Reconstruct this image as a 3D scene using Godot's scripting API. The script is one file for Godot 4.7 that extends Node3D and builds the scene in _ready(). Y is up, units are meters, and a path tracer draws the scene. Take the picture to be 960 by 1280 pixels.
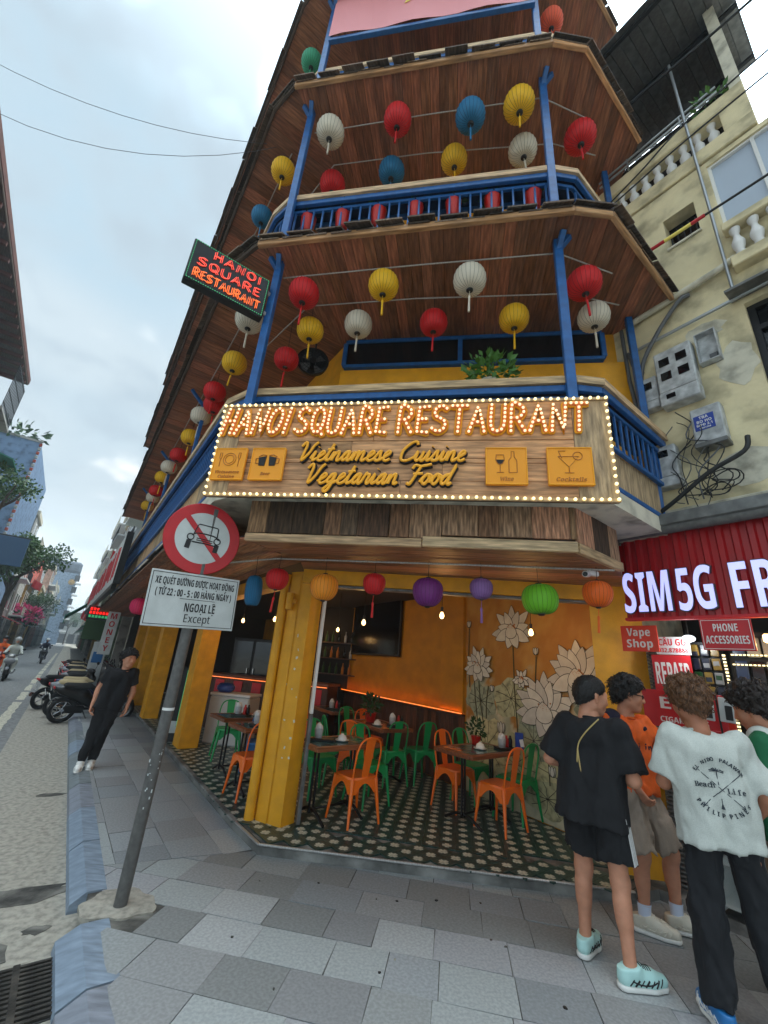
extends Node3D
# A corner restaurant with stacked timber balconies, seen from the pavement.
# World frame: x right, y up, -z ahead of the photographer. STREET is the turn of everything that runs along the street.

const STREET := -0.9512      # local x runs along the street towards the viewer, local z out of the facades
const FRONT := -0.19         # local x runs along the restaurant's front, local z out towards the viewer
const FLOOR := 0.09          # restaurant floor over the pavement

class G:
	var v := PackedVector3Array()
	var n := PackedVector3Array()
	var c := PackedColorArray()
	var ix := PackedInt32Array()
	var x := Transform3D()
	var col := Color.WHITE
	func tri(a: Vector3, b: Vector3, d: Vector3) -> void:
		a = x * a; b = x * b; d = x * d
		var nn := (b - a).cross(d - a).normalized()
		var k := v.size()
		v.append(a); v.append(b); v.append(d)
		for i in 3:
			n.append(nn)
			c.append(col)
		ix.append(k); ix.append(k + 2); ix.append(k + 1)
	func quad(a: Vector3, b: Vector3, d: Vector3, e: Vector3) -> void:
		a = x * a; b = x * b; d = x * d; e = x * e
		var nn := (d - a).cross(e - b).normalized()
		var k := v.size()
		for p in [a, b, d, e]:
			v.append(p); n.append(nn); c.append(col)
		for i in [0, 2, 1, 0, 3, 2]:
			ix.append(k + i)
	func box(o: Vector3, s: Vector3, b := 0.0) -> void:
		var h := s / 2.0
		if b <= 0.0:
			var p := []
			for i in 8:
				p.append(o + Vector3(h.x if i & 1 else -h.x, h.y if i & 2 else -h.y, h.z if i & 4 else -h.z))
			quad(p[4], p[5], p[7], p[6]); quad(p[1], p[0], p[2], p[3])
			quad(p[5], p[1], p[3], p[7]); quad(p[0], p[4], p[6], p[2])
			quad(p[6], p[7], p[3], p[2]); quad(p[0], p[1], p[5], p[4])
			return
		b = minf(b, minf(h.x, minf(h.y, h.z)) * 0.9)
		# three points at each corner, faces, edge strips, corner triangles
		var q := {}
		for i in 8:
			var sg := Vector3(1 if i & 1 else -1, 1 if i & 2 else -1, 1 if i & 4 else -1)
			for ax in 3:
				var e := h - Vector3(b, b, b)
				e[ax] = h[ax]
				q[i * 3 + ax] = o + e * sg
		for ax in 3:
			var u := (ax + 1) % 3
			var w := (ax + 2) % 3
			var bu := 1 << u
			var bw := 1 << w
			var ba := 1 << ax
			for sgn in [0, 1]:
				var base: int = ba if sgn else 0
				var f := [base, base | bu, base | bu | bw, base | bw]
				if not sgn:
					f.reverse()
				quad(q[f[0] * 3 + ax], q[f[1] * 3 + ax], q[f[2] * 3 + ax], q[f[3] * 3 + ax])
			for su in [0, 1]:
				for sw in [0, 1]:
					var e0: int = (bu if su else 0) | (bw if sw else 0)
					var e1: int = e0 | ba
					if su == sw:
						quad(q[e0 * 3 + u], q[e1 * 3 + u], q[e1 * 3 + w], q[e0 * 3 + w])
					else:
						quad(q[e0 * 3 + w], q[e1 * 3 + w], q[e1 * 3 + u], q[e0 * 3 + u])
		for i in 8:
			var odd := ((i & 1) + ((i >> 1) & 1) + ((i >> 2) & 1)) % 2
			if odd:
				tri(q[i * 3], q[i * 3 + 1], q[i * 3 + 2])
			else:
				tri(q[i * 3], q[i * 3 + 2], q[i * 3 + 1])
	func ring_strip(rings: Array, closed_u := true) -> void:
		# rings: arrays of [points, normals]; joins each to the next, smooth
		var k := v.size()
		var m: int = rings[0][0].size()
		for r in rings:
			for j in m:
				v.append(x * r[0][j]); n.append((x.basis * r[1][j]).normalized()); c.append(col)
		for i in rings.size() - 1:
			for j in (m if closed_u else m - 1):
				var a := k + i * m + j
				var b := k + i * m + (j + 1) % m
				ix.append(a); ix.append(a + m); ix.append(b)
				ix.append(b); ix.append(a + m); ix.append(b + m)
	func tube(pts: Array, r, sides := 8, caps := true, flat := 1.0, flat_dir := Vector3.ZERO) -> void:
		var rings := []
		var up := Vector3.ZERO
		for i in pts.size():
			var d: Vector3 = (pts[mini(i + 1, pts.size() - 1)] - pts[maxi(i - 1, 0)]).normalized()
			if up == Vector3.ZERO:
				up = d.cross(Vector3.UP if absf(d.y) < 0.9 else Vector3.RIGHT).normalized()
			up = (up - d * up.dot(d)).normalized()
			var side := d.cross(up)
			var rad: float = r[i] if r is Array else r
			var ps := []
			var ns := []
			for j in sides:
				var a := TAU * j / sides
				var o := up * cos(a) + side * sin(a)
				var off := o * rad
				if flat != 1.0:
					off += flat_dir * off.dot(flat_dir) * (flat - 1.0)
				ps.append(pts[i] + off); ns.append(o)
			rings.append([ps, ns])
		ring_strip(rings)
		if caps:
			for e in [0, rings.size() - 1]:
				var ps: Array = rings[e][0]
				for j in range(1, sides - 1):
					if e == 0:
						tri(ps[0], ps[j], ps[j + 1])
					else:
						tri(ps[0], ps[j + 1], ps[j])
	func lathe(prof: Array, sides := 16, ripple := 0.0, lobes := 0) -> void:
		var rings := []
		for i in prof.size():
			var d: Vector2 = prof[mini(i + 1, prof.size() - 1)] - prof[maxi(i - 1, 0)]
			var nn := Vector2(d.y, -d.x).normalized()
			var ps := []
			var ns := []
			for j in sides:
				var a := -TAU * j / sides
				var rr: float = prof[i].x
				if lobes:
					rr *= 1.0 + ripple * absf(sin(a * lobes / 2.0))
				ps.append(Vector3(cos(a) * rr, prof[i].y, sin(a) * rr)); ns.append(Vector3(cos(a) * nn.x, nn.y, sin(a) * nn.x))
			rings.append([ps, ns])
		ring_strip(rings)
	func prism(poly: PackedVector2Array, z0: float, z1: float) -> void:
		if Geometry2D.is_polygon_clockwise(poly):
			poly = poly.duplicate()
			poly.reverse()
		var tr := Geometry2D.triangulate_polygon(poly)
		for i in range(0, tr.size(), 3):
			var a := poly[tr[i]]
			var b := poly[tr[i + 1]]
			var d := poly[tr[i + 2]]
			if (b - a).cross(d - a) < 0:
				var q := b
				b = d
				d = q
			tri(Vector3(a.x, a.y, z1), Vector3(b.x, b.y, z1), Vector3(d.x, d.y, z1))
			tri(Vector3(a.x, a.y, z0), Vector3(d.x, d.y, z0), Vector3(b.x, b.y, z0))
		for i in poly.size():
			var a := poly[i]
			var b := poly[(i + 1) % poly.size()]
			quad(Vector3(a.x, a.y, z0), Vector3(b.x, b.y, z0), Vector3(b.x, b.y, z1), Vector3(a.x, a.y, z1))
	func slab(poly: PackedVector2Array, y0: float, y1: float) -> void:
		# a polygon in plan (x, z) between two heights
		var keep := x
		x = x * Transform3D(Basis(Vector3(1, 0, 0), Vector3(0, 0, -1), Vector3(0, 1, 0)), Vector3.ZERO)
		var q := PackedVector2Array()
		for p in poly:
			q.append(Vector2(p.x, -p.y))
		prism(q, y0, y1)
		x = keep
	func ball(o: Vector3, r: Vector3, sides := 10, rows := 6) -> void:
		var rings := []
		for i in rows + 1:
			var t := -PI / 2 + PI * i / rows
			var ps := []
			var ns := []
			for j in sides:
				var a := -TAU * j / sides
				var d := Vector3(cos(a) * cos(t), sin(t), sin(a) * cos(t))
				ps.append(o + d * r); ns.append((d / r).normalized())
			rings.append([ps, ns])
		ring_strip(rings)
	func mesh() -> ArrayMesh:
		return add_to(ArrayMesh.new())
	func add_to(m: ArrayMesh) -> ArrayMesh:
		var a := []
		a.resize(Mesh.ARRAY_MAX)
		a[Mesh.ARRAY_VERTEX] = v
		a[Mesh.ARRAY_NORMAL] = n
		a[Mesh.ARRAY_COLOR] = c
		a[Mesh.ARRAY_INDEX] = ix
		m.add_surface_from_arrays(Mesh.PRIMITIVE_TRIANGLES, a)
		return m

var M := {}
var boxes := {}
var names := {}
var rng := RandomNumberGenerator.new()

# ---------------------------------------------------------------- nodes
func numbered(called: String) -> String:
	var k: int = names.get(called, 0)
	names[called] = k + 1
	return called if k == 0 else "%s_%03d" % [called, k]

func tag(o: Node, label: String, category: String, group := "", kind := "") -> Node:
	if label:
		o.set_meta("label", label)
	if category:
		o.set_meta("category", category)
	if group:
		o.set_meta("group", group)
	if kind:
		o.set_meta("kind", kind)
	return o

func thing(called: String, label: String, category: String, at := Vector3.ZERO, turn := 0.0, group := "") -> Node3D:
	var o := Node3D.new()
	o.name = numbered(called)
	add_child(o)
	o.position = at
	o.rotation.y = turn
	tag(o, label, category, group)
	return o

func setting(called: String, at := Vector3.ZERO, turn := 0.0) -> Node3D:
	var o := Node3D.new()
	o.name = numbered(called)
	add_child(o)
	o.position = at
	o.rotation.y = turn
	o.set_meta("kind", "structure")
	return o

func sub(called: String, parent: Node, at := Vector3.ZERO, turn := 0.0) -> Node3D:
	var o := Node3D.new()
	o.name = called
	parent.add_child(o, true)
	o.position = at
	o.rotation.y = turn
	return o

func put(g: G, called: String, m: Material, parent: Node = self, at := Vector3.ZERO) -> MeshInstance3D:
	return put_mesh(g.mesh(), called, m, parent, at)

func put_mesh(me: Mesh, called: String, m: Material, parent: Node = self, at := Vector3.ZERO) -> MeshInstance3D:
	var o := MeshInstance3D.new()
	o.mesh = me
	if m:
		o.material_override = m
	o.name = numbered(called) if parent == self else called
	parent.add_child(o, true)
	o.position = at
	return o

func copy(o: Node3D, label := "") -> Node3D:
	var base: String = o.name
	var rx := RegEx.create_from_string("_\\d{3}$")
	base = rx.sub(base, "")
	var r: Node3D = o.duplicate()
	r.name = numbered(base)
	add_child(r)
	if label:
		r.set_meta("label", label)
	return r

func box_mesh(s: Vector3, bevel := 0.004) -> Mesh:
	var key := "%.3f_%.3f_%.3f_%.4f" % [s.x, s.y, s.z, bevel]
	if not boxes.has(key):
		var g := G.new()
		g.box(Vector3.ZERO, s, bevel)
		boxes[key] = g.mesh()
	return boxes[key]

func bx(called: String, m: Material, parent: Node, at: Vector3, s: Vector3, bevel := 0.004, rot := Vector3.ZERO) -> MeshInstance3D:
	var o := put_mesh(box_mesh(s, bevel), called, m, parent, at)
	if rot != Vector3.ZERO:
		o.rotation = rot
	return o

func bar(called: String, m: Material, parent: Node, a: Vector3, b: Vector3, w: float, h: float, bevel := 0.004) -> MeshInstance3D:
	# a square bar from a to b
	var o := put_mesh(box_mesh(Vector3(snappedf(a.distance_to(b), 0.001), h, w), bevel), called, m, parent, (a + b) / 2.0)
	var d := (b - a).normalized()
	var z := d.cross(Vector3.UP)
	z = Vector3(0, 0, 1) if z.length() < 0.01 else z.normalized()
	o.basis = Basis(d, z.cross(d), z)
	return o

func pipe(called: String, m: Material, parent: Node, pts: Array, r, sides := 8) -> MeshInstance3D:
	var g := G.new()
	g.tube(pts, r, sides)
	return put(g, called, m, parent)

func smooth(pts: Array, steps := 6) -> Array:
	# Catmull-Rom through the points
	var out := []
	for i in pts.size() - 1:
		var p0 = pts[maxi(i - 1, 0)]
		var p1 = pts[i]
		var p2 = pts[i + 1]
		var p3 = pts[mini(i + 2, pts.size() - 1)]
		for s in steps:
			var t := float(s) / steps
			out.append(0.5 * (2.0 * p1 + (p2 - p0) * t + (2.0 * p0 - 5.0 * p1 + 4.0 * p2 - p3) * t * t + (3.0 * p1 - p0 - 3.0 * p2 + p3) * t * t * t))
	out.append(pts[-1])
	return out

# ---------------------------------------------------------------- lettering
var fonts := {}
func font(bold := true, serif := false) -> Font:
	var key := "%s%s" % [bold, serif]
	if not fonts.has(key):
		var f := SystemFont.new()
		f.font_names = PackedStringArray(["Droid Serif" if serif else "Droid Sans"])
		f.font_weight = 700 if bold else 400
		fonts[key] = f
	return fonts[key]

func text(called: String, words: String, height: float, m: Material, parent: Node, at: Vector3, narrow := 1.0, bold := true, serif := false, depth := 0.004, slant := 0.0, fit := 0.0) -> MeshInstance3D:
	# height is the height of a capital
	var t := TextMesh.new()
	t.text = words
	t.font = font(bold, serif)
	t.font_size = 64
	t.pixel_size = height / (64.0 * 0.714)
	t.depth = depth
	t.curve_step = 2.0
	var o := MeshInstance3D.new()
	o.mesh = t
	o.material_override = m
	o.name = called
	parent.add_child(o, true)
	if fit > 0.0:
		narrow = fit / maxf(t.get_aabb().size.x, 0.001)
	o.transform = Transform3D(Basis(Vector3(narrow, 0, 0), Vector3(slant, 1, 0), Vector3(0, 0, 1)), at)
	return o

# strokes of hand-drawn capitals in a 1 x 1 box
const CAPS := {
	"H": [[[.1, 0], [.1, 1]], [[.85, 0], [.85, 1]], [[.1, .5], [.85, .5]]],
	"A": [[[0, 0], [.5, 1], [.95, 0]], [[.2, .36], [.8, .36]]],
	"N": [[[.08, 0], [.12, 1], [.85, 0], [.9, 1]]],
	"O": [[[.5, 1], [.16, .85], [.05, .5], [.16, .15], [.5, 0], [.84, .15], [.95, .5], [.84, .85], [.5, 1]]],
	"I": [[[.5, 0], [.5, 1]]],
	"S": [[[.9, .88], [.55, 1], [.18, .85], [.2, .62], [.55, .5], [.85, .36], [.82, .12], [.45, 0], [.05, .12]]],
	"Q": [[[.5, 1], [.16, .85], [.05, .5], [.16, .15], [.5, 0], [.84, .15], [.95, .5], [.84, .85], [.5, 1]], [[.55, .3], [1, -.08]]],
	"U": [[[.08, 1], [.08, .3], [.25, .04], [.5, 0], [.75, .05], [.92, .3], [.92, 1]]],
	"R": [[[.1, 0], [.1, 1], [.6, .98], [.85, .76], [.6, .52], [.12, .48]], [[.42, .5], [.95, 0]]],
	"E": [[[.9, 1], [.12, .97], [.1, .03], [.92, 0]], [[.12, .52], [.75, .52]]],
	"T": [[[0, 1], [1, 1]], [[.5, 1], [.5, 0]]],
}
# joined-up writing: each letter one line starting and ending on the baseline, then extra marks
const SCRIPT := {
	"V": [.95, [[.02, 1.15], [.2, 1.5], [.34, 1.2], [.36, .6], [.42, .02], [.7, .6], [.82, 1.2], [1.0, 1.5]]],
	"C": [1.0, [[.95, 1.25], [.8, 1.5], [.5, 1.35], [.2, .8], [.25, .15], [.55, 0], [.85, .15], [1.0, .3]]],
	"F": [.85, [[.12, .1], [.3, .0], [.42, .4], [.6, 1.4]], [[.15, 1.15], [.25, 1.42], [.6, 1.35], [1.15, 1.5]], [[.3, .75], [.85, .8]]],
	"i": [.36, [[0, .15], [.16, .75], [.14, .2], [.2, .02], [.36, .15]], [[.22, 1.08], [.24, 1.12]]],
	"e": [.52, [[0, .15], [.25, .38], [.4, .6], [.28, .76], [.12, .5], [.14, .12], [.3, 0], [.52, .15]]],
	"t": [.4, [[0, .15], [.2, .8], [.26, 1.35], [.14, .4], [.2, .02], [.4, .15]], [[.0, .9], [.42, .95]]],
	"n": [.66, [[0, .15], [.1, .72], [.12, .02], [.2, .5], [.38, .75], [.44, .5], [.44, .1], [.52, .0], [.66, .15]]],
	"m": [.95, [[0, .15], [.1, .72], [.12, .02], [.2, .5], [.36, .75], [.4, .45], [.4, .02], [.48, .5], [.66, .75], [.71, .5], [.71, .1], [.8, 0], [.95, .15]]],
	"a": [.62, [[0, .15], [.2, .55], [.42, .74], [.2, .68], [.08, .3], [.18, .02], [.36, .25], [.44, .72], [.42, .15], [.5, 0], [.62, .15]]],
	"s": [.48, [[0, .15], [.24, .78], [.3, .5], [.36, .15], [.2, 0], [.08, .1], [.3, .02], [.48, .15]]],
	"u": [.66, [[0, .15], [.12, .74], [.12, .2], [.24, 0], [.42, .3], [.46, .74], [.45, .12], [.54, 0], [.66, .15]]],
	"g": [.6, [[0, .15], [.2, .55], [.42, .74], [.2, .68], [.08, .3], [.18, .04], [.36, .25], [.44, .72], [.38, -.3], [.2, -.62], [.08, -.4], [.4, .0], [.6, .15]]],
	"r": [.48, [[0, .15], [.12, .8], [.2, .68], [.34, .68], [.3, .2], [.36, .0], [.48, .15]]],
	"o": [.56, [[0, .15], [.1, .5], [.3, .76], [.44, .4], [.28, 0], [.1, .3], [.28, .72], [.56, .6]]],
	"d": [.66, [[0, .4], [.2, .6], [.42, .74], [.2, .68], [.08, .3], [.18, .02], [.38, .3], [.6, 1.45], [.44, .3], [.5, 0], [.66, .15]]],
}

func cap_width(ch: String) -> float:
	return {"I": 0.32, " ": 0.42, "E": 0.72, "T": 0.85, "N": 0.85, "H": 0.85}.get(ch, 0.9)

func v3(p, s: float, at: Vector3, slant: float, w := 1.0) -> Vector3:
	return at + Vector3((p[0] * w + p[1] * slant) * s, p[1] * s, 0)

# ---------------------------------------------------------------- materials
func noise(freq: float, octaves := 4, seed_ := 1, kind := FastNoiseLite.TYPE_SIMPLEX_SMOOTH) -> FastNoiseLite:
	var f := FastNoiseLite.new()
	f.noise_type = kind
	f.frequency = freq
	f.fractal_octaves = octaves
	f.seed = seed_
	return f

var textures := {}
func tex(key: String, freq: float, lo: float, hi: float, size := 256, octaves := 5, normal := 0.0, mid := -1.0) -> NoiseTexture2D:
	if not textures.has(key):
		var t := NoiseTexture2D.new()
		t.width = size
		t.height = size
		t.seamless = true
		t.noise = noise(freq, octaves, key.hash() % 1000)
		if normal > 0.0:
			t.as_normal_map = true
			t.bump_strength = normal
		else:
			var g := Gradient.new()
			g.offsets = PackedFloat32Array([0.0, 0.5, 1.0])
			var m := (lo + hi) / 2.0 if mid < 0.0 else mid
			g.colors = PackedColorArray([Color(lo, lo, lo), Color(m, m, m), Color(hi, hi, hi)])
			t.color_ramp = g
		textures[key] = t
	return textures[key]

func mat(key: String, c: Color, rough := 0.7, metal := 0.0) -> StandardMaterial3D:
	var m := StandardMaterial3D.new()
	m.resource_name = key
	m.albedo_color = c
	m.roughness = rough
	m.metallic = metal
	M[key] = m
	return m

func tri_map(m: StandardMaterial3D, scale: Vector3, color: Texture2D, bump: Texture2D = null, bump_scale := 0.5, offset := Vector3.ZERO, in_world := false) -> StandardMaterial3D:
	m.uv1_triplanar = true
	m.uv1_world_triplanar = in_world
	m.uv1_scale = scale
	m.uv1_offset = offset
	m.albedo_texture = color
	if bump:
		m.normal_enabled = true
		m.normal_texture = bump
		m.normal_scale = bump_scale
	return m

func glow(key: String, c: Color, e: float, base := Color(0.8, 0.8, 0.8)) -> StandardMaterial3D:
	var m := mat(key, base, 0.4)
	m.emission_enabled = true
	m.emission = c
	m.emission_energy_multiplier = e
	return m

func variants(key: String, count: int, base: Color, spread: float, rough: float, scale: Vector3, color: Texture2D, bump: Texture2D = null, bump_scale := 0.5, hue := 0.02) -> Array:
	var out := []
	for i in count:
		var k := 1.0 + spread * (2.0 * float(i) / maxf(count - 1, 1) - 1.0)
		var c := Color(base.r * k * (1.0 + hue * sin(i * 2.4)), base.g * k, base.b * k * (1.0 - hue * cos(i * 1.7)))
		var m := mat("%s_%d" % [key, i], c.clamp(), rough)
		tri_map(m, scale, color, bump, bump_scale, Vector3(i * 0.37, i * 0.61, i * 0.23))
		out.append(m)
	M[key] = out
	return out

func pick(key: String) -> Material:
	var a: Array = M[key]
	return a[rng.randi() % a.size()]

# ---------------------------------------------------------------- camera, sky, sun
func make_camera() -> void:
	var cam := Camera3D.new()
	cam.name = "camera"
	add_child(cam)
	var pitch := deg_to_rad(20.11)
	var roll := deg_to_rad(4.608)
	var fwd := Vector3(0, sin(pitch), -cos(pitch))
	var up0 := Vector3(0, cos(pitch), sin(pitch))
	var up := cos(roll) * up0 - sin(roll) * Vector3.RIGHT
	var right := sin(roll) * up0 + cos(roll) * Vector3.RIGHT
	cam.transform = Transform3D(Basis(right, up, -fwd), Vector3(0, 1.75, 0))
	cam.fov = 102.354
	cam.near = 0.05
	cam.far = 900.0
	cam.current = true

func make_sky() -> void:
	var w := 1024
	var h := 512
	var im := Image.create_empty(w, h, false, Image.FORMAT_RGBF)
	var big := noise(1.1, 5, 11)
	var small := noise(2.6, 5, 5)
	var wisp := noise(0.5, 3, 23)
	var sun := Vector3(0.42, 0.86, -0.30).normalized()
	for j in h:
		var t := PI * (j + 0.5) / h
		for i in w:
			var a := TAU * (i + 0.5) / w
			var d := Vector3(sin(a) * sin(t), cos(t), -cos(a) * sin(t))
			var c := Color(0.30, 0.31, 0.31)
			if d.y > -0.02:
				# cloud deck seen in perspective
				var k := 1.0 / (maxf(d.y, 0.0) + 0.16)
				var p := Vector3(d.x * k, 0.3, d.z * k)
				var b := big.get_noise_3dv(p + 0.4 * Vector3(small.get_noise_3dv(p * 0.8), 0, small.get_noise_3dv(p * 0.8 + Vector3(7, 0, 3)))) * 0.75 + small.get_noise_3dv(p) * 0.35
				var thin := smoothstep(0.16, 0.56, b)        # brighter, thinner cloud
				var thick := smoothstep(0.02, -0.42, b)      # grey bellies
				var blue := smoothstep(0.12, 0.42, wisp.get_noise_3dv(p + Vector3(31, 0, 9))) * (1.0 - thick)
				var v := Vector3(0.50, 0.59, 0.65)
				v = v.lerp(Vector3(0.40, 0.49, 0.56), thick)
				v = v.lerp(Vector3(0.33, 0.49, 0.61), blue * 0.55)
				v = v.lerp(Vector3(0.98, 1.0, 1.0), thin)
				var s := maxf(d.dot(sun), 0.0)
				v *= 1.0 + 0.55 * pow(s, 8.0) + 6.0 * pow(s, 26.0) + 4.6 * smoothstep(0.80, 0.97, d.y) * clampf(0.75 + 1.6 * b, 0.25, 1.5)
				v *= 0.50
				v = v.lerp(Vector3(0.60, 0.68, 0.72), smoothstep(0.30, 0.0, d.y) * 0.7)
				c = Color(v.x, v.y, v.z)
			im.set_pixel(i, j, c)
	var sky := Sky.new()
	var m := PanoramaSkyMaterial.new()
	m.panorama = ImageTexture.create_from_image(im)
	sky.sky_material = m
	var e := Environment.new()
	e.background_mode = Environment.BG_SKY
	e.sky = sky
	e.tonemap_mode = Environment.TONE_MAPPER_LINEAR
	e.tonemap_exposure = 2.85
	e.sdfgi_enabled = true
	e.ssao_enabled = true
	e.ssil_enabled = true
	e.fog_enabled = true
	e.fog_density = 0.0022
	e.fog_light_color = Color(0.86, 0.92, 0.96)
	var we := WorldEnvironment.new()
	we.name = "world"
	we.environment = e
	add_child(we)
	var l := DirectionalLight3D.new()
	l.name = "sun"
	l.light_energy = 0.4
	l.light_color = Color(1.0, 0.97, 0.92)
	l.light_angular_distance = 14.0
	l.shadow_enabled = true
	add_child(l)
	l.look_at_from_position(sun * 50.0, Vector3.ZERO)

# ---------------------------------------------------------------- materials
func make_materials() -> void:
	var fine := tex("fine", 0.06, 0.72, 1.0)
	var mottle := tex("mottle", 0.012, 0.6, 1.0)
	var grain := tex("grain", 0.03, 0.58, 1.0, 256, 5)
	var stain := tex("stain", 0.008, 0.35, 1.0, 256, 6)
	var speck := tex("speck", 0.16, 0.55, 1.0, 512, 3)
	var bump := tex("bump", 0.05, 0, 1, 256, 5, 3.0)
	var fibre := tex("fibre", 0.03, 0, 1, 256, 5, 4.0)
	var wood := Vector3(0.35, 3.2, 3.2)
	variants("ceiling_wood", 7, Color(0.67, 0.44, 0.31), 0.13, 0.55, wood, grain, fibre, 0.5, 0.04)
	variants("shingle", 6, Color(0.46, 0.39, 0.33), 0.30, 0.9, wood, grain, fibre, 0.9, 0.03)
	variants("sign_wood", 4, Color(0.88, 0.67, 0.47), 0.09, 0.7, Vector3(0.3, 2.6, 2.6), grain, fibre, 0.5, 0.02)
	variants("fascia_wood", 7, Color(0.66, 0.51, 0.385), 0.42, 0.85, Vector3(4.2, 0.5, 4.2), tex("weathered", 0.03, 0.42, 1.0, 256, 6), fibre, 0.9, 0.05)
	variants("panel_wood", 5, Color(0.84, 0.70, 0.53), 0.12, 0.8, Vector3(3.0, 0.4, 3.0), grain, fibre, 0.6, 0.03)
	variants("cap_wood", 3, Color(0.92, 0.78, 0.60), 0.07, 0.7, wood, grain, fibre, 0.4, 0.02)
	variants("wainscot", 4, Color(0.42, 0.26, 0.17), 0.2, 0.5, Vector3(3.0, 0.4, 3.0), grain, fibre, 0.5, 0.03)
	variants("table_wood", 3, Color(0.60, 0.35, 0.20), 0.12, 0.4, wood, grain, fibre, 0.3, 0.03)
	variants("slab_stone", 9, Color(0.61, 0.625, 0.63), 0.125, 0.62, Vector3(1.6, 1.6, 1.6), tex("stone", 0.045, 0.82, 1.0, 512, 6), bump, 0.10, 0.012)
	variants("kerb_stone", 4, Color(0.56, 0.60, 0.64), 0.10, 0.6, Vector3(0.5, 2.2, 2.2), tex("kerb", 0.03, 0.72, 1.0, 256, 6), bump, 0.18, 0.04)
	tri_map(mat("mortar", Color(0.52, 0.51, 0.48), 0.95), Vector3(1.5, 1.5, 1.5), stain, bump, 0.6)
	tri_map(mat("asphalt", Color(0.54, 0.545, 0.54), 0.9), Vector3(0.7, 0.7, 0.7), tex("tar", 0.02, 0.72, 1.0, 512, 7), tex("tarbump", 0.2, 0, 1, 512, 3, 2.0), 0.5)
	tri_map(mat("cement", Color(0.67, 0.65, 0.60), 0.9), Vector3(0.9, 0.9, 0.9), tex("cementmap", 0.03, 0.70, 1.0, 512, 7, 0.0, 0.90), bump, 0.5)
	tri_map(mat("line_paint", Color(0.80, 0.78, 0.70), 0.8), Vector3(0.8, 0.8, 0.8), tex("worn", 0.03, 0.55, 1.0, 512, 6, 0.0, 0.92), bump, 0.3)
	tri_map(mat("step", Color(0.64, 0.64, 0.62), 0.85), Vector3(0.9, 0.9, 0.9), stain, bump, 0.6)
	tri_map(mat("edge_steel", Color(0.80, 0.80, 0.79), 0.4), Vector3(3, 3, 3), fine)
	M["edge_steel"].metallic = 0.6
	tri_map(mat("yellow", Color(0.93, 0.655, 0.06), 0.55), Vector3(0.9, 0.9, 0.9), tex("paint", 0.015, 0.86, 1.0, 256, 6), bump, 0.12)
	tri_map(mat("ochre", Color(0.80, 0.54, 0.06), 0.6), Vector3(0.7, 0.7, 0.7), tex("paint2", 0.015, 0.80, 1.0, 256, 6), bump, 0.15)
	tri_map(mat("blue", Color(0.09, 0.37, 0.64), 0.45), Vector3(1.5, 1.5, 1.5), tex("bluepaint", 0.02, 0.80, 1.0, 256, 5), bump, 0.08)
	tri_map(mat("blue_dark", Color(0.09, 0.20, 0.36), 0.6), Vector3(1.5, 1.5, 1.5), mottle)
	tri_map(mat("tile_green", Color(0.20, 0.325, 0.30), 0.35), Vector3(4, 4, 4), tex("tilemap", 0.03, 0.7, 1.0))
	tri_map(mat("tile_cream", Color(0.88, 0.88, 0.80), 0.4), Vector3(4, 4, 4), textures["tilemap"])
	tri_map(mat("grout", Color(0.20, 0.22, 0.20), 0.9), Vector3(2, 2, 2), fine)
	tri_map(mat("cream_wall", Color(0.92, 0.865, 0.70), 0.9), Vector3(0.30, 0.30, 0.30), tex("limewash", 0.012, 0.62, 1.0, 512, 7, 0.0, 0.93), bump, 0.25)
	tri_map(mat("cream_pale", Color(0.86, 0.84, 0.76), 0.9), Vector3(0.5, 0.5, 0.5), textures["limewash"], bump, 0.3)
	tri_map(mat("grey_metal", Color(0.50, 0.505, 0.50), 0.5), Vector3(1.2, 1.2, 1.2), tex("zinc", 0.02, 0.7, 1.0, 256, 6), bump, 0.1)
	M["grey_metal"].metallic = 0.35
	tri_map(mat("meter_box", Color(0.80, 0.815, 0.82), 0.6), Vector3(1.5, 1.5, 1.5), textures["zinc"])
	mat("steel_pipe", Color(0.66, 0.68, 0.69), 0.35, 0.7)
	tri_map(mat("pole_grey", Color(0.40, 0.395, 0.385), 0.55), Vector3(2, 2, 2), tex("polemap", 0.03, 0.72, 1.0))
	mat("bark_spot", Color(0.30, 0.26, 0.22), 0.9)
	mat("white", Color(0.86, 0.86, 0.85), 0.55)
	tri_map(mat("sign_white", Color(0.80, 0.825, 0.82), 0.5), Vector3(1.5, 1.5, 1.5), tex("signmap", 0.01, 0.9, 1.0))
	tri_map(mat("sign_red", Color(0.76, 0.09, 0.13), 0.45), Vector3(2, 2, 2), textures["signmap"])
	mat("black", Color(0.055, 0.055, 0.06), 0.5)
	mat("rubber", Color(0.06, 0.06, 0.06), 0.85)
	mat("iron", Color(0.09, 0.09, 0.095), 0.45, 0.3)
	mat("cable", Color(0.10, 0.105, 0.11), 0.6)
	mat("cable_grey", Color(0.36, 0.37, 0.38), 0.6)
	mat("chrome", Color(0.75, 0.76, 0.77), 0.18, 1.0)
	tri_map(mat("red_sheet", Color(0.66, 0.055, 0.085), 0.38), Vector3(1, 1, 1), textures["signmap"])
	mat("sign_orange_red", Color(0.82, 0.22, 0.12), 0.5)
	mat("gold", Color(0.96, 0.665, 0.09), 0.45)
	mat("gold_deep", Color(0.93, 0.60, 0.04), 0.45)
	mat("gold_line", Color(0.68, 0.40, 0.02), 0.5)
	mat("letter_red", Color(0.88, 0.46, 0.16), 0.5)
	mat("orange_paint", Color(0.95, 0.44, 0.08), 0.32)
	mat("green_paint", Color(0.06, 0.60, 0.32), 0.32)
	mat("blue_paint", Color(0.12, 0.42, 0.66), 0.35)
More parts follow.
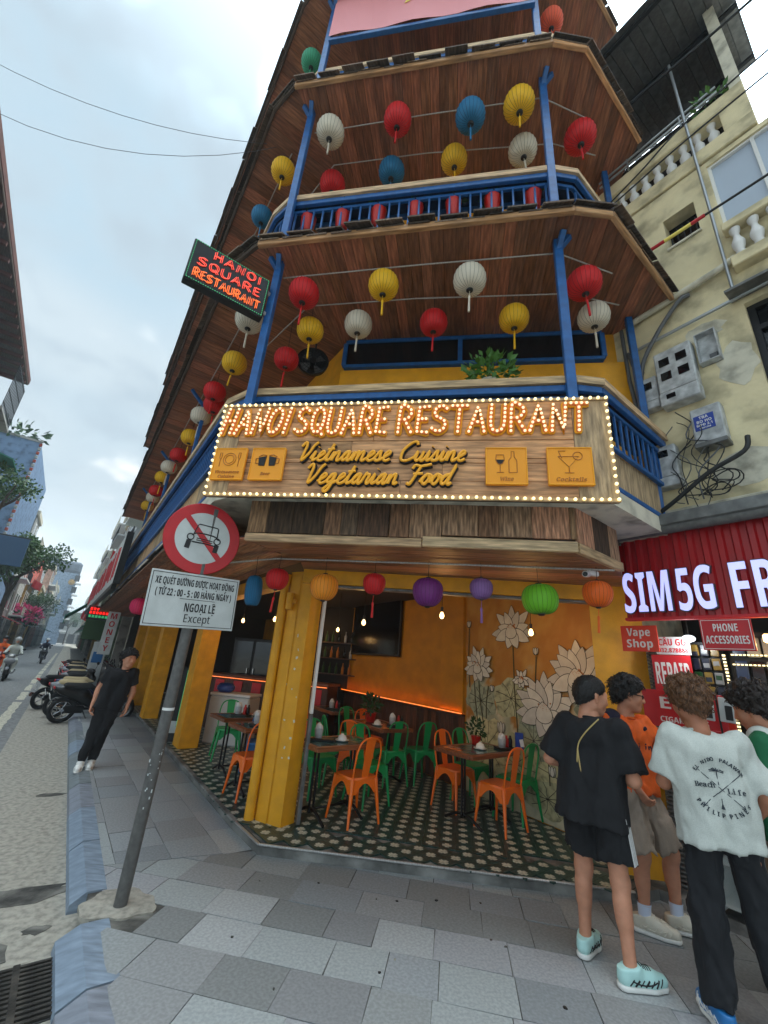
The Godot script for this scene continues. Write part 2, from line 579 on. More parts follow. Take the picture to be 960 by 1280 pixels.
	mat("dark_room", Color(0.11, 0.095, 0.085), 0.8)
	mat("glass_dark", Color(0.05, 0.055, 0.06), 0.08)
	mat("screen", Color(0.02, 0.022, 0.06), 0.12)
	mat("porcelain", Color(0.88, 0.88, 0.86), 0.2)
	mat("cooler", Color(0.78, 0.80, 0.80), 0.35)
	mat("blue_plastic", Color(0.20, 0.32, 0.62), 0.3)
	mat("tabletop", Color(0.20, 0.34, 0.35), 0.15)
	mat("leaf_green", Color(0.24, 0.42, 0.12), 0.55)
	mat("leaf_dark", Color(0.13, 0.27, 0.09), 0.6)
	mat("pot_red", Color(0.72, 0.12, 0.08), 0.4)
	mat("frosted", Color(0.66, 0.71, 0.77), 0.3)
	mat("banner_pink", Color(0.90, 0.60, 0.62), 0.7)
	mat("banner_star", Color(0.93, 0.85, 0.42), 0.7)
	mat("bulb_off", Color(0.93, 0.89, 0.74), 0.25)
	glow("bulb", Color(1.0, 0.90, 0.62), 0.7, Color(0.9, 0.86, 0.7))
	glow("bulb_letter", Color(1.0, 0.88, 0.68), 0.45, Color(0.9, 0.8, 0.66))
	glow("lamp_warm", Color(1.0, 0.80, 0.50), 2.5)
	glow("lamp_cool", Color(0.92, 0.97, 1.0), 1.0)
	glow("led_amber", Color(1.0, 0.44, 0.06), 0.8)
	glow("led_white", Color(1.0, 0.9, 0.62), 0.7)
	glow("led_red", Color(1.0, 0.12, 0.08), 0.6, Color(0.4, 0.05, 0.05))
	glow("led_green", Color(0.35, 0.9, 0.6), 0.16, Color(0.1, 0.32, 0.2))
	glow("neon_orange", Color(1.0, 0.42, 0.16), 0.45, Color(0.8, 0.4, 0.2))
	glow("neon_pink", Color(1.0, 0.30, 0.22), 0.40, Color(0.8, 0.3, 0.25))
	glow("letter_lilac", Color(0.66, 0.68, 1.0), 0.36, Color(0.8, 0.8, 0.9))
	mat("letter_side", Color(0.22, 0.20, 0.22), 0.5)
	for a in [["red", Color(0.80, 0.05, 0.07)], ["yellow", Color(0.92, 0.72, 0.05)], ["white", Color(0.84, 0.81, 0.74)], ["blue", Color(0.07, 0.42, 0.60)], ["amber", Color(0.95, 0.58, 0.10)], ["purple", Color(0.44, 0.12, 0.44)], ["lilac", Color(0.52, 0.36, 0.60)], ["green", Color(0.42, 0.72, 0.10)], ["orange", Color(0.92, 0.40, 0.05)], ["mint", Color(0.20, 0.60, 0.45)], ["coral", Color(0.90, 0.36, 0.22)], ["pink", Color(0.85, 0.12, 0.36)]]:
		var m := mat("silk_" + a[0], a[1], 0.6)
		m.backlight_enabled = true
		m.backlight = Color(a[1].r * 0.5, a[1].g * 0.5, a[1].b * 0.5)
		m.rim_enabled = true
		m.rim = 0.3
		mat("rib_" + a[0], a[1].darkened(0.28), 0.7)

# ---------------------------------------------------------------- ground
var K_IN := [Vector2(-1.84, -3.81), Vector2(-2.81, -5.25), Vector2(-3.91, -6.86)]
const SDIR := Vector2(-0.569, -0.822)        # along the street, away from the viewer
const SOUT := Vector2(-0.822, 0.569)         # out of the street facades

func make_ground() -> void:
	var g := G.new()
	g.box(Vector3(0, -0.45, 0), Vector3(900, 0.1, 900))
	var o := put(g, "ground", M["cement"])
	o.set_meta("kind", "structure")
	# road with its cement gutter along the kerb
	var rd := setting("road")
	var a := Vector2(-2.06, -3.91)
	var near := a - SDIR * 14.0
	var far := a + SDIR * 160.0
	g = G.new()
	g.slab(PackedVector2Array([near + SOUT * 0.95, far + SOUT * 0.95, far + SOUT * 9.0, near + SOUT * 9.0]), -0.40, -0.115)
	put(g, "asphalt", M["asphalt"], rd)
	g = G.new()
	g.slab(PackedVector2Array([near - SOUT * 0.4, far - SOUT * 0.4, far + SOUT * 0.95, near + SOUT * 0.95]), -0.40, -0.11)
	put(g, "gutter", M["cement"], rd)
	rng.seed = 4
	# worn edge line, laid in strokes whose edges wander
	var s := 0.9
	while s < 60.0:
		var len_ := 2.3
		g = G.new()
		var poly := PackedVector2Array()
		for k in 9:
			poly.append(a + SDIR * (s + len_ * k / 8.0) + SOUT * (1.16 + rng.randf_range(-0.02, 0.02)))
		for k in 9:
			poly.append(a + SDIR * (s + len_ * (8 - k) / 8.0) + SOUT * (1.34 + rng.randf_range(-0.025, 0.025)))
		g.slab(poly, -0.115, -0.109)
		put(g, "road_line", M["line_paint"], rd)
		s += len_ + (0.02 if s < 9 else 0.6)
	# cracked patches of darker mortar in the gutter
	for p in [[0.35, 0.42, 0.9, 0.16], [-0.35, 0.55, 0.55, 0.2], [1.3, 0.75, 0.25, 0.1], [2.9, 0.2, 0.3, 0.08], [-0.2, 0.2, 0.18, 0.05]]:
		g = G.new()
		var poly := PackedVector2Array()
		for k in 14:
			var t: float = TAU * k / 14.0
			poly.append(a + SDIR * (p[0] + cos(t) * p[3] * rng.randf_range(0.6, 1.25)) + SOUT * (p[1] + sin(t) * p[2] * 0.5 * rng.randf_range(0.6, 1.2)))
		g.slab(poly, -0.111, -0.106)
		put(g, "cement_patch", M["mortar"], rd)
	# pavement: bedding and one piece for each slab
	var pv := setting("pavement")
	g = G.new()
	var edge := PackedVector2Array([Vector2(-8, 7), Vector2(-0.8, -2.2), Vector2(-1.34, -2.95), Vector2(-1.84, -3.72), Vector2(-1.84, -3.81) + SDIR * 90.0, Vector2(-1.84, -3.81) + SDIR * 90.0 - SOUT * 30.0, Vector2(9, -6), Vector2(14, 7)])
	g.slab(edge, -0.38, -0.006)
	put(g, "bedding", M["mortar"], pv)
	var limit := PackedVector2Array([Vector2(-2.2, 2.2), Vector2(-0.70, -2.3), Vector2(-1.22, -2.92), Vector2(-1.60, -3.46), Vector2(-1.80, -3.81), Vector2(-2.1, -4.28), Vector2(-0.95, -4.78), Vector2(2.3, -4.42), Vector2(4.1, -5.2), Vector2(8.0, 0.0), Vector2(6, 2.2)])
	laid(pv, limit, FRONT, Vector2(-0.2, -2.2), 0.44, 0.34, 4.6, 3.4, Vector2(-1.64, -3.78))
	var limit2 := PackedVector2Array([Vector2(-2.1, -4.29), Vector2(-1.84, -3.81) + SDIR * 0.58, Vector2(-1.84, -3.81) + SDIR * 26.0, Vector2(-1.28, -5.19) + SDIR * 26.0, Vector2(-1.30, -5.21), Vector2(-0.97, -4.79)])
	laid(pv, limit2, STREET, Vector2(-3.4, -7.0), 0.60, 0.42, 26.0, 3.0, Vector2(99, 99))
	# rough cement collar at the foot of the sign pole
	g = G.new()
	var collar := PackedVector2Array()
	for k in 40:
		var t := TAU * k / 40.0
		collar.append(Vector2(-1.66, -3.77) + Vector2(cos(t) * 0.25, sin(t) * 0.20) * (1.0 + 0.10 * sin(t * 3.0 + 1.0) + 0.06 * sin(t * 7.0) + rng.randf_range(-0.03, 0.03)))
	g.slab(collar, -0.02, 0.006)
	put(g, "cement_collar", M["cement"], pv)
	# trodden gum, splashes of paint and dead leaves
	for k in 18:
		var c := Vector2(rng.randf_range(-1.0, 2.0), rng.randf_range(-4.3, -2.4))
		var r := rng.randf_range(0.004, 0.013)
		var blot := PackedVector2Array()
		for q in 9:
			blot.append(c + Vector2(cos(TAU * q / 9.0), sin(TAU * q / 9.0)) * r * rng.randf_range(0.6, 1.3))
		g = G.new()
		g.slab(blot, 0.0, 0.0052)
		put(g, "spot", [M["mortar"], M["black"], M["line_paint"], M["bark_spot"]][k % 4 if k % 4 != 2 or k < 12 else 0], pv)
	# kerb stones
	var kb := thing("kerb", "worn blue-grey stone kerb along the pavement edge", "kerb")
	var along := [0.0]
	var line := [Vector2(-0.66, -2.02), Vector2(-0.98, -2.47), Vector2(-1.36, -2.99), Vector2(-1.75, -3.53), Vector2(-1.94, -3.88)]
	for k in 30:
		line.append(Vector2(-1.94, -3.88) + SDIR * (0.98 * (k + 1)))
	for k in line.size() - 1:
		if k == 3:
			continue
		var p: Vector2 = line[k]
		var q: Vector2 = line[k + 1]
		var d := (q - p).normalized()
		var out := Vector2(d.y, -d.x)
		if out.x > 0:
			out = -out
		p += d * 0.008
		q -= d * 0.008
		var w := 0.11 if k > 3 else 0.14
		g = G.new()
		var mid := (p + q) / 2.0
		g.x = Transform3D(Basis(Vector3(d.x, 0, d.y), Vector3.UP, Vector3(d.x, 0, d.y).cross(Vector3.UP)), Vector3.ZERO)
		var zs := 1.0 if (g.x.basis.z.x * out.x + g.x.basis.z.z * out.y) > 0 else -1.0
		var prof := [Vector2(-w, -0.3), Vector2(-w, 0.004), Vector2(0.02, 0.006), Vector2(w, -0.055), Vector2(w + 0.03, -0.3)]
		var poly := PackedVector2Array()
		for pp in prof:
			poly.append(Vector2(pp.x * zs, pp.y))
		var L := p.distance_to(q)
		# extrude the section along the stone
		var keep := g.x
		g.x = g.x * Transform3D(Basis(Vector3(0, 0, 1), Vector3(0, 1, 0), Vector3(-1, 0, 0)), Vector3.ZERO)
		g.prism(poly, -L / 2, L / 2)
		g.x = keep
		var o2 := put(g, "kerb_stone", pick("kerb_stone"), kb, Vector3(mid.x, rng.randf_range(-0.006, 0.004), mid.y))
	# drain grating in the gutter
	var dg := thing("drain_grate", "rusty slotted iron drain grating beside the kerb", "drain grate", Vector3(-1.80, -0.106, -3.06), -0.9512)
	bx("frame", M["cement"], dg, Vector3(0, -0.03, 0), Vector3(0.62, 0.06, 0.62), 0.006)
	var gm := tri_map(mat("grate_iron", Color(0.33, 0.31, 0.28), 0.7, 0.3), Vector3(3, 3, 3), textures["stain"], textures["bump"], 0.5)
	bx("plate", M["black"], dg, Vector3(0, 0.003, 0), Vector3(0.52, 0.008, 0.50), 0.002)
	for k in 13:
		bx("grate_bar", gm, dg, Vector3(-0.24 + 0.04 * k, 0.012, 0), Vector3(0.018, 0.016, 0.50), 0.003)
	for k in 3:
		bx("cross_bar", gm, dg, Vector3(0, 0.013, -0.235 + 0.235 * k), Vector3(0.52, 0.018, 0.035), 0.003)

func laid(pv: Node3D, limit: PackedVector2Array, turn: float, origin: Vector2, sx: float, sz: float, run: float, deep: float, skip: Vector2) -> void:
	var ex := Vector2(cos(turn), -sin(turn))
	var ez := Vector2(sin(turn), cos(turn))
	var r := -int(deep / sz)
	while r * sz < deep:
		var s := -run + sx * rng.randf()
		while s < run:
			var w := sx * rng.randf_range(0.72, 1.22)
			var j := 0.0028
			var q := PackedVector2Array()
			for cnr in [[s + j, r * sz + j], [s + w - j, r * sz + j], [s + w - j, (r + 1) * sz - j], [s + j, (r + 1) * sz - j]]:
				q.append(origin + ex * (cnr[0] + rng.randf_range(-0.003, 0.003)) + ez * (cnr[1] + rng.randf_range(-0.003, 0.003)))
			s += w
			for piece in Geometry2D.intersect_polygons(q, limit):
				var mid := Vector2.ZERO
				for p in piece:
					mid += p
				mid /= piece.size()
				if mid.distance_to(skip) < 0.10 or piece.size() < 3:
					continue
				var area := 0.0
				for k in piece.size():
					area += piece[k].cross(piece[(k + 1) % piece.size()])
				if absf(area) < 0.01 or mid.length() > 30 or mid.y > 1.0:
					continue
				var g := G.new()
				var local := PackedVector2Array()
				var inv := Transform3D(Basis(Vector3.UP, turn), Vector3(mid.x, 0, mid.y)).affine_inverse()
				for p in piece:
					var l3 := inv * Vector3(p.x, 0, p.y)
					local.append(Vector2(l3.x, l3.z))
				var top := rng.randf_range(-0.002, 0.003)
				g.slab(local, -0.03, top)
				var o := put(g, "paving_slab", pick("slab_stone"), pv, Vector3(mid.x, 0, mid.y))
				o.rotation = Vector3(rng.randf_range(-0.004, 0.004), turn, rng.randf_range(-0.004, 0.004))
		r += 1

# ---------------------------------------------------------------- the restaurant
const A1 := Vector2(-0.91, -4.70)           # corner of the step, then its chamfer
const A2 := Vector2(-1.28, -5.19)
const FB := Vector2(2.40, -4.36)            # right end of the front step
const PARTY := Vector2(2.93, -4.80)         # party wall on the right, running back
const PDIR := Vector2(-0.515, -0.857)
var RB: Node3D
const RO := Vector3(-0.9, 0, -4.7)

func v2(p: Vector2, y: float) -> Vector3:
	return Vector3(p.x, y, p.y) - RO

func offset_line(q: Array, d: float) -> Array:
	var out := []
	for i in q.size():
		var p: Vector2 = q[i]
		var d0: Vector2 = (q[i] - q[i - 1]).normalized() if i > 0 else (q[1] - q[0]).normalized()
		var d1: Vector2 = (q[i + 1] - q[i]).normalized() if i < q.size() - 1 else d0
		var n0 := Vector2(-d0.y, d0.x)
		var n1 := Vector2(-d1.y, d1.x)
		var m := (n0 + n1).normalized()
		out.append(p + m * d / maxf(m.dot(n0), 0.4))
	return out

func planks(parent: Node, called: String, region: PackedVector2Array, dir: Vector2, width: float, y: float, thick: float, key: String, gap := 0.004) -> void:
	var side := Vector2(-dir.y, dir.x)
	var lo := 1e9
	var hi := -1e9
	var l0 := 1e9
	var l1 := -1e9
	for p in region:
		lo = minf(lo, p.dot(side)); hi = maxf(hi, p.dot(side))
		l0 = minf(l0, p.dot(dir)); l1 = maxf(l1, p.dot(dir))
	var s := lo
	while s < hi:
		var w := width * rng.randf_range(0.92, 1.08)
		var q := PackedVector2Array([dir * l0 + side * (s + gap), dir * l1 + side * (s + gap), dir * l1 + side * (s + w), dir * l0 + side * (s + w)])
		s += w
		for piece in Geometry2D.intersect_polygons(q, region):
			if piece.size() < 3:
				continue
			var mid := Vector2.ZERO
			for p in piece:
				mid += p
			mid /= piece.size()
			var local := PackedVector2Array()
			for p in piece:
				local.append(Vector2((p - mid).dot(dir), (p - mid).dot(side)))
			var g := G.new()
			g.slab(local, 0, thick)
			var o := put(g, called, pick(key), parent, v2(mid, y + rng.randf_range(-0.003, 0.003)))
			o.basis = Basis(Vector3(dir.x, 0, dir.y), Vector3.UP, Vector3(dir.x, 0, dir.y).cross(Vector3.UP))

func shingles(parent: Node, q: Array, a: float, ya: float, b: float, yb: float, width: float, key: String, until := 12.0, ragged := 0.05) -> void:
	var inner := offset_line(q, a)
	var outer := offset_line(q, b)
	for i in q.size() - 1:
		var p0: Vector2 = inner[i]
		var p1: Vector2 = inner[i + 1]
		var r0: Vector2 = outer[i]
		var r1: Vector2 = outer[i + 1]
		var long_ := r0.distance_to(r1) > 6.0
		var n := maxi(1, int(round(r0.distance_to(r1) / (width * (2.2 if long_ else 1.0)))))
		for k in n:
			var t0 := float(k) / n
			var t1 := float(k + 1) / n
			var m0 := p0.lerp(p1, (t0 + t1) / 2)
			if m0.distance_to(Vector2(-1.5, -3.5)) > until and m0.x < 0:
				continue
			var A := v2(p0.lerp(p1, t0 + (0.0005 if long_ else 0.008)), ya)
			var B := v2(p0.lerp(p1, t1 - (0.0005 if long_ else 0.008)), ya)
			var e := rng.randf_range(-0.3, 1.0) * ragged * (0.5 if long_ else 1.0)
			var y := yb + rng.randf_range(-0.012, 0.012)
			var C := v2(r0.lerp(r1, t0 + (0.0005 if long_ else 0.008)), y)
			var D := v2(r0.lerp(r1, t1 - (0.0005 if long_ else 0.008)), y + rng.randf_range(-0.006, 0.006))
			var d := ((C - A).normalized() + (D - B).normalized()) * 0.5
			C += d * e
			D += d * e
			var mid := (A + B + C + D) / 4.0
			var up := Vector3(0, 0.022, 0)
			var g := G.new()
			# local x runs down the shingle, for its grain
			var ex := d.normalized()
			var ez := ex.cross(Vector3.UP).normalized()
			var inv := Basis(ex, ez.cross(ex), ez).inverse()
			var c := []
			for pt in [A, B, D, C]:
				c.append(inv * (pt - mid))
			for pt in [A, B, D, C]:
				c.append(inv * (pt + up - mid))
			g.quad(c[4], c[7], c[6], c[5]); g.quad(c[0], c[1], c[2], c[3])
			for s in 4:
				g.quad(c[s], c[s + 4], c[(s + 1) % 4 + 4], c[(s + 1) % 4])
			var o := put(g, "shingle", pick(key), parent, mid)
			o.basis = inv.inverse()

func rail_line(parent: Node, called: String, m: Material, q: Array, y: float, w: float, h: float, y_off := 0.0) -> void:
	for i in q.size() - 1:
		bar(called, m, parent, v2(q[i], y), v2(q[i + 1], y), w, h, 0.006)

func make_restaurant() -> void:
	rng.seed = 21
	RB = thing("restaurant_building", "tall corner restaurant with stacked timber balconies, blue railings and yellow pillars", "building", RO)
	var far := A2 + SDIR * 15.0
	var pfar := PARTY + PDIR * 14.0
	# step and floor
	var base := sub("base_step", RB)
	var g := G.new()
	var plan := PackedVector2Array([A1, A2, far, pfar, PARTY + Vector2(0.1, 0.2), FB])
	g.slab(plan, -0.2, FLOOR - 0.012)
	g.x = Transform3D()
	put(g, "step", M["step"], base, -RO)
	rail_line(base, "steel_edge", M["edge_steel"], offset_line([A2, A1, FB], 0.004), FLOOR - 0.006, 0.03, 0.018)
	rail_line(base, "stone_edge", M["step"], offset_line([far, A2], 0.0), FLOOR - 0.008, 0.06, 0.02)
	# floor tiles
	floor_tiles()
	# pillars
	var pm: Material = M["yellow"]
	var pl := sub("corner_pillar", RB)
	g = G.new()
	g.slab(PackedVector2Array([Vector2(-1.12, -5.30), Vector2(-0.98, -5.20), Vector2(-0.80, -5.10), Vector2(-0.69, -5.27), Vector2(-1.0, -5.62)]), FLOOR, 2.76)
	put(g, "shaft", pm, pl, -RO)
	g = G.new()
	g.slab(PackedVector2Array([Vector2(-1.09, -5.285), Vector2(-0.985, -5.205), Vector2(-0.965, -5.18), Vector2(-1.10, -5.26)]), FLOOR, 2.70)
	put(g, "batten", pm, pl, -RO)
	pipe("downpipe", pm, pl, [v2(Vector2(-1.17, -5.27), FLOOR), v2(Vector2(-1.17, -5.27), 2.72)], 0.055, 14)
	pipe("pipe_collar", pm, pl, [v2(Vector2(-1.07, -5.17), 2.28), v2(Vector2(-1.07, -5.17), 2.48)], 0.045, 12)
	bx("pipe_bracket", pm, pl, v2(Vector2(-1.03, -5.2), 2.38), Vector3(0.08, 0.05, 0.1))
	bx("door_channel", M["white"], pl, v2(Vector2(-0.645, -5.22), 1.95), Vector3(0.035, 1.6, 0.05), 0.004, Vector3(0, 0.5, 0))
	bx("door_channel_foot", M["grey_metal"], pl, v2(Vector2(-0.645, -5.22), 0.62), Vector3(0.04, 1.04, 0.055), 0.004, Vector3(0, 0.5, 0))
	for k in 16:
		# chips in the paint of the pillar
		var fp := Vector2(-0.98, -5.20).lerp(Vector2(-0.80, -5.10), rng.randf()) + Vector2(-0.45, 0.89) * 0.002
		bx("paint_chip", M["cream_pale"], pl, v2(fp, rng.randf_range(0.2, 2.0)), Vector3(rng.randf_range(0.008, 0.03), rng.randf_range(0.01, 0.035), 0.003), 0.0, Vector3(0, -0.51, rng.randf_range(-0.5, 0.5)))
	for p in [Vector2(-3.22, -8.46), Vector2(-5.30, -11.25), Vector2(-6.72, -13.28), Vector2(-7.9, -14.95)]:
		var o := bx("pillar", pm, RB, v2(p, 1.425), Vector3(0.42, 2.67, 0.34), 0.008, Vector3(0, STREET, 0))
	g = G.new()
	g.slab(PackedVector2Array([Vector2(2.40, -4.68), Vector2(2.93, -4.60), Vector2(3.05, -4.95), Vector2(2.62, -5.03)]), 0.0, 2.9)
	put(g, "front_pier", pm, RB, -RO)
	# beams over the openings
	bar("beam", pm, RB, v2(Vector2(-0.92, -5.17), 2.69), v2(Vector2(2.7, -4.78), 2.69), 0.22, 0.17)
	bar("door_track", M["grey_metal"], RB, v2(Vector2(-0.80, -5.13), 2.585), v2(Vector2(2.6, -4.76), 2.585), 0.1, 0.03)
	bar("beam", M["ochre"], RB, v2(Vector2(-1.22, -5.42), 2.67), v2(Vector2(-1.22, -5.42) + SDIR * 13.5, 2.67), 0.2, 0.18)
	# room: party wall with wainscot, inner ceiling, back wall
	var room := sub("dining_room", RB)
	g = G.new()
	var nin := Vector2(PDIR.y, -PDIR.x)      # into the room
	if nin.x > 0:
		nin = -nin
	g.slab(PackedVector2Array([PARTY, pfar, pfar - nin * 0.2, PARTY - nin * 0.2]), FLOOR - 0.02, 3.2)
	put(g, "party_wall", M["ochre"], room, -RO)
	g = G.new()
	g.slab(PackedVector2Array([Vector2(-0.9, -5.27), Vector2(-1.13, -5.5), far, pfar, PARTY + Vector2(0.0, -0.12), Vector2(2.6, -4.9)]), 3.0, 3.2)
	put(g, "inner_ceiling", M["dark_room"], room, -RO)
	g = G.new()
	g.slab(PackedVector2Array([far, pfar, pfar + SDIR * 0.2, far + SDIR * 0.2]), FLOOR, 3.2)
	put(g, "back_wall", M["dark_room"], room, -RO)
	# a darker return wall half way down the room carries the shelves of the bar
	# inner pilaster, LED strip, wainscot planks
	var w0 := PARTY + PDIR * 2.72
	g = G.new()
	g.slab(PackedVector2Array([w0 + nin * 0.0, w0 + PDIR * 0.55, w0 + PDIR * 0.55 + nin * 0.06, w0 + nin * 0.06]), 1.12, 3.0)
	put(g, "pilaster", M["ochre"], room, -RO)
	bar("led_strip", M["led_amber"], room, v2(w0 + nin * 0.085, 1.105), v2(PARTY + PDIR * 9.0 + nin * 0.085, 1.105), 0.012, 0.012, 0.0)
	bar("wainscot_cap", pick("wainscot"), room, v2(w0 + nin * 0.05, 1.075), v2(PARTY + PDIR * 9.0 + nin * 0.05, 1.075), 0.1, 0.03)
	var s := 2.72
	while s < 9.0:
		var wd := rng.randf_range(0.10, 0.13)
		var c := PARTY + PDIR * (s + wd / 2) + nin * 0.02
		bx("wainscot_plank", pick("wainscot"), room, v2(c, 0.575), Vector3(wd - 0.004, 0.965, 0.03), 0.004, Vector3(0, atan2(PDIR.x, PDIR.y) + PI / 2, 0))
		s += wd
	var li := AreaLight3D.new()
	li.name = "strip_light"
	room.add_child(li)
	li.area_size = Vector2(6.2, 0.02)
	var lx := Vector3(PDIR.x, 0, PDIR.y)
	li.transform = Transform3D(Basis(lx, Vector3.UP.cross(lx), Vector3.DOWN), v2(PARTY + PDIR * 5.85 + nin * 0.085, 1.125))
	li.light_color = Color(1.0, 0.46, 0.10)
	li.light_energy = 0.10
	li.shadow_enabled = true
	# front wall of the upper floors, over the step line, and the wall along the street
	var up := sub("upper_walls", RB)
	g = G.new()
	g.slab(PackedVector2Array([Vector2(-0.76, -4.73), Vector2(-0.76, -4.73) + SDIR * 15.0, pfar, PARTY + Vector2(0.35, 0.3), Vector2(2.9, -4.12)]), 3.25, 5.52)
	put(g, "wall", M["yellow"], up, -RO)
	g = G.new()
	g.slab(PackedVector2Array([Vector2(-0.76, -4.83), Vector2(-0.76, -4.83) + SDIR * 15.0, pfar, PARTY + Vector2(0.35, 0.2), Vector2(2.9, -4.22)]), 5.52, 13.0)
	put(g, "wall", M["yellow"], up, -RO)
	# transom window with a blue frame
	var win := sub("transom_window", RB)
	var wa := Vector2(-0.72, -4.72)
	var wb := Vector2(2.62, -4.155)
	bar("pane", M["glass_dark"], win, v2(wa, 5.78), v2(wb, 5.78), 0.03, 0.40, 0.0)
	bar("sill", M["blue"], win, v2(wa, 5.56), v2(wb, 5.56), 0.09, 0.05)
	bar("head", M["blue"], win, v2(wa, 5.985), v2(wb, 5.985), 0.08, 0.05)
	for t in [0.0, 0.47, 1.0]:
		var c3: Vector2 = wa.lerp(wb, t)
		bx("mullion", M["blue"], win, v2(c3, 5.77), Vector3(0.06, 0.37, 0.085), 0.004, Vector3(0, -0.168, 0))
	# stacked balconies
	var q1 := [Vector2(-1.79, -3.88) + SDIR * 13.0, Vector2(-1.79, -3.88), Vector2(-1.51, -3.67), Vector2(1.65, -3.06), Vector2(1.89, -3.07), Vector2(3.01, -3.89)]
	var q2 := [Vector2(-1.72, -3.74) + SDIR * 13.0, Vector2(-1.72, -3.74), Vector2(-1.49, -3.55), Vector2(1.58, -2.98), Vector2(1.86, -3.0), Vector2(2.95, -3.80)]
	canopy()
	balcony(q1, 4.33, 3.32, 6.05, 1)
	balcony(q2, 7.14, 6.26, 8.85, 2)
	balcony(q2, 9.94, 9.06, 11.7, 3)
	# national flag banner hung between the posts of the top balcony
	var bn := thing("flag_banner", "large faded red banner with a yellow star hung across the top balcony", "banner", Vector3(-1.42, 10.62, -3.43), -0.183)
	g = G.new()
	var cols := 14
	for i in cols:
		var x0 := 3.0 * i / cols
		var x1 := 3.0 * (i + 1) / cols
		var z0 := 0.015 * sin(i * 1.3)
		var z1 := 0.015 * sin((i + 1) * 1.3)
		g.quad(Vector3(x0, 0, z0), Vector3(x1, 0, z1), Vector3(x1, 2.2, z1), Vector3(x0, 2.2, z0))
	put(g, "cloth", M["banner_pink"], bn)
	g = G.new()
	var star := PackedVector2Array()
	for k in 10:
		var r := 0.62 if k % 2 == 0 else 0.26
		star.append(Vector2(1.5, 1.0) + Vector2(sin(TAU * k / 10), cos(TAU * k / 10)) * r)
	g.prism(star, 0.018, 0.024)
	put(g, "star", M["banner_star"], bn)
	bx("lower_rail", M["blue"], bn, Vector3(1.5, -0.05, -0.04), Vector3(3.0, 0.07, 0.06))
	bx("upper_rail", M["blue"], bn, Vector3(1.5, 2.22, -0.04), Vector3(3.0, 0.07, 0.06))

func floor_tiles() -> void:
	var fl := sub("tiled_floor", RB)
	var ts := 0.165
	# one tile: dark green square with a cream cross
	var g := G.new()
	g.box(Vector3(0, -0.006, 0), Vector3(ts - 0.003, 0.012, ts - 0.003))
	var me := g.mesh()
	var cross := PackedVector2Array()
	var a := 0.046
	var b := 0.021
	for p in [[b, a], [b, b], [a, b], [a, -b], [b, -b], [b, -a], [-b, -a], [-b, -b], [-a, -b], [-a, b], [-b, b], [-b, a]]:
		cross.append(Vector2(p[0], p[1]))
	var c := G.new()
	c.slab(cross, 0.0, 0.0012)
	c.add_to(me)
	me.surface_set_material(0, M["tile_green"])
	me.surface_set_material(1, M["tile_cream"])
	var room := PackedVector2Array(offset_line([FB, A1, A2, A2 + SDIR * 13.0, PARTY + PDIR * 12.0, PARTY, FB], 0.03))
	var ex := Vector2(cos(FRONT), -sin(FRONT))
	var ez := Vector2(sin(FRONT), cos(FRONT))
	var o := Vector2(-0.3, -4.9)
	var spots := []
	for i in range(-60, 30):
		for j in range(-80, 6):
			var p := o + ex * (i * ts) + ez * (j * ts)
			if Geometry2D.is_point_in_polygon(p, room) and p.y > -15.0 and (p - FB).dot(Vector2(0.105, -0.9945)) > 0.42:
				spots.append([p, FRONT])
	# a border of tiles laid on the diagonal inside the front step
	var d45 := FRONT + 0.06 + PI / 4
	var fx := Vector2(cos(d45), -sin(d45))
	var fz := Vector2(sin(d45), cos(d45))
	for i in range(-30, 30):
		for j in range(-30, 30):
			var p := Vector2(0.7, -4.75) + fx * (i * ts) + fz * (j * ts)
			var dd := (p - FB).dot(Vector2(0.105, -0.9945))
			if Geometry2D.is_point_in_polygon(p, room) and dd > 0.02 and dd <= 0.40:
				spots.append([p, d45])
	spots.sort_custom(func(p, q): return p[0].length() < q[0].length())
	var rest := []
	for k in spots.size():
		var p: Vector2 = spots[k][0]
		if k < 290:
			var m := put_mesh(me, "tile", null, fl, v2(p, FLOOR + (0.0006 if spots[k][1] != FRONT else 0.0)))
			m.rotation.y = spots[k][1]
		else:
			rest.append(Transform3D(Basis(Vector3.UP, spots[k][1]), v2(p, FLOOR)))
	var mm := MultiMesh.new()
	mm.transform_format = MultiMesh.TRANSFORM_3D
	mm.mesh = me
	mm.instance_count = rest.size()
	for k in rest.size():
		mm.set_instance_transform(k, rest[k])
	var mi := MultiMeshInstance3D.new()
	mi.multimesh = mm
	mi.name = "far_tiles"
	mi.set_meta("kind", "stuff")
	fl.add_child(mi)
	var gg := G.new()
	gg.slab(room, FLOOR - 0.012, FLOOR - 0.006)
	put(gg, "grout_bed", M["grout"], fl, -RO)

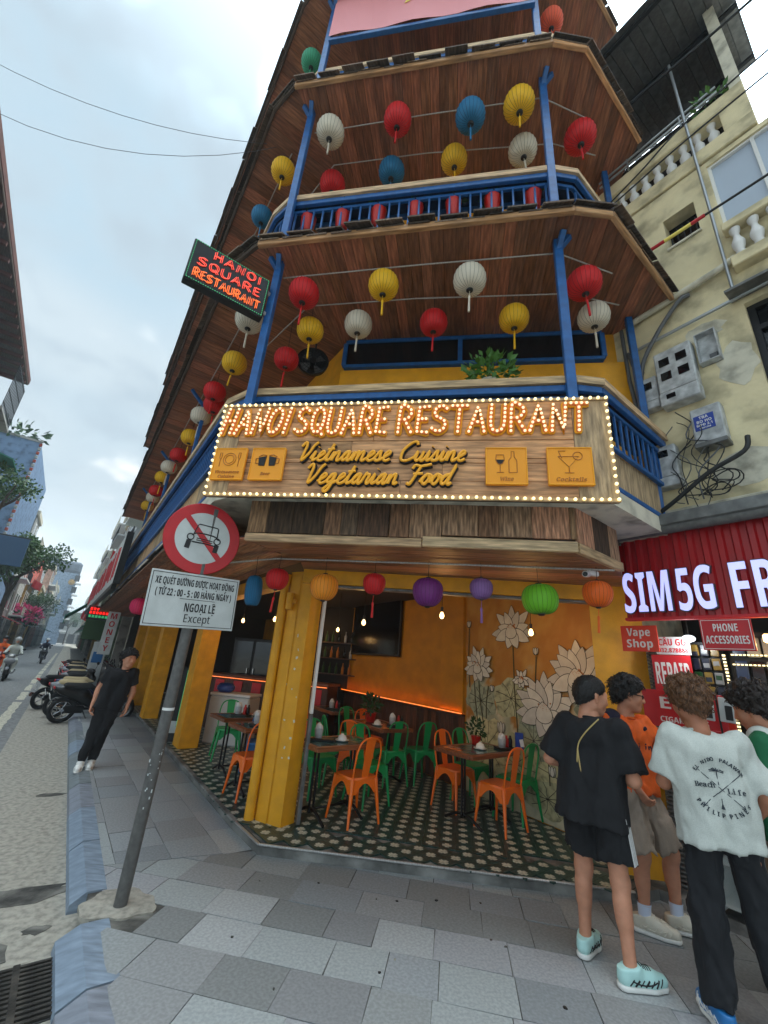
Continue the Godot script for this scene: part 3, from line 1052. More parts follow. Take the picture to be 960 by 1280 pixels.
func canopy() -> void:
	# canopy over the ground floor: timber soffit, trim, upright fascia boards, shingled eave along the street
	var cp := sub("lower_canopy", RB)
	var y := 2.77
	var f0 := Vector2(-1.31, -3.85)
	var f1 := Vector2(1.67, -3.36)
	var f2 := Vector2(2.34, -3.88)
	var eave0 := Vector2(-2.08, -4.07)
	var dirf := (f1 - f0).normalized()
	planks(cp, "soffit_plank", PackedVector2Array([f0, f1, f2, Vector2(2.75, -4.6), Vector2(2.6, -4.85), Vector2(-0.95, -5.25), A1]), dirf, 0.14, y, 0.02, "ceiling_wood")
	planks(cp, "soffit_plank", PackedVector2Array([eave0, eave0 + SDIR * 16.0, A2 + SDIR * 16.0, A2 + SDIR * 0.3, A1, f0]), SDIR, 0.14, y, 0.02, "ceiling_wood")
	bar("trim", pick("cap_wood"), cp, v2(f0, y + 0.02), v2(f0.lerp(f1, 0.56), y + 0.02), 0.05, 0.075)
	bar("trim", pick("cap_wood"), cp, v2(f0.lerp(f1, 0.563), y + 0.035), v2(f1, y + 0.03), 0.05, 0.09)
	bar("trim", pick("cap_wood"), cp, v2(f1, y + 0.025), v2(f2, y + 0.025), 0.05, 0.085)
	var line := [f0, f1, f2]
	for i in 2:
		var p: Vector2 = line[i]
		var q: Vector2 = line[i + 1]
		var L := p.distance_to(q)
		var s := 0.0
		while s < L - 0.05:
			var w := minf(rng.randf_range(0.14, 0.33), L - s)
			var m := p + (q - p) / L * (s + w / 2)
			var hh := rng.randf_range(0.38, 0.41)
			var o := bx("fascia_board", pick("fascia_wood"), cp, v2(m, y + 0.068 + hh / 2 + (0.03 if i == 0 and s > L * 0.56 else 0.0)), Vector3(snappedf(w - 0.004, 0.01), snappedf(hh, 0.01), 0.03), 0.005)
			o.rotation = Vector3(rng.randf_range(-0.02, 0.02), -atan2((q - p).y, (q - p).x), rng.randf_range(-0.006, 0.006))
			s += w
	# roof sheet of the canopy and the shaded void behind the fascia
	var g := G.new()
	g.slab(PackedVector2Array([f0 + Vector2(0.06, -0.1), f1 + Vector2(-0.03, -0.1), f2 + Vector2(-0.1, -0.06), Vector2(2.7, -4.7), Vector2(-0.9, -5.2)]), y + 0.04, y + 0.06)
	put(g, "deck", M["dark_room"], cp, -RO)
	# the eave along the street
	var q := [eave0 + SDIR * 16.0, eave0]
	shingles(cp, q, -0.36, 3.22, 0.0, 2.86, 0.30, "shingle", 16.0, 0.09)
	shingles(cp, q, -0.36, 3.16, -0.02, 2.80, 0.34, "shingle", 16.0, 0.05)
	rail_line(cp, "eave_board", pick("shingle"), offset_line(q, -0.03), 2.80, 0.03, 0.05)
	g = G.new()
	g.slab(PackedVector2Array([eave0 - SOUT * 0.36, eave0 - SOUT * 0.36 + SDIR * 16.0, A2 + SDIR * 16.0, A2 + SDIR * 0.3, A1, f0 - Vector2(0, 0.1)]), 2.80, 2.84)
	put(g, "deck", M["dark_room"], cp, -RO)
	# conduit that carries the lanterns
	pipe("conduit", M["edge_steel"], cp, [v2(Vector2(-2.6, -5.4), 2.735), v2(Vector2(-1.14, -4.45), 2.735), v2(Vector2(0.69, -4.06), 2.735), v2(Vector2(2.21, -3.78), 2.735)], 0.011, 8)

func balcony(q: Array, cap: float, fl: float, ceil_: float, level: int) -> void:
	var b := sub("balcony", RB)
	var blue: Material = M["blue"]
	# floor slab
	var inner := PackedVector2Array()
	for p in offset_line(q, -0.08):
		inner.append(p)
	inner.append_array(PackedVector2Array([Vector2(2.85, -4.35), Vector2(-0.8, -4.85), Vector2(-0.8, -4.9) + SDIR * 13.0]))
	var g := G.new()
	g.slab(inner, fl - 0.16, fl)
	put(g, "floor_slab", M["cream_pale"] if level == 1 else M["dark_room"], b, -RO)
	# wooden shelf along the top of the railing, on blue brackets
	var cap_line := offset_line(q, -0.09)
	for i in q.size() - 1:
		var g2 := G.new()
		var o1 := offset_line(q, 0.025)
		var o2 := offset_line(q, -0.22)
		var mid: Vector2 = (o1[i] + o1[i + 1] + o2[i] + o2[i + 1]) / 4.0
		var dir: Vector2 = (o1[i + 1] - o1[i]).normalized()
		var sd := Vector2(-dir.y, dir.x)
		var poly := PackedVector2Array()
		for p in [o1[i], o1[i + 1], o2[i + 1], o2[i]]:
			poly.append(Vector2((p - mid).dot(dir), (p - mid).dot(sd)))
		g2.slab(poly, -0.075, 0.0)
		var o := put(g2, "shelf_board", pick("cap_wood"), b, v2(mid, cap))
		o.basis = Basis(Vector3(dir.x, 0, dir.y), Vector3.UP, Vector3(dir.x, 0, dir.y).cross(Vector3.UP))
	rail_line(b, "shelf_beam", blue, offset_line(q, -0.02), cap - 0.115, 0.045, 0.07)
	rail_line(b, "shelf_beam", blue, offset_line(q, -0.30), cap - 0.115, 0.045, 0.07)
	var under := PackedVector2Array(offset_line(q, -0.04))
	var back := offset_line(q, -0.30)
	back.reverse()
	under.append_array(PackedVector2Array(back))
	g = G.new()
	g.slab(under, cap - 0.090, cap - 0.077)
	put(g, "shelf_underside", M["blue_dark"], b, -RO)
	# railing
	var rl := offset_line(q, -0.075)
	var low := fl + 0.42 if level == 1 else fl + 0.10
	rail_line(b, "top_rail", blue, rl, cap - 0.18, 0.04, 0.04)
	rail_line(b, "bottom_rail", blue, rl, low, 0.04, 0.04)
	for i in rl.size() - 1:
		var L: float = rl[i].distance_to(rl[i + 1])
		var gap := 0.115
		var n := int(L / gap)
		for k in n:
			var p: Vector2 = rl[i].lerp(rl[i + 1], (k + 0.5) / n)
			if (p.x < -5.5 and k % 2) or (i == 2 and level == 1 and k % 3):
				continue
			var o := bx("baluster", blue, b, v2(p, (cap - 0.18 + low) / 2), Vector3(0.022, snappedf(cap - 0.20 - low, 0.001), 0.022), 0.003)
			o.rotation.y = -atan2((rl[i + 1] - rl[i]).y, (rl[i + 1] - rl[i]).x)
	if level == 1:
		# timber panel below the railing
		var pl := offset_line(q, -0.12)
		for i in pl.size() - 1:
			var L: float = pl[i].distance_to(pl[i + 1])
			var n := maxi(1, int(L / (0.24 if i else 0.3)))
			if i == 2:
				continue
			for k in n:
				var p: Vector2 = pl[i].lerp(pl[i + 1], (k + 0.5) / n)
				var o := bx("panel_board", pick("panel_wood"), b, v2(p, 3.49), Vector3(snappedf(L / n - 0.004, 0.01), 0.50, 0.025), 0.004)
				o.rotation.y = -atan2((pl[i + 1] - pl[i]).y, (pl[i + 1] - pl[i]).x)
		rail_line(b, "panel_foot", blue, offset_line(q, -0.10), 3.345, 0.055, 0.05)
	# posts with forked brackets
	var posts := [Vector2(-1.44, -3.56), Vector2(1.585, -3.04)] if level == 1 else [Vector2(-1.44, -3.50), Vector2(1.56, -2.98)]
	for k in 3:
		posts.append(q[1] - SOUT * 0.14 + SDIR * (2.9 + 3.1 * k))
	posts.append(Vector2(2.86, -3.94))
	for k in posts.size():
		var p: Vector2 = posts[k]
		var w := 0.085 if k < 2 else 0.075
		var top := ceil_ - 0.01
		bx("post", blue, b, v2(p, (fl + top) / 2), Vector3(w, top - fl, w * 0.75), 0.005, Vector3(0, -0.19 if k < 2 or k == 5 else STREET, 0))
		if k < 2:
			for sx in [[-0.10 if k == 0 else 0.10, 0.07], [0.01, 0.13]]:
				bar("bracket", blue, b, v2(p, top - 0.14), v2(p + Vector2(sx[0], sx[1]), top - 0.01), 0.055, 0.05)
		elif k < 5:
			bar("bracket", blue, b, v2(p, top - 0.28), v2(p + SOUT * 0.28, top - 0.02), 0.05, 0.05)
	# timber ceiling under the next floor, out to the eave
	var e := 0.33
	var ea := offset_line(q, e)
	var ne: Vector2 = (q[3] - q[2]).normalized()
	var nn := Vector2(-ne.y, ne.x)
	var corner: Vector2 = ea[2]
	planks(b, "ceiling_plank", PackedVector2Array([Vector2(-0.75, -4.95), ea[2], ea[3], ea[4], ea[5], Vector2(3.15, -4.3), Vector2(2.9, -4.4)]), nn, 0.125, ceil_, 0.02, "ceiling_wood")
	planks(b, "ceiling_plank", PackedVector2Array([ea[0], ea[1], ea[2], Vector2(-0.75, -4.95), Vector2(-0.75, -4.95) + SDIR * 13.0]), SOUT, 0.20, ceil_, 0.02, "ceiling_wood")
	g = G.new()
	var deck := PackedVector2Array(offset_line(q, e - 0.05))
	deck.append_array(PackedVector2Array([Vector2(3.1, -4.2), Vector2(2.85, -4.3), Vector2(-0.8, -4.8), Vector2(-0.8, -4.9) + SDIR * 13.0]))
	g.slab(deck, ceil_ + 0.026, ceil_ + 0.05)
	put(g, "ceiling_deck", M["dark_room"], b, -RO)
	bar("eave_trim", pick("sign_wood"), b, v2(ea[2], ceil_ + 0.0), v2(ea[3], ceil_ + 0.0), 0.05, 0.075)
	rail_line(b, "eave_trim", pick("sign_wood"), [ea[3], ea[4], ea[5]], ceil_, 0.05, 0.075)
	rail_line(b, "eave_trim", M["shingle"][1], [ea[0], ea[1], ea[2]], ceil_, 0.04, 0.06)
	shingles(b, q, -0.02, ceil_ + 0.30, e + 0.07, ceil_ + 0.045, 0.33, "shingle", 12.5, 0.05)
	shingles(b, q, -0.02, ceil_ + 0.26, e + 0.03, ceil_ + 0.015, 0.29, "shingle", 12.5, 0.02)
	# conduits for lanterns
	if level < 3:
		for r in [[Vector2(-1.42, -3.70), Vector2(0.14, -3.39), Vector2(1.62, -3.12), Vector2(2.3, -3.3)], [Vector2(-2.2, -5.2), Vector2(-1.18, -4.09), Vector2(0.18, -3.84), Vector2(1.95, -3.60), Vector2(2.6, -3.7)]]:
			var pts := []
			for p in r:
				pts.append(v2(p, ceil_ - 0.08))
			pipe("conduit", M["edge_steel"], b, pts, 0.009, 6)
		pipe("conduit", M["edge_steel"], b, [v2(Vector2(-1.80, -3.98), ceil_ - 0.08), v2(Vector2(-1.80, -3.98) + SDIR * 11.0, ceil_ - 0.08)], 0.009, 6)

# ---------------------------------------------------------------- lanterns
var lantern_meshes := {}
func lantern(color: String, at: Vector3, d: float, hang: float, label: String, group: String, shape := 0, tassel := true) -> Node3D:
	if lantern_meshes.is_empty():
		for sh in 3:
			var prof := []
			var rows := 14
			for i in rows + 1:
				var t := -PI / 2 + PI * i / rows
				var r := 0.0
				var y := 0.0
				match sh:
					0: # round, a little flattened
						r = 0.10 + 0.40 * pow(maxf(cos(t), 0.0), 0.72); y = 0.41 * sin(t)
					1: # onion shape, wide above, drawn in to the foot
						r = 0.09 + 0.41 * pow(maxf(cos(t), 0.0), 0.9) * (1.0 - 0.10 * sin(-t)); y = 0.44 * sin(t) + (0.04 if t > 0 else 0.0)
					2: # long
						r = 0.12 + 0.36 * pow(maxf(cos(t), 0.0), 0.55); y = 0.85 * sin(t)
				prof.append(Vector2(r, y))
			var g := G.new()
			g.lathe(prof, 48, -0.025, 24)
			var body := g.mesh()
			g = G.new()
			for k in 24:
				var a := TAU * k / 24.0
				var pts := []
				for p in prof:
					pts.append(Vector3(cos(a) * p.x * 1.002, p.y, sin(a) * p.x * 1.002))
				g.tube(pts, 0.0065, 4, false)
			var ribs := g.mesh()
			g = G.new()
			var top: Vector2 = prof[-1]
			g.lathe([Vector2(0, top.y + 0.05), Vector2(top.x * 0.9, top.y + 0.05), Vector2(top.x * 1.05, top.y + 0.02), Vector2(top.x * 1.05, top.y - 0.03), Vector2(0, top.y - 0.03)], 16)
			var low: Vector2 = prof[0]
			g.lathe([Vector2(0, low.y + 0.03), Vector2(low.x * 1.05, low.y + 0.03), Vector2(low.x * 1.05, low.y - 0.02), Vector2(low.x * 0.7, low.y - 0.05), Vector2(0, low.y - 0.05)], 16)
			lantern_meshes[sh] = [body, ribs, g.mesh(), low.y]
	var t := thing("lantern", label, "lantern", at, rng.randf() * TAU, group)
	t.rotation.z = rng.randf_range(-0.06, 0.06)
	var me: Array = lantern_meshes[shape]
	var sc := Vector3(d, d, d)
	put_mesh(me[0], "shade", M["silk_" + color], t).scale = sc
	put_mesh(me[1], "rib_frame", M["rib_" + color], t).scale = sc
	put_mesh(me[2], "cap", M["black"], t).scale = sc
	var ty: float = me[3] * d
	if tassel:
		var g := G.new()
		var L := d * rng.randf_range(0.5, 0.72)
		g.tube([Vector3(0, ty - 0.01, 0), Vector3(0.004, ty - 0.08, 0)], 0.003, 5)
		g.tube([Vector3(0.004, ty - 0.08, 0), Vector3(0.004, ty - 0.10, 0), Vector3(0.005, ty - 0.12, 0.002), Vector3(0.008, ty - 0.12 - L * 0.8, 0.004)], [0.008, 0.014, 0.010, 0.013], 8)
		put(g, "tassel", M["silk_" + color], t)
	pipe("cord", M["cable"], t, [Vector3(0, -ty, 0), Vector3(0, -ty + hang, 0)], 0.003, 5)
	return t

const ORD := ["first", "second", "third", "fourth", "fifth", "sixth", "seventh", "eighth", "ninth", "tenth", "eleventh", "twelfth"]
func make_lanterns() -> void:
	rng.seed = 77
	var names_row := ["first", "second", "third", "fourth", "fifth"]
	var l1 := [["red", -1.13, 5.70, -3.65, 0.35, "next to the left blue post under the first ceiling, near row"], ["yellow", -0.21, 5.72, -3.47, 0.34, "in the near row above the middle of the first balcony"], ["white", 0.72, 5.69, -3.29, 0.35, "in the near row right of centre above the first balcony"], ["red", 1.91, 5.66, -3.20, 0.35, "right of the right blue post above the first balcony"],
		["yellow", -1.10, 5.57, -4.08, 0.33, "in the back row above the wall fan"], ["white", -0.50, 5.63, -3.98, 0.34, "in the back row left of the balcony plant"], ["red", 0.41, 5.61, -3.84, 0.33, "in the back row above the middle of the blue transom window"], ["yellow", 1.33, 5.63, -3.70, 0.34, "in the back row above the green balcony plant"], ["white", 2.19, 5.60, -3.56, 0.34, "at the right end of the back row beside the yellow wall"], ["red", -1.41, 5.32, -4.34, 0.31, "hanging left of the wall fan"]]
	for a in l1:
		lantern(a[0], Vector3(a[1], a[2], a[3]), a[4], 5.97 - a[2] - a[4] * 0.41 + 0.02, "%s silk lantern %s" % [a[0], a[5]], "lanterns of the first balcony")
	var side := [["white", -1.86, -4.04], ["yellow", -2.29, -4.84], ["red", -2.86, -5.62], ["red", -2.98, -5.95], ["white", -3.38, -6.38], ["yellow", -3.88, -7.15], ["red", -4.52, -8.05], ["white", -5.0, -8.66], ["yellow", -5.5, -9.38], ["red", -6.09, -10.27], ["white", -6.5, -10.9], ["yellow", -7.0, -11.6]]
	for k in side.size():
		var a: Array = side[k]
		lantern(a[0], Vector3(a[1], 5.62 - 0.03 * (k % 2), a[2]), 0.34, 0.22, "%s silk lantern, %s from the corner along the street side of the first balcony" % [a[0], ORD[k]], "lanterns along the street side")
	var l2 := [["white", -1.15, 8.51, -3.54, 0.38, "beside the left post under the second ceiling"], ["red", -0.24, 8.58, -3.38, 0.37, "in the near row left of centre above the second balcony"], ["blue", 0.70, 8.44, -3.21, 0.38, "in the near row above the second balcony"], ["yellow", 1.30, 8.55, -3.11, 0.39, "next to the right post above the second balcony"], ["red", 2.20, 8.50, -3.37, 0.40, "at the right end above the second balcony"],
		["yellow", 0.59, 8.51, -3.75, 0.37, "in the back row above the second balcony shelf"], ["white", 1.49, 8.45, -3.54, 0.38, "in the back row beside the right post of the second balcony"], ["blue", -0.29, 8.50, -3.96, 0.38, "in the back row half hidden by the second balcony shelf"], ["red", -1.17, 8.45, -4.17, 0.38, "in the back row low behind the second balcony shelf"], ["yellow", -1.88, 8.42, -4.02, 0.35, "left of the left post on the street side of the second balcony"], ["blue", -2.37, 8.42, -4.72, 0.34, "farthest left on the street side of the second balcony"]]
	for a in l2:
		lantern(a[0], Vector3(a[1], a[2], a[3]), a[4], 8.78 - a[2] - a[4] * 0.41 + 0.02, "%s silk lantern %s" % [a[0], a[5]], "lanterns of the second balcony")
	for a in [["mint", -1.81, 11.1, -3.95, 0.36, "hanging left of the top balcony"], ["coral", 1.95, 11.15, -3.30, 0.36, "hanging right of the flag banner on the top balcony"]]:
		lantern(a[0], Vector3(a[1], a[2], a[3]), a[4], 11.7 - a[2] - a[4] * 0.41, "%s lantern %s" % ["mint green" if a[0] == "mint" else "coral red", a[5]], "lanterns of the top balcony")
	var c1 := [["amber", -0.56, 2.44, -4.33, 0.29, 1, false, "amber yellow lantern in front of the corner pillar"], ["red", -0.04, 2.50, -4.23, 0.23, 1, true, "small red lantern with tassel in front of the television"], ["purple", 0.50, 2.44, -4.12, 0.30, 1, false, "deep purple onion-shaped lantern over the entrance"], ["lilac", 1.01, 2.50, -4.02, 0.22, 1, true, "pale lilac lantern with tassel left of the green lantern"], ["green", 1.54, 2.43, -3.91, 0.33, 0, false, "bright green lantern in front of the lotus mural"], ["orange", 2.05, 2.50, -3.82, 0.26, 1, true, "orange lantern with tassel beside the red shop sign"], ["blue", -1.36, 2.39, -4.59, 0.19, 2, false, "long blue lantern beside the round traffic sign"], ["red", -1.08, 2.50, -4.41, 0.24, 1, true, "red lantern with tassel left of the corner pillar"], ["pink", -4.6, 2.42, -8.3, 0.34, 1, false, "pink lantern under the street side of the lower canopy"]]
	for a in c1:
		var dd: float = a[4]
		lantern(a[0], Vector3(a[1], a[2], a[3]), dd, 2.76 - a[2] - dd * 0.42, a[7], "lanterns of the lower canopy", a[5], a[6])

# ---------------------------------------------------------------- signs on the restaurant
func stroke_letter(g: G, strokes: Array, s: float, at: Vector3, slant: float, w: float, r: float, depth: float, round_ := 5) -> void:
	for st in strokes:
		var pts := []
		for p in st:
			pts.append(v3(p, s, at, slant, w))
		if st.size() > 4:
			pts = smooth(pts, round_)
		var rad := []
		for i in pts.size():
			rad.append(r)
		# rounded ends
		var d0: Vector3 = (pts[0] - pts[1]).normalized()
		var d1: Vector3 = (pts[-1] - pts[-2]).normalized()
		pts.push_front(pts[0] + d0 * r * 0.6)
		pts.append(pts[-1] + d1 * r * 0.6)
		rad.push_front(r * 0.72)
		rad.append(r * 0.72)
		g.tube(pts, rad, 10, true, depth / r, Vector3(0, 0, 1))

func bulbs_along(strokes: Array, s: float, at: Vector3, slant: float, w: float, gap: float) -> Array:
	var out := []
	for st in strokes:
		var pts := []
		for p in st:
			pts.append(v3(p, s, at, slant, w))
		if st.size() > 4:
			pts = smooth(pts, 5)
		var total := 0.0
		for i in pts.size() - 1:
			total += pts[i].distance_to(pts[i + 1])
		var n := maxi(1, int(round(total / gap)))
		var step := total / n
		var run := 0.0
		var want := 0.0
		for i in pts.size() - 1:
			var L: float = pts[i].distance_to(pts[i + 1])
			while want <= run + L + 0.0001 and L > 0:
				var q: Vector3 = pts[i].lerp(pts[i + 1], (want - run) / L)
				var ok := true
				for o in out:
					if o.distance_to(q) < gap * 0.62:
						ok = false
				if ok:
					out.append(q)
				want += step
			run += L
	return out

func script_line(parent: Node, called: String, words: String, at: Vector3, s: float, fit: float, r: float) -> void:
	var total := 0.0
	for ch in words:
		total += 0.42 if ch == " " else SCRIPT[ch][0]
	var k := fit / (total * s)
	var x := 0.0
	var slant := 0.32
	for word in words.split(" "):
		var front := G.new()
		var back := G.new()
		var main := []
		for ch in word:
			var L: Array = SCRIPT[ch]
			var lines := []
			for j in range(1, L.size()):
				var pts := []
				for p in L[j]:
					pts.append(v3(p, s, at + Vector3(x * s * k, 0, 0), slant, k))
				if j == 1 and not ch in "VCF":
					main.append_array(pts)
				else:
					lines.append(pts)
				if j == 1 and ch in "VC":
					pass
			for pts in lines:
				var sm: Array = smooth(pts, 5) if pts.size() > 2 else pts
				front.tube(sm, r, 8, true, 0.55, Vector3(0, 0, 1))
				var sh := []
				for p in sm:
					sh.append(p + Vector3(0.004, -0.006, -0.020))
				back.tube(sh, r * 1.5, 8, true, 0.5, Vector3(0, 0, 1))
			x += L[0]
		var sm2 := smooth(main, 5)
		front.tube(sm2, r, 8, true, 0.55, Vector3(0, 0, 1))
		var sh2 := []
		for p in sm2:
			sh2.append(p + Vector3(0.004, -0.006, -0.020))
		back.tube(sh2, r * 1.5, 8, true, 0.5, Vector3(0, 0, 1))
		var o := put(front, called, M["gold"], parent)
		put(back, "backing", M["iron"], o)
		x += 0.42

func make_marquee() -> void:
	rng.seed = 5
	var W := 3.53
	var H := 0.965
	var t := thing("marquee_sign", "wide timber restaurant sign edged with light bulbs over the entrance", "sign", Vector3(-1.65, 3.055, -3.535), -0.17)
	# horizontal boards between two upright end boards
	var rows := [[0.0, 0.17], [0.17, 0.34], [0.34, 0.385], [0.385, 0.56], [0.56, 0.77], [0.77, 0.965]]
	for r in rows:
		var cut := rng.randf_range(0.3, 0.7)
		var x0 := 0.22
		var x1 := W - 0.30
		var h: float = r[1] - r[0]
		for seg in [[x0, lerpf(x0, x1, cut)], [lerpf(x0, x1, cut), x1]]:
			bx("board", pick("sign_wood"), t, Vector3((seg[0] + seg[1]) / 2, (r[0] + r[1]) / 2, rng.randf_range(-0.002, 0.002)), Vector3(snappedf(seg[1] - seg[0] - 0.002, 0.001), h - 0.005, 0.03), 0.003)
	for e in [[0.0, 0.22], [W - 0.30, W]]:
		var o := bx("end_board", pick("fascia_wood"), t, Vector3((e[0] + e[1]) / 2, H / 2, 0.0), Vector3(e[1] - e[0] - 0.003, H, 0.032), 0.003)
		o.material_override = M["panel_wood"][2]
	bx("back_panel", M["dark_room"], t, Vector3(W / 2, H / 2, -0.035), Vector3(W - 0.02, H - 0.02, 0.03), 0.004)
	for y in [0.012, H - 0.012]:
		bx("frame_strip", pick("panel_wood"), t, Vector3(W / 2, y, 0.022), Vector3(W, 0.03, 0.02), 0.004)
	# bulbs round the rim, each a part
	var g := G.new()
	g.ball(Vector3(0, 0, 0.006), Vector3(0.0135, 0.0135, 0.015), 10, 6)
	var bulb := g.mesh()
	g = G.new()
	g.lathe([Vector2(0.016, 0), Vector2(0.016, 0.008), Vector2(0.009, 0.010)], 10)
	var n := 56
	for k in n:
		var x := 0.025 + (W - 0.05) * k / (n - 1)
		for y in [0.014, H - 0.014]:
			put_mesh(bulb, "bulb", M["bulb"], t, Vector3(x + rng.randf_range(-0.004, 0.004), y + rng.randf_range(-0.003, 0.003), 0.036))
	for k in range(1, 14):
		for x in [0.025, W - 0.025]:
			put_mesh(bulb, "bulb", M["bulb"], t, Vector3(x + rng.randf_range(-0.003, 0.003), 0.014 + (H - 0.028) * k / 14.0, 0.036))
	# bulb letters
	for a in [["HANOI", 0.040, 0.71], ["SQUARE", 0.775, 1.66], ["RESTAURANT", 1.735, 3.36]]:
		var total := 0.0
		var sum := 0.0
		for ch in a[0]:
			sum += cap_width(ch)
		var s := 0.265
		var k: float = (a[2] - a[1]) / (sum * s)
		var x: float = a[1]
		for ch in a[0]:
			var w := cap_width(ch) * 0.80 * k
			var at := Vector3(x, 0.625 + rng.randf_range(-0.008, 0.008), 0.032)
			var slant := 0.16 if a[0] == "HANOI" else 0.07
			g = G.new()
			stroke_letter(g, CAPS[ch], s, at, slant, w, 0.034, 0.016)
			var lt := put(g, "bulb_letter", M["gold"], t)
			g = G.new()
			stroke_letter(g, CAPS[ch], s, at + Vector3(0, 0, 0.012), slant, w, 0.023, 0.010)
			put(g, "letter_face", M["letter_red"], lt)
			g = G.new()
			for p in bulbs_along(CAPS[ch], s, at, slant, w, 0.042):
				g.ball(p + Vector3(0, 0, 0.026), Vector3(0.0125, 0.0125, 0.011), 8, 5)
			put(g, "letter_bulbs", M["bulb_letter"], lt)
			x += cap_width(ch) * k * s
	script_line(t, "script_word", "Vietnamese Cuisine", Vector3(0.83, 0.345, 0.045), 0.125, 1.50, 0.0135)
	script_line(t, "script_word", "Vegetarian Food", Vector3(0.92, 0.125, 0.045), 0.125, 1.30, 0.0135)
	# four square icon plates
	var plates := [[0.045, 0.145, 0.315, 0.325, "plate"], [0.415, 0.145, 0.32, 0.325, "beer"], [2.505, 0.125, 0.335, 0.34, "wine"], [2.995, 0.125, 0.35, 0.34, "cocktail"]]
	for p in plates:
		var c := Vector3(p[0] + p[2] / 2, p[1] + p[3] / 2, 0.04)
		var pl := bx("icon_plate", M["gold_deep"], t, c, Vector3(p[2], p[3], 0.03), 0.006)
		var lip := G.new()
		var hw: float = p[2] / 2
		var hh: float = p[3] / 2
		for e in [[Vector3(0, hh - 0.006, 0), Vector3(p[2], 0.008, 0.008)], [Vector3(0, -hh + 0.006, 0), Vector3(p[2], 0.008, 0.008)], [Vector3(hw - 0.006, 0, 0), Vector3(0.008, p[3] - 0.02, 0.008)], [Vector3(-hw + 0.006, 0, 0), Vector3(0.008, p[3] - 0.02, 0.008)]]:
			lip.box(e[0] + Vector3(0, 0, 0.018), e[1], 0.002)
		put(lip, "rim", M["gold"], pl)
		var ln := G.new()
		var z := 0.017
		var R := func(o: Vector2, r: float) -> Array:
			var pts := []
			for k in 25:
				pts.append(Vector3(o.x + cos(TAU * k / 24.0) * r, o.y + sin(TAU * k / 24.0) * r, z))
			return pts
		var line := func(pts: Array) -> Array:
			var out := []
			for q in pts:
				out.append(Vector3(q[0], q[1], z))
			return out
		match p[4]:
			"plate":
				ln.tube(R.call(Vector2(0, 0.045), 0.062), 0.0032, 5)
				ln.tube(R.call(Vector2(0, 0.045), 0.042), 0.0028, 5)
				for xx in [-0.092, 0.092]:
					ln.tube(line.call([[xx, -0.03], [xx, 0.04], [xx - 0.01, 0.06], [xx - 0.01, 0.11], [xx + 0.01, 0.11], [xx + 0.01, 0.06], [xx, 0.04]]), 0.0032, 5)
				text("icon_word", "Vietnamese", 0.028, M["gold_line"], pl, Vector3(0, -0.085, z), 1.0, true, true, 0.004, 0.2, 0.24)
				text("icon_word", "Cuisine", 0.028, M["gold_line"], pl, Vector3(0, -0.130, z), 1.0, true, true, 0.004, 0.2, 0.16)
			"beer":
				for sx in [-1.0, 1.0]:
					var mug := G.new()
					mug.prism(PackedVector2Array([Vector2(sx * 0.012, 0.075), Vector2(sx * 0.085, 0.060), Vector2(sx * 0.078, -0.02), Vector2(sx * 0.022, -0.022)]), 0.013, 0.021)
					put(mug, "beer_mug", M["iron"], pl)
					ln.tube(line.call([[sx * 0.085, 0.055], [sx * 0.112, 0.05], [sx * 0.110, 0.005], [sx * 0.080, 0.0]]), 0.005, 5)
					ln.tube(line.call([[sx * 0.012, 0.083], [sx * 0.05, 0.09], [sx * 0.088, 0.07]]), 0.005, 5)
				text("icon_word", "Beer", 0.030, M["gold_line"], pl, Vector3(0, -0.10, z), 1.0, true, true, 0.004, 0.2, 0.09)
			"wine":
				ln.tube(line.call([[-0.08, 0.10], [-0.085, 0.05], [-0.07, 0.02], [-0.05, 0.01], [-0.03, 0.02], [-0.015, 0.05], [-0.02, 0.10], [-0.08, 0.10]]), 0.0035, 5)
				ln.tube(line.call([[-0.05, 0.01], [-0.05, -0.06]]), 0.0035, 5)
				ln.tube(line.call([[-0.078, -0.062], [-0.022, -0.062]]), 0.0035, 5)
				var red := G.new()
				red.prism(PackedVector2Array([Vector2(-0.083, 0.055), Vector2(-0.07, 0.024), Vector2(-0.05, 0.014), Vector2(-0.03, 0.024), Vector2(-0.017, 0.055)]), 0.013, 0.018)
				put(red, "wine", M["iron"], pl)
				ln.tube(line.call([[0.02, -0.062], [0.02, 0.05], [0.04, 0.08], [0.04, 0.13], [0.064, 0.13], [0.064, 0.08], [0.084, 0.05], [0.084, -0.062], [0.02, -0.062]]), 0.0035, 5)
				text("icon_word", "Wine", 0.034, M["gold_line"], pl, Vector3(0, -0.12, z), 1.0, true, true, 0.004, 0.2, 0.11)
			"cocktail":
				ln.tube(line.call([[-0.09, 0.085], [0.07, 0.085], [-0.01, -0.01], [-0.09, 0.085]]), 0.0035, 5)
				ln.tube(line.call([[-0.01, -0.01], [-0.01, -0.058]]), 0.0035, 5)
				ln.tube(line.call([[-0.045, -0.062], [0.025, -0.062]]), 0.0035, 5)
				ln.tube(R.call(Vector2(0.062, 0.09), 0.036), 0.0035, 5)
				ln.tube(line.call([[-0.06, 0.07], [-0.085, 0.135], [-0.03, 0.135]]), 0.0035, 5)
				text("icon_word", "Cocktails", 0.034, M["gold_line"], pl, Vector3(0, -0.12, z), 1.0, true, true, 0.004, 0.2, 0.23)
		put(ln, "icon_lines", M["gold_line"], pl)
	# brackets back to the balcony
	for x in [0.5, 1.6, 2.9]:
		bx("bracket", M["iron"], t, Vector3(x, 0.5, -0.12), Vector3(0.04, 0.04, 0.2), 0.003)

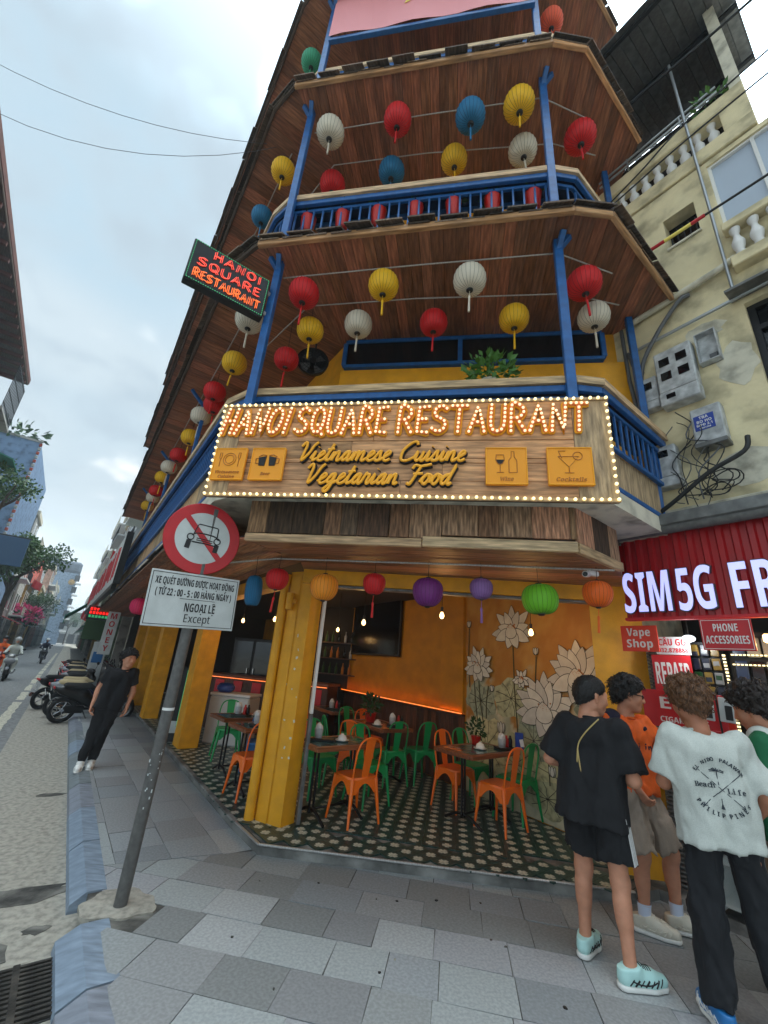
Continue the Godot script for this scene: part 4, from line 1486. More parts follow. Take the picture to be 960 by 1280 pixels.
func make_neon() -> void:
	var W := 0.80
	var H := 0.53
	var t := thing("neon_sign", "dark projecting neon sign with orange letters on the balcony corner post", "sign", Vector3(-1.80, 5.12, -3.25), 0.60)
	bx("cabinet", M["black"], t, Vector3(0, H / 2, -0.05), Vector3(W, H, 0.10), 0.008)
	bx("face", M["glass_dark"], t, Vector3(0, H / 2, 0.003), Vector3(W - 0.02, H - 0.02, 0.006), 0.0)
	var rowsd := [["HANOI", 0.375, 0.115, 0.50, "neon_pink"], ["SQUARE", 0.215, 0.115, 0.66, "neon_pink"], ["RESTAURANT", 0.055, 0.115, 0.68, "neon_orange"]]
	for a in rowsd:
		var sum := 0.0
		for ch in a[0]:
			sum += cap_width(ch)
		var s: float = a[2]
		var k: float = a[3] / (sum * s)
		var x: float = -a[3] / 2 + (0.05 if a[0] == "HANOI" else 0.0)
		for ch in a[0]:
			var w := cap_width(ch) * 0.74 * k
			# neon outlines both edges of each stroke: two tubes either side
			for o in [0.010, -0.010]:
				var g := G.new()
				for st in CAPS[ch]:
					var pts := []
					for p in st:
						pts.append(v3(p, s * 0.86, Vector3(x + o * 0.8 + 0.01, a[1] + o * 0.5 + 0.01, 0.016), 0.0, w / 0.86))
					if st.size() > 4:
						pts = smooth(pts, 4)
					g.tube(pts, 0.0042, 6)
				put(g, "neon_tube", M[a[4]], t)
			x += cap_width(ch) * k * s
	var g := G.new()
	var n := 34
	for k in n:
		var x := -W / 2 + 0.025 + (W - 0.05) * k / (n - 1)
		for y in [0.02, H - 0.02]:
			g.box(Vector3(x, y, 0.010), Vector3(0.012, 0.006, 0.006))
	for k in 20:
		for x in [-W / 2 + 0.02, W / 2 - 0.02]:
			g.box(Vector3(x, 0.035 + (H - 0.07) * k / 19.0, 0.010), Vector3(0.006, 0.012, 0.006))
	put(g, "led_border", M["led_green"], t)
	for y in [0.12, 0.40]:
		bar("bracket", M["steel_pipe"], t, Vector3(W / 2, y, -0.05), Vector3(W / 2 + 0.12, y, -0.08), 0.03, 0.05)

# letters that the fonts lack: plain letters and their marks laid on
const VIET := {"Ư": "U+", "Ờ": "O+`", "Ợ": "O+.", "Ạ": "A.", "Ộ": "O^.", "Ừ": "U+`", "Ệ": "E^."}
func viet(called: String, words: String, height: float, m: Material, parent: Node, at: Vector3, fit: float, bold := true, slant := 0.0) -> void:
	var plain := ""
	for ch in words:
		plain += VIET[ch][0] if VIET.has(ch) else ch
	var o := text(called, plain, height, m, parent, at, 1.0, bold, false, 0.003, slant, fit)
	var f := font(bold)
	var full := f.get_string_size(plain, HORIZONTAL_ALIGNMENT_LEFT, -1, 64).x
	var g := G.new()
	var any := false
	for i in words.length():
		if not VIET.has(words[i]):
			continue
		any = true
		var x0 := f.get_string_size(plain.left(i), HORIZONTAL_ALIGNMENT_LEFT, -1, 64).x
		var x1 := f.get_string_size(plain.left(i + 1), HORIZONTAL_ALIGNMENT_LEFT, -1, 64).x
		var mid := at.x + ((x0 + x1) / 2 / full - 0.5) * fit
		var wide := (x1 - x0) / full * fit
		var h := height
		for mark in VIET[words[i]].substr(1):
			var c := Vector3(mid, at.y, at.z)
			match mark:
				"+":
					g.box(c + Vector3(wide * 0.48, h * 0.52, 0), Vector3(h * 0.11, h * 0.26, 0.003))
					g.box(c + Vector3(wide * 0.40, h * 0.42, 0.0), Vector3(h * 0.2, h * 0.08, 0.0026))
				"`":
					g.x = Transform3D(Basis(Vector3(0, 0, 1), -0.6), c + Vector3(-wide * 0.05, h * 0.66, 0))
					g.box(Vector3.ZERO, Vector3(h * 0.24, h * 0.1, 0.003))
					g.x = Transform3D()
				".":
					g.box(c + Vector3(0, -h * 0.68, 0), Vector3(h * 0.14, h * 0.14, 0.003))
				"^":
					for sx in [-1.0, 1.0]:
						g.x = Transform3D(Basis(Vector3(0, 0, 1), -0.6 * sx), c + Vector3(sx * h * 0.09, h * 0.66, 0))
						g.box(Vector3.ZERO, Vector3(h * 0.22, h * 0.09, 0.003 + sx * 0.0003))
						g.x = Transform3D()
	if any:
		put(g, "accent_marks", m, o.get_parent())

func make_traffic_sign() -> void:
	var t := thing("traffic_sign", "no-cars traffic sign and white notice board on a leaning grey pole at the kerb", "traffic sign", Vector3(-1.64, 0, -3.75))
	pipe("pole", M["pole_grey"], t, [Vector3.ZERO, Vector3(0.02, 1.5, 0.0), Vector3(0.03, 3.0, 0.0)], 0.045, 18)
	pipe("band", M["white"], t, [Vector3(0.018, 1.262, 0), Vector3(0.018, 1.282, 0)], 0.0465, 18)
	rng.seed = 9
	var fl := G.new()
	for k in 15:
		var y := rng.randf_range(0.58, 1.0)
		var a := rng.randf_range(0.2, 2.4)
		fl.box(Vector3(cos(a) * 0.0455 + 0.01, y, sin(a) * 0.0455), Vector3(0.007, rng.randf_range(0.004, 0.022), 0.007))
	put(fl, "paint_flakes", M["sign_white"], t)
	var f := sub("round_sign", t, Vector3(0.0, 2.70, 0.062), 0.60)
	var g := G.new()
	g.x = Transform3D(Basis(Vector3(1, 0, 0), PI / 2), Vector3.ZERO)
	g.lathe([Vector2(0, -0.006), Vector2(0.325, -0.006), Vector2(0.333, 0.0), Vector2(0.325, 0.006), Vector2(0, 0.006)], 48)
	put(g, "rim", M["sign_red"], f)
	g = G.new()
	g.x = Transform3D(Basis(Vector3(1, 0, 0), PI / 2), Vector3(0, 0, 0.0065))
	g.lathe([Vector2(0.238, 0), Vector2(0.236, 0.0025), Vector2(0, 0.0025)], 48)
	put(g, "field", M["sign_white"], f)
	bx("slash", M["sign_red"], f, Vector3(0, 0, 0.0115), Vector3(0.48, 0.05, 0.003), 0.0, Vector3(0, 0, -PI / 4))
	# the little car
	g = G.new()
	var z := 0.0125
	var L := func(pts: Array) -> Array:
		var out := []
		for p in pts:
			out.append(Vector3(p[0], p[1], z))
		return out
	g.tube(L.call([[-0.085, 0.03], [-0.066, 0.11], [-0.055, 0.122], [0.105, 0.118], [0.115, 0.108], [0.118, 0.025]]), 0.005, 6)
	g.tube(smooth(L.call([[-0.10, 0.01], [-0.06, 0.035], [0.02, 0.04], [0.10, 0.032], [0.135, 0.005]]), 4), 0.006, 6)
	g.tube(L.call([[-0.09, -0.05], [0.02, -0.048], [0.13, -0.055]]), 0.006, 6)
	for y in [-0.01, -0.028]:
		g.tube(L.call([[-0.055, y], [0.085, y - 0.004]]), 0.004, 6)
	for sx in [-0.108, 0.125]:
		var ring := []
		for k in 17:
			ring.append(Vector3(sx + cos(TAU * k / 16.0) * 0.028, -0.008 + sin(TAU * k / 16.0) * 0.028, z))
		g.tube(ring, 0.005, 6)
	put(g, "car_outline", M["black"], f)
	for sx in [-0.118, 0.125]:
		bx("car_tyre", M["black"], f, Vector3(sx, -0.078, z), Vector3(0.042, 0.075, 0.003), 0.0, Vector3(0, 0, -0.1))
	# notice board
	var b := sub("notice_board", t, Vector3(0.045, 2.135, 0.056), 0.70)
	b.rotation.z = 0.042
	bx("panel", M["sign_white"], b, Vector3.ZERO, Vector3(0.755, 0.462, 0.012), 0.003)
	g = G.new()
	for e in [[Vector3(0, 0.212, 0), Vector3(0.73, 0.005, 0.002)], [Vector3(0, -0.212, 0), Vector3(0.73, 0.005, 0.002)], [Vector3(0.3625, 0, 0), Vector3(0.005, 0.42, 0.002)], [Vector3(-0.3625, 0, 0), Vector3(0.005, 0.42, 0.002)]]:
		g.box(e[0] + Vector3(0, 0, 0.007), e[1])
	g.box(Vector3(0.03, 0.008, 0.007), Vector3(0.30, 0.004, 0.002))
	put(g, "border_line", M["black"], b)
	viet("words", "XE QUÉT ĐƯỜNG ĐƯỢC HOẠT ĐỘNG", 0.058, M["black"], b, Vector3(0, 0.145, 0.0075), 0.67)
	viet("words", "( TỪ 22 : 00 - 5 : 00 HÀNG NGÀY )", 0.058, M["black"], b, Vector3(0, 0.052, 0.0075), 0.64)
	viet("words", "NGOẠI LỆ", 0.070, M["black"], b, Vector3(0.06, -0.062, 0.0075), 0.26)
	text("words", "Except", 0.066, M["iron"], b, Vector3(0.05, -0.152, 0.0075), 1.0, false, false, 0.003, 0.0, 0.22)
	for y in [2.2, 2.75]:
		pipe("clamp", M["steel_pipe"], t, [Vector3(0.02, y, 0), Vector3(0.02, y + 0.03, 0)], 0.05, 14)

# ---------------------------------------------------------------- the cream house and the phone shop on the right
const R0 := Vector3(3.0, 0, -4.0)

func make_right_house() -> void:
	rng.seed = 31
	var t := thing("cream_house", "old cream plastered house with balustrades and a dark tin roof beside the restaurant", "building", R0, STREET)
	var cw: Material = M["cream_wall"]
	# wall with real openings, laid in panels round them: barred window, frosted window, dark window
	var holes := [Rect2(0.485, 6.85, 0.33, 0.49), Rect2(1.01, 6.62, 1.25, 1.11), Rect2(0.99, 4.55, 1.1, 1.0)]
	var xs := [-1.1, 0.485, 0.815, 0.99, 1.01, 2.09, 2.26, 4.5]
	var ys := [3.0, 4.55, 5.55, 6.62, 6.85, 7.34, 7.73, 7.80]
	var wg := G.new()
	# merge rows of cells that are not holes into long panels
	for j in ys.size() - 1:
		var i := 0
		while i < xs.size() - 1:
			var mid := Vector2((xs[i] + xs[i + 1]) / 2, (ys[j] + ys[j + 1]) / 2)
			var hit := false
			for h in holes:
				hit = hit or h.has_point(mid)
			if not hit:
				wg.box(Vector3(mid.x, mid.y, -0.13), Vector3(xs[i + 1] - xs[i], ys[j + 1] - ys[j], 0.26))
			i += 1
	put(wg, "wall", cw, t)
	bx("inner_floor", M["dark_room"], t, Vector3(1.7, 7.79, -1.6), Vector3(5.6, 0.06, 2.6), 0.0)
	bx("inner_back", M["dark_room"], t, Vector3(1.7, 5.5, -2.2), Vector3(5.6, 4.6, 0.1), 0.0)
	bx("side_wall", cw, t, Vector3(4.4, 5.4, -1.2), Vector3(0.2, 4.8, 2.0), 0.0)
	# patches where the plaster was mended
	for p in [[0.83, 4.9, 0.34, 0.5], [0.75, 3.75, 0.7, 0.35], [0.62, 5.45, 0.4, 0.22]]:
		var g := G.new()
		var poly := PackedVector2Array()
		for k in 16:
			var a := TAU * k / 16.0
			poly.append(Vector2(p[0] + cos(a) * p[2] / 2 * rng.randf_range(0.75, 1.2), p[1] + sin(a) * p[3] / 2 * rng.randf_range(0.75, 1.2)))
		g.prism(poly, 0.0, 0.004)
		put(g, "plaster_patch", M["cream_pale"], t)
	# barred window
	var w := sub("barred_window", t, Vector3(0.65, 7.095, -0.13))
	bx("pane", M["glass_dark"], w, Vector3(0, 0, -0.06), Vector3(0.33, 0.49, 0.01), 0.0)
	for k in 5:
		bx("window_bar", M["iron"], w, Vector3(-0.13 + 0.065 * k, -0.08, 0.05), Vector3(0.012, 0.32, 0.012), 0.002)
	bx("sill", M["cream_pale"], w, Vector3(0, -0.262, 0.1), Vector3(0.36, 0.03, 0.12), 0.004)
	# frosted sliding window
	w = sub("frosted_window", t, Vector3(1.635, 7.175, -0.06))
	for k in 3:
		bx("pane", M["frosted"], w, Vector3(-0.42 + 0.42 * k, 0, -0.01), Vector3(0.40, 1.09, 0.01), 0.0)
	for k in 4:
		bx("frame_bar", M["white"], w, Vector3(-0.61 + 0.407 * k, 0, 0.01), Vector3(0.035, 1.11, 0.04), 0.003)
	for y in [-0.54, 0.54]:
		bx("frame_bar", M["white"], w, Vector3(0, y, 0.012), Vector3(1.25, 0.03, 0.045), 0.003)
	# dark framed window low right
	w = sub("dark_window", t, Vector3(1.54, 5.05, -0.1))
	bx("pane", M["glass_dark"], w, Vector3(0, 0, -0.03), Vector3(1.1, 1.0, 0.01), 0.0)
	for k in 4:
		bx("frame_bar", M["iron"], w, Vector3(-0.52 + 0.347 * k, 0, 0.0), Vector3(0.06, 1.0, 0.05), 0.003)
	for y in [-0.47, 0.2, 0.47]:
		bx("frame_bar", M["iron"], w, Vector3(0, y, 0.002), Vector3(1.1, 0.06, 0.05), 0.003)
	bx("curtain", M["frosted"], w, Vector3(0.1, 0, -0.10), Vector3(0.8, 0.9, 0.02), 0.0)
	bx("shade_hood", M["grey_metal"], t, Vector3(1.5, 5.62, 0.12), Vector3(1.2, 0.03, 0.3), 0.004, Vector3(0.2, 0, 0))
	# upper balustrade: piers, urn balusters between ledges
	var bl := sub("balustrade", t)
	bx("ledge", cw, bl, Vector3(0.2, 7.93, -0.07), Vector3(2.64, 0.22, 0.2), 0.01)
	bx("ledge", cw, bl, Vector3(0.2, 8.52, -0.07), Vector3(2.64, 0.22, 0.22), 0.012)
	bx("pier", cw, bl, Vector3(1.385, 8.22, -0.07), Vector3(0.27, 0.37, 0.18), 0.006)
	bx("pier", cw, bl, Vector3(-0.6, 8.22, -0.07), Vector3(1.0, 0.37, 0.18), 0.006)
	var prof := [Vector2(0.035, 0), Vector2(0.05, 0.02), Vector2(0.035, 0.05), Vector2(0.055, 0.12), Vector2(0.060, 0.17), Vector2(0.03, 0.25), Vector2(0.028, 0.29), Vector2(0.045, 0.33), Vector2(0.05, 0.37)]
	var g2 := G.new()
	g2.lathe(prof, 14)
	var urn := g2.mesh()
	for k in 9:
		put_mesh(urn, "baluster", M["white"], bl, Vector3(-0.09 + 0.155 * k, 8.04, -0.07))
	# lower balustrade under the frosted window
	var b2 := sub("lower_balustrade", t)
	bx("ledge", cw, b2, Vector3(1.9, 6.03, 0.06), Vector3(1.8, 0.14, 0.16), 0.01)
	bx("ledge", cw, b2, Vector3(1.9, 6.55, 0.06), Vector3(1.8, 0.10, 0.16), 0.01)
	for k in 11:
		put_mesh(urn, "baluster", M["white"], b2, Vector3(1.09 + 0.155 * k, 6.115, 0.07))
	# balcony over the upper balustrade: dark recess, end wall, tin roof
	var rc := sub("roof_terrace", t)
	bx("end_wall", M["cream_pale"], rc, Vector3(1.46, 9.9, -0.8), Vector3(0.12, 2.6, 1.5), 0.0)
	bx("back_wall", M["dark_room"], rc, Vector3(0.2, 9.7, -1.5), Vector3(2.6, 2.4, 0.1), 0.0)
	var pitch := 0.30
	for k in 22:
		# one roof sheet strip for each corrugation
		var o := bx("roof_sheet", M["shingle"][k % 2], rc, Vector3(-0.98 + 0.125 * k, 10.62 + (0.012 if k % 2 else 0.0), -0.35), Vector3(0.12, 0.012, 2.4), 0.003, Vector3(pitch, 0, 0))
		o.material_override = M["grey_metal"] if k % 2 else M["pole_grey"]
	bx("roof_deck", M["pole_grey"], rc, Vector3(0.35, 10.65, -0.35), Vector3(2.76, 0.01, 2.38), 0.0, Vector3(pitch, 0, 0))
	for z in [0.7, -0.3, -1.3]:
		bx("purlin", M["iron"], rc, Vector3(0.35, 10.62 - (z + 0.35) * 0.31 - 0.06, z), Vector3(2.75, 0.05, 0.05), 0.003)
	for y in [8.72, 8.82]:
		pipe("rail", M["steel_pipe"], rc, [Vector3(-0.15, y, 0.06), Vector3(1.30, y, 0.06)], 0.016, 10)
	for x in [0.25, 0.9]:
		pipe("rail_post", M["steel_pipe"], rc, [Vector3(x, 8.62, 0.06), Vector3(x, 9.1 if x < 0.5 else 8.82, 0.06)], 0.012, 8)
	# vertical and sloping pipes
	pipe("downpipe", M["steel_pipe"], t, [Vector3(0.95, 5.70, 0.09), Vector3(0.95, 9.9, 0.09)], 0.017, 10)
	pipe("drain_pipe", M["cream_pale"], t, [Vector3(-0.10, 6.0, 0.06), Vector3(0.90, 6.09, 0.06), Vector3(1.02, 6.13, 0.06), Vector3(1.06, 6.10, 0.0)], 0.038, 12)
	pipe("conduit", M["steel_pipe"], t, [Vector3(-0.10, 5.57, 0.07), Vector3(2.4, 5.66, 0.07)], 0.020, 10)
	pipe("conduit", M["cable_grey"], t, smooth([Vector3(0.58, 6.0, 0.03), Vector3(0.50, 5.98, 0.06), Vector3(0.38, 5.86, 0.07), Vector3(0.2, 5.62, 0.09), Vector3(0.02, 5.35, 0.07), Vector3(-0.06, 5.0, 0.05)], 5), 0.024, 10)
	pipe("conduit", M["cable_grey"], t, [Vector3(-0.17, 6.0, 0.04), Vector3(-0.16, 5.2, 0.05), Vector3(-0.10, 4.4, 0.05), Vector3(-0.10, 3.4, 0.05)], 0.022, 10)
	pipe("conduit", M["cable_grey"], t, [Vector3(-0.13, 5.6, 0.06), Vector3(-0.08, 5.3, 0.06), Vector3(0.0, 5.22, 0.06)], 0.018, 10)
	# meter boxes
	meter_box(Vector3(0.03, 4.68, 0.0), 0.20, 0.42, 0.11, [[0.5, 0.72, 0.5, 0.22]], "small grey electricity meter box left of the large four-window meter cabinet")
	meter_box(Vector3(0.33, 4.62, 0.0), 0.36, 0.71, 0.15, [[0.27, 0.78, 0.28, 0.14], [0.73, 0.78, 0.28, 0.14], [0.27, 0.52, 0.28, 0.14], [0.73, 0.52, 0.28, 0.14], [0.3, 0.14, 0.24, 0.08]], "large grey meter cabinet with four little windows on the cream wall")
	meter_box(Vector3(0.07, 3.70, 0.0), 0.24, 0.48, 0.12, [[0.5, 0.8, 0.4, 0.16]], "lone grey meter box low on the wall beside the balcony end")
	var ob := thing("open_meter_box", "open empty grey box on the cream wall above the blue plate", "box", at_r(Vector3(0.635, 5.0, 0.0)), STREET)
	bx("back", M["meter_box"], ob, Vector3(0, 0.19, 0.01), Vector3(0.17, 0.38, 0.02), 0.002)
	for e in [[Vector3(-0.088, 0.19, 0.05), Vector3(0.012, 0.38, 0.1)], [Vector3(0.088, 0.19, 0.05), Vector3(0.012, 0.38, 0.1)], [Vector3(0, 0.006, 0.05), Vector3(0.164, 0.012, 0.1)], [Vector3(0, 0.374, 0.05), Vector3(0.164, 0.012, 0.1)]]:
		bx("side", M["meter_box"], ob, e[0], e[1], 0.002)
	bx("terminal", M["cable_grey"], ob, Vector3(0.03, 0.08, 0.03), Vector3(0.07, 0.05, 0.03))
	var tb := thing("junction_box", "pale grey junction box with a blue lettered plate on the cream wall", "box", at_r(Vector3(0.505, 4.01, 0.0)), STREET)
	bx("case", M["meter_box"], tb, Vector3(0, 0.235, 0.07), Vector3(0.26, 0.45, 0.14), 0.012)
	bx("lip", M["grey_metal"], tb, Vector3(0, 0.03, 0.08), Vector3(0.27, 0.05, 0.17), 0.006)
	mat("plate_blue", Color(0.08, 0.22, 0.58), 0.4)
	bx("blue_plate", M["plate_blue"], tb, Vector3(-0.02, 0.28, 0.143), Vector3(0.17, 0.17, 0.006), 0.002)
	text("words", "TBA", 0.030, M["white"], tb, Vector3(-0.02, 0.335, 0.147), 1.0, true, false, 0.002)
	text("words", "BỜ HỒ".replace("Ờ", "O").replace("Ồ", "O"), 0.030, M["white"], tb, Vector3(-0.02, 0.29, 0.147), 1.0, true, false, 0.002)
	text("words", "MPĐ 2.1", 0.026, M["white"], tb, Vector3(-0.02, 0.25, 0.147), 1.0, true, false, 0.002)
	text("words", "19001288", 0.016, M["white"], tb, Vector3(-0.02, 0.215, 0.147), 1.0, true, false, 0.002)
	# tangle of cables below the boxes
	var cb := thing("cable_tangle", "tangle of loose black cables hanging below the meter boxes", "cables", at_r(Vector3(0.35, 3.4, 0.05)), STREET)
	for k in 11:
		var x0 := rng.randf_range(-0.20, 0.22)
		var y0 := rng.randf_range(0.55, 1.2)
		var pts := [Vector3(x0, y0, 0.05)]
		for s in 4:
			pts.append(Vector3(x0 + rng.randf_range(-0.12, 0.16), y0 - (y0 + 0.02) * (s + 1) / 4.4 + rng.randf_range(-0.08, 0.08), rng.randf_range(0.04, 0.14)))
		pipe("cable", M["cable"] if k % 3 else M["cable_grey"], cb, smooth(pts, 5), rng.randf_range(0.004, 0.008), 6)
	for k in 4:
		var c := Vector3(rng.randf_range(-0.05, 0.24), rng.randf_range(0.12, 0.35), 0.10)
		var pts := []
		var r := rng.randf_range(0.07, 0.16)
		for s in 19:
			var a := TAU * s / 18.0
			pts.append(c + Vector3(cos(a) * r * 1.2, sin(a) * r * 0.6, 0.03 * sin(a * 2)))
		pipe("cable_loop", M["cable"], cb, pts, 0.006, 6)
	pipe("thick_cable", M["cable"], cb, smooth([Vector3(-0.45, -0.02, 0.12), Vector3(-0.2, 0.12, 0.14), Vector3(0.1, 0.32, 0.14), Vector3(0.38, 0.46, 0.1), Vector3(0.42, 0.62, 0.05)], 6), 0.022, 8)
	# pot plant on the terrace
	var pp := thing("terrace_plant", "green leafy plant on the upper terrace rail of the cream house", "plant", at_r(Vector3(1.22, 8.63, -0.05)), STREET)
	leaves(pp, 70, Vector3(0, 0.12, 0), Vector3(0.22, 0.2, 0.16), 0.09, M["leaf_green"], "foliage")
	# wires that cross in front of the house
	wire("power_cable", "black overhead power cable with red and yellow sleeves in front of the cream house", [Vector3(-0.3, 6.48, 0.5), Vector3(0.7, 6.47, 0.5), Vector3(1.7, 6.46, 0.5), Vector3(2.7, 6.48, 0.5)], 0.013, [[0.12, 0.305, "sign_red"], [0.305, 0.39, "banner_star"], [0.39, 0.425, "sign_red"]])
	wire("overhead_wire", "dark overhead cable running under the tin roof of the cream house", [Vector3(-0.3, 9.3, 0.5), Vector3(0.5, 9.17, 0.5), Vector3(1.5, 9.03, 0.5), Vector3(2.7, 8.95, 0.5)], 0.016, [])
	wire("overhead_wire", "upper of two thin cables crossing the balustrade of the cream house", [Vector3(-0.1, 7.9, 0.3), Vector3(0.43, 8.07, 0.3), Vector3(1.1, 8.3, 0.3), Vector3(2.7, 8.4, 0.3)], 0.010, [])
	wire("overhead_wire", "lower of two thin cables crossing the balustrade of the cream house", [Vector3(-0.1, 7.85, 0.3), Vector3(0.31, 7.91, 0.3), Vector3(1.05, 8.0, 0.3), Vector3(2.7, 8.05, 0.3)], 0.010, [])

func at_r(p: Vector3) -> Vector3:
	return R0 + Basis(Vector3.UP, STREET) * p

func wire(called: String, label: String, pts: Array, r: float, sleeves: Array) -> void:
	var o := at_r(pts[0])
	var t := thing(called, label, "cable", o, STREET)
	var q := []
	for p in smooth(pts, 8):
		q.append(p - pts[0])
	pipe("cable", M["cable"], t, q, r, 8)
	for s in sleeves:
		var a: Vector3 = q[int(s[0] * (q.size() - 1))]
		var b: Vector3 = q[int(s[1] * (q.size() - 1))]
		pipe("sleeve", M[s[2]], t, [a, b], r * 1.5, 8)

func meter_box(at: Vector3, w: float, h: float, d: float, windows: Array, label: String) -> void:
	var t := thing("meter_box", label, "meter box", at_r(at), STREET, "meter boxes on the cream wall")
	bx("case", M["meter_box"], t, Vector3(0, h * 0.62, d / 2), Vector3(w, h * 0.76, d), 0.012)
	bx("lower_case", M["meter_box"], t, Vector3(0, h * 0.12, d / 2 + 0.006), Vector3(w + 0.006, h * 0.23, d + 0.012), 0.01)
	for q in windows:
		bx("window", M["glass_dark"], t, Vector3((q[0] - 0.5) * w, q[1] * h, d + (0.004 if q[1] > 0.3 else 0.014)), Vector3(w * q[2], h * q[3], 0.012), 0.002)

func leaves(parent: Node, count: int, o: Vector3, spread: Vector3, size: float, m: Material, called: String) -> MeshInstance3D:
	var g := G.new()
	for k in count:
		var d := Vector3(rng.randfn(), rng.randfn(), rng.randfn()).normalized() * pow(rng.randf(), 0.4)
		var p := o + d * spread
		var dir := (d + Vector3(rng.randf_range(-0.6, 0.6), rng.randf_range(-0.2, 0.7), rng.randf_range(-0.6, 0.6))).normalized()
		var side := dir.cross(Vector3(rng.randfn(), rng.randfn(), rng.randfn())).normalized()
		var nn := side.cross(dir)
		var L := size * rng.randf_range(0.7, 1.3)
		var a := p
		var b := p + dir * L
		var c := p + dir * L * 0.5 + side * L * 0.27 + nn * L * 0.06
		var e := p + dir * L * 0.5 - side * L * 0.27 + nn * L * 0.06
		g.tri(a, c, b)
		g.tri(a, b, e)
	return put(g, called, m, parent)

func make_shop() -> void:
	rng.seed = 63
	var t := thing("phone_shop", "narrow phone shop with a ribbed red sign panel under the cream house", "shop", R0, STREET)
	# shell of the shop under the house
	bx("back_wall", M["dark_room"], t, Vector3(1.2, 1.3, -1.6), Vector3(4.2, 2.6, 0.1), 0.0)
	bx("ceiling", M["cream_pale"], t, Vector3(1.4, 2.98, -0.95), Vector3(5.8, 0.1, 1.8), 0.0)
	bx("party_wall", M["cream_pale"], t, Vector3(-0.62, 1.5, -1.0), Vector3(0.1, 3.0, 1.5), 0.0)
	bx("far_wall", M["cream_pale"], t, Vector3(3.2, 1.5, -0.8), Vector3(0.1, 3.0, 1.5), 0.0)
	bx("floor", M["step"], t, Vector3(1.2, 0.03, -0.85), Vector3(3.8, 0.1, 1.7), 0.004)
	# ribbed red sheet
	var sg := sub("sign_panel", t, Vector3(0, 0, 0.20))
	var g := G.new()
	var x := -0.46
	while x < 2.4:
		var xs := [0.0, 0.045, 0.06, 0.10, 0.115]
		var zs := [0.0, 0.0, 0.024, 0.024, 0.0]
		for k in 4:
			g.quad(Vector3(x + xs[k], 2.36, zs[k]), Vector3(x + xs[k + 1], 2.36, zs[k + 1]), Vector3(x + xs[k + 1], 3.22, zs[k + 1]), Vector3(x + xs[k], 3.22, zs[k]))
		x += 0.115
	put(g, "ribbed_sheet", M["red_sheet"], sg)
	bx("back_board", M["iron"], sg, Vector3(0.98, 2.79, -0.03), Vector3(2.88, 0.84, 0.04), 0.004)
	bx("lower_trim", M["sign_red"], sg, Vector3(0.98, 2.355, 0.0), Vector3(2.9, 0.03, 0.07), 0.004)
	# lit channel letters
	for a in [["SIM", -0.225, 0.42], ["5G", 0.185, 0.28], ["FREE", 0.76, 0.62]]:
		var at := Vector3(a[1], 2.605, 0.036)
		text("letter_case", a[0], 0.405, M["letter_side"], sg, at, 1.0, true, false, 0.03, 0.0, a[2] + 0.018)
		text("letter_face", a[0], 0.385, M["letter_lilac"], sg, at + Vector3(-0.003, 0, 0.018), 1.0, true, false, 0.012, 0.0, a[2])
	# awning cassette with its roller
	var aw := thing("roller_awning", "grey rolled-up awning cassette above the red shop sign", "awning", at_r(Vector3(1.0, 3.22, 0.28)), STREET)
	bx("cassette", M["grey_metal"], aw, Vector3(0, 0.06, 0), Vector3(2.86, 0.12, 0.16), 0.012)
	var rp := pipe("roller", M["pole_grey"], aw, [Vector3(-1.42, -0.03, 0.03), Vector3(1.42, -0.03, 0.03)], 0.045, 16)
	bx("end_plate", M["grey_metal"], aw, Vector3(-1.44, 0.01, 0.01), Vector3(0.02, 0.2, 0.18), 0.004)
	pipe("hook", M["steel_pipe"], aw, smooth([Vector3(-1.46, 0.10, 0.05), Vector3(-1.50, 0.14, 0.05), Vector3(-1.52, 0.08, 0.05), Vector3(-1.50, -0.05, 0.05), Vector3(-1.48, -0.14, 0.05)], 4), 0.010, 8)
	bx("concrete_lintel", M["cream_pale"], t, Vector3(0.9, 3.25, -0.05), Vector3(4.0, 0.42, 0.28), 0.01)
	# hanging boards
	flat_sign("vape_sign", "small orange-red board reading Vape Shop on the yellow pier", Vector3(-0.415, 2.18, 0.10), 0.34, 0.25, M["sign_orange_red"], [["Vape", 0.06, 0.075, 0.22], ["Shop", -0.05, 0.075, 0.24]], 0.0)
	flat_sign("phone_sign", "red board reading PHONE ACCESSORIES hanging under the shop sign", Vector3(0.345, 2.20, 0.26), 0.36, 0.26, M["sign_red"], [["PHONE", 0.055, 0.062, 0.17], ["ACCESSORIES", -0.045, 0.062, 0.30]], 0.008)
	flat_sign("street_sign", "pale board with red lettering above the REPAIR sign", Vector3(-0.20, 2.13, -0.10), 0.30, 0.17, M["sign_white"], [["CÂU GO", 0.03, 0.062, 0.24], ["032.878888", -0.045, 0.04, 0.26]], 0.0, M["sign_red"])
	flat_sign("repair_sign", "tall red board reading REPAIR in white inside the shop", Vector3(-0.235, 1.865, -0.10), 0.34, 0.35, M["sign_red"], [["REPAIR", 0.0, 0.20, 0.30]], 0.0)
	flat_sign("cigarette_sign", "red vape counter board with white lettering behind the orange shirt", Vector3(-0.16, 1.55, 0.02), 0.66, 0.32, M["sign_red"], [["ELO", 0.05, 0.10, 0.36], ["CIGARETTE S", -0.09, 0.045, 0.38]], 0.0)
	flat_sign("perfume_sign", "orange-red Perfume board beside the phone cases", Vector3(0.10, 1.42, -0.08), 0.19, 0.32, M["sign_orange_red"], [["Perfume", 0.10, 0.05, 0.16]], 0.0)
	flat_sign("card_sign", "small red CARD board on the shop counter", Vector3(0.13, 1.36, 0.12), 0.30, 0.13, M["sign_red"], [["CARD", 0.0, 0.045, 0.12]], 0.0)
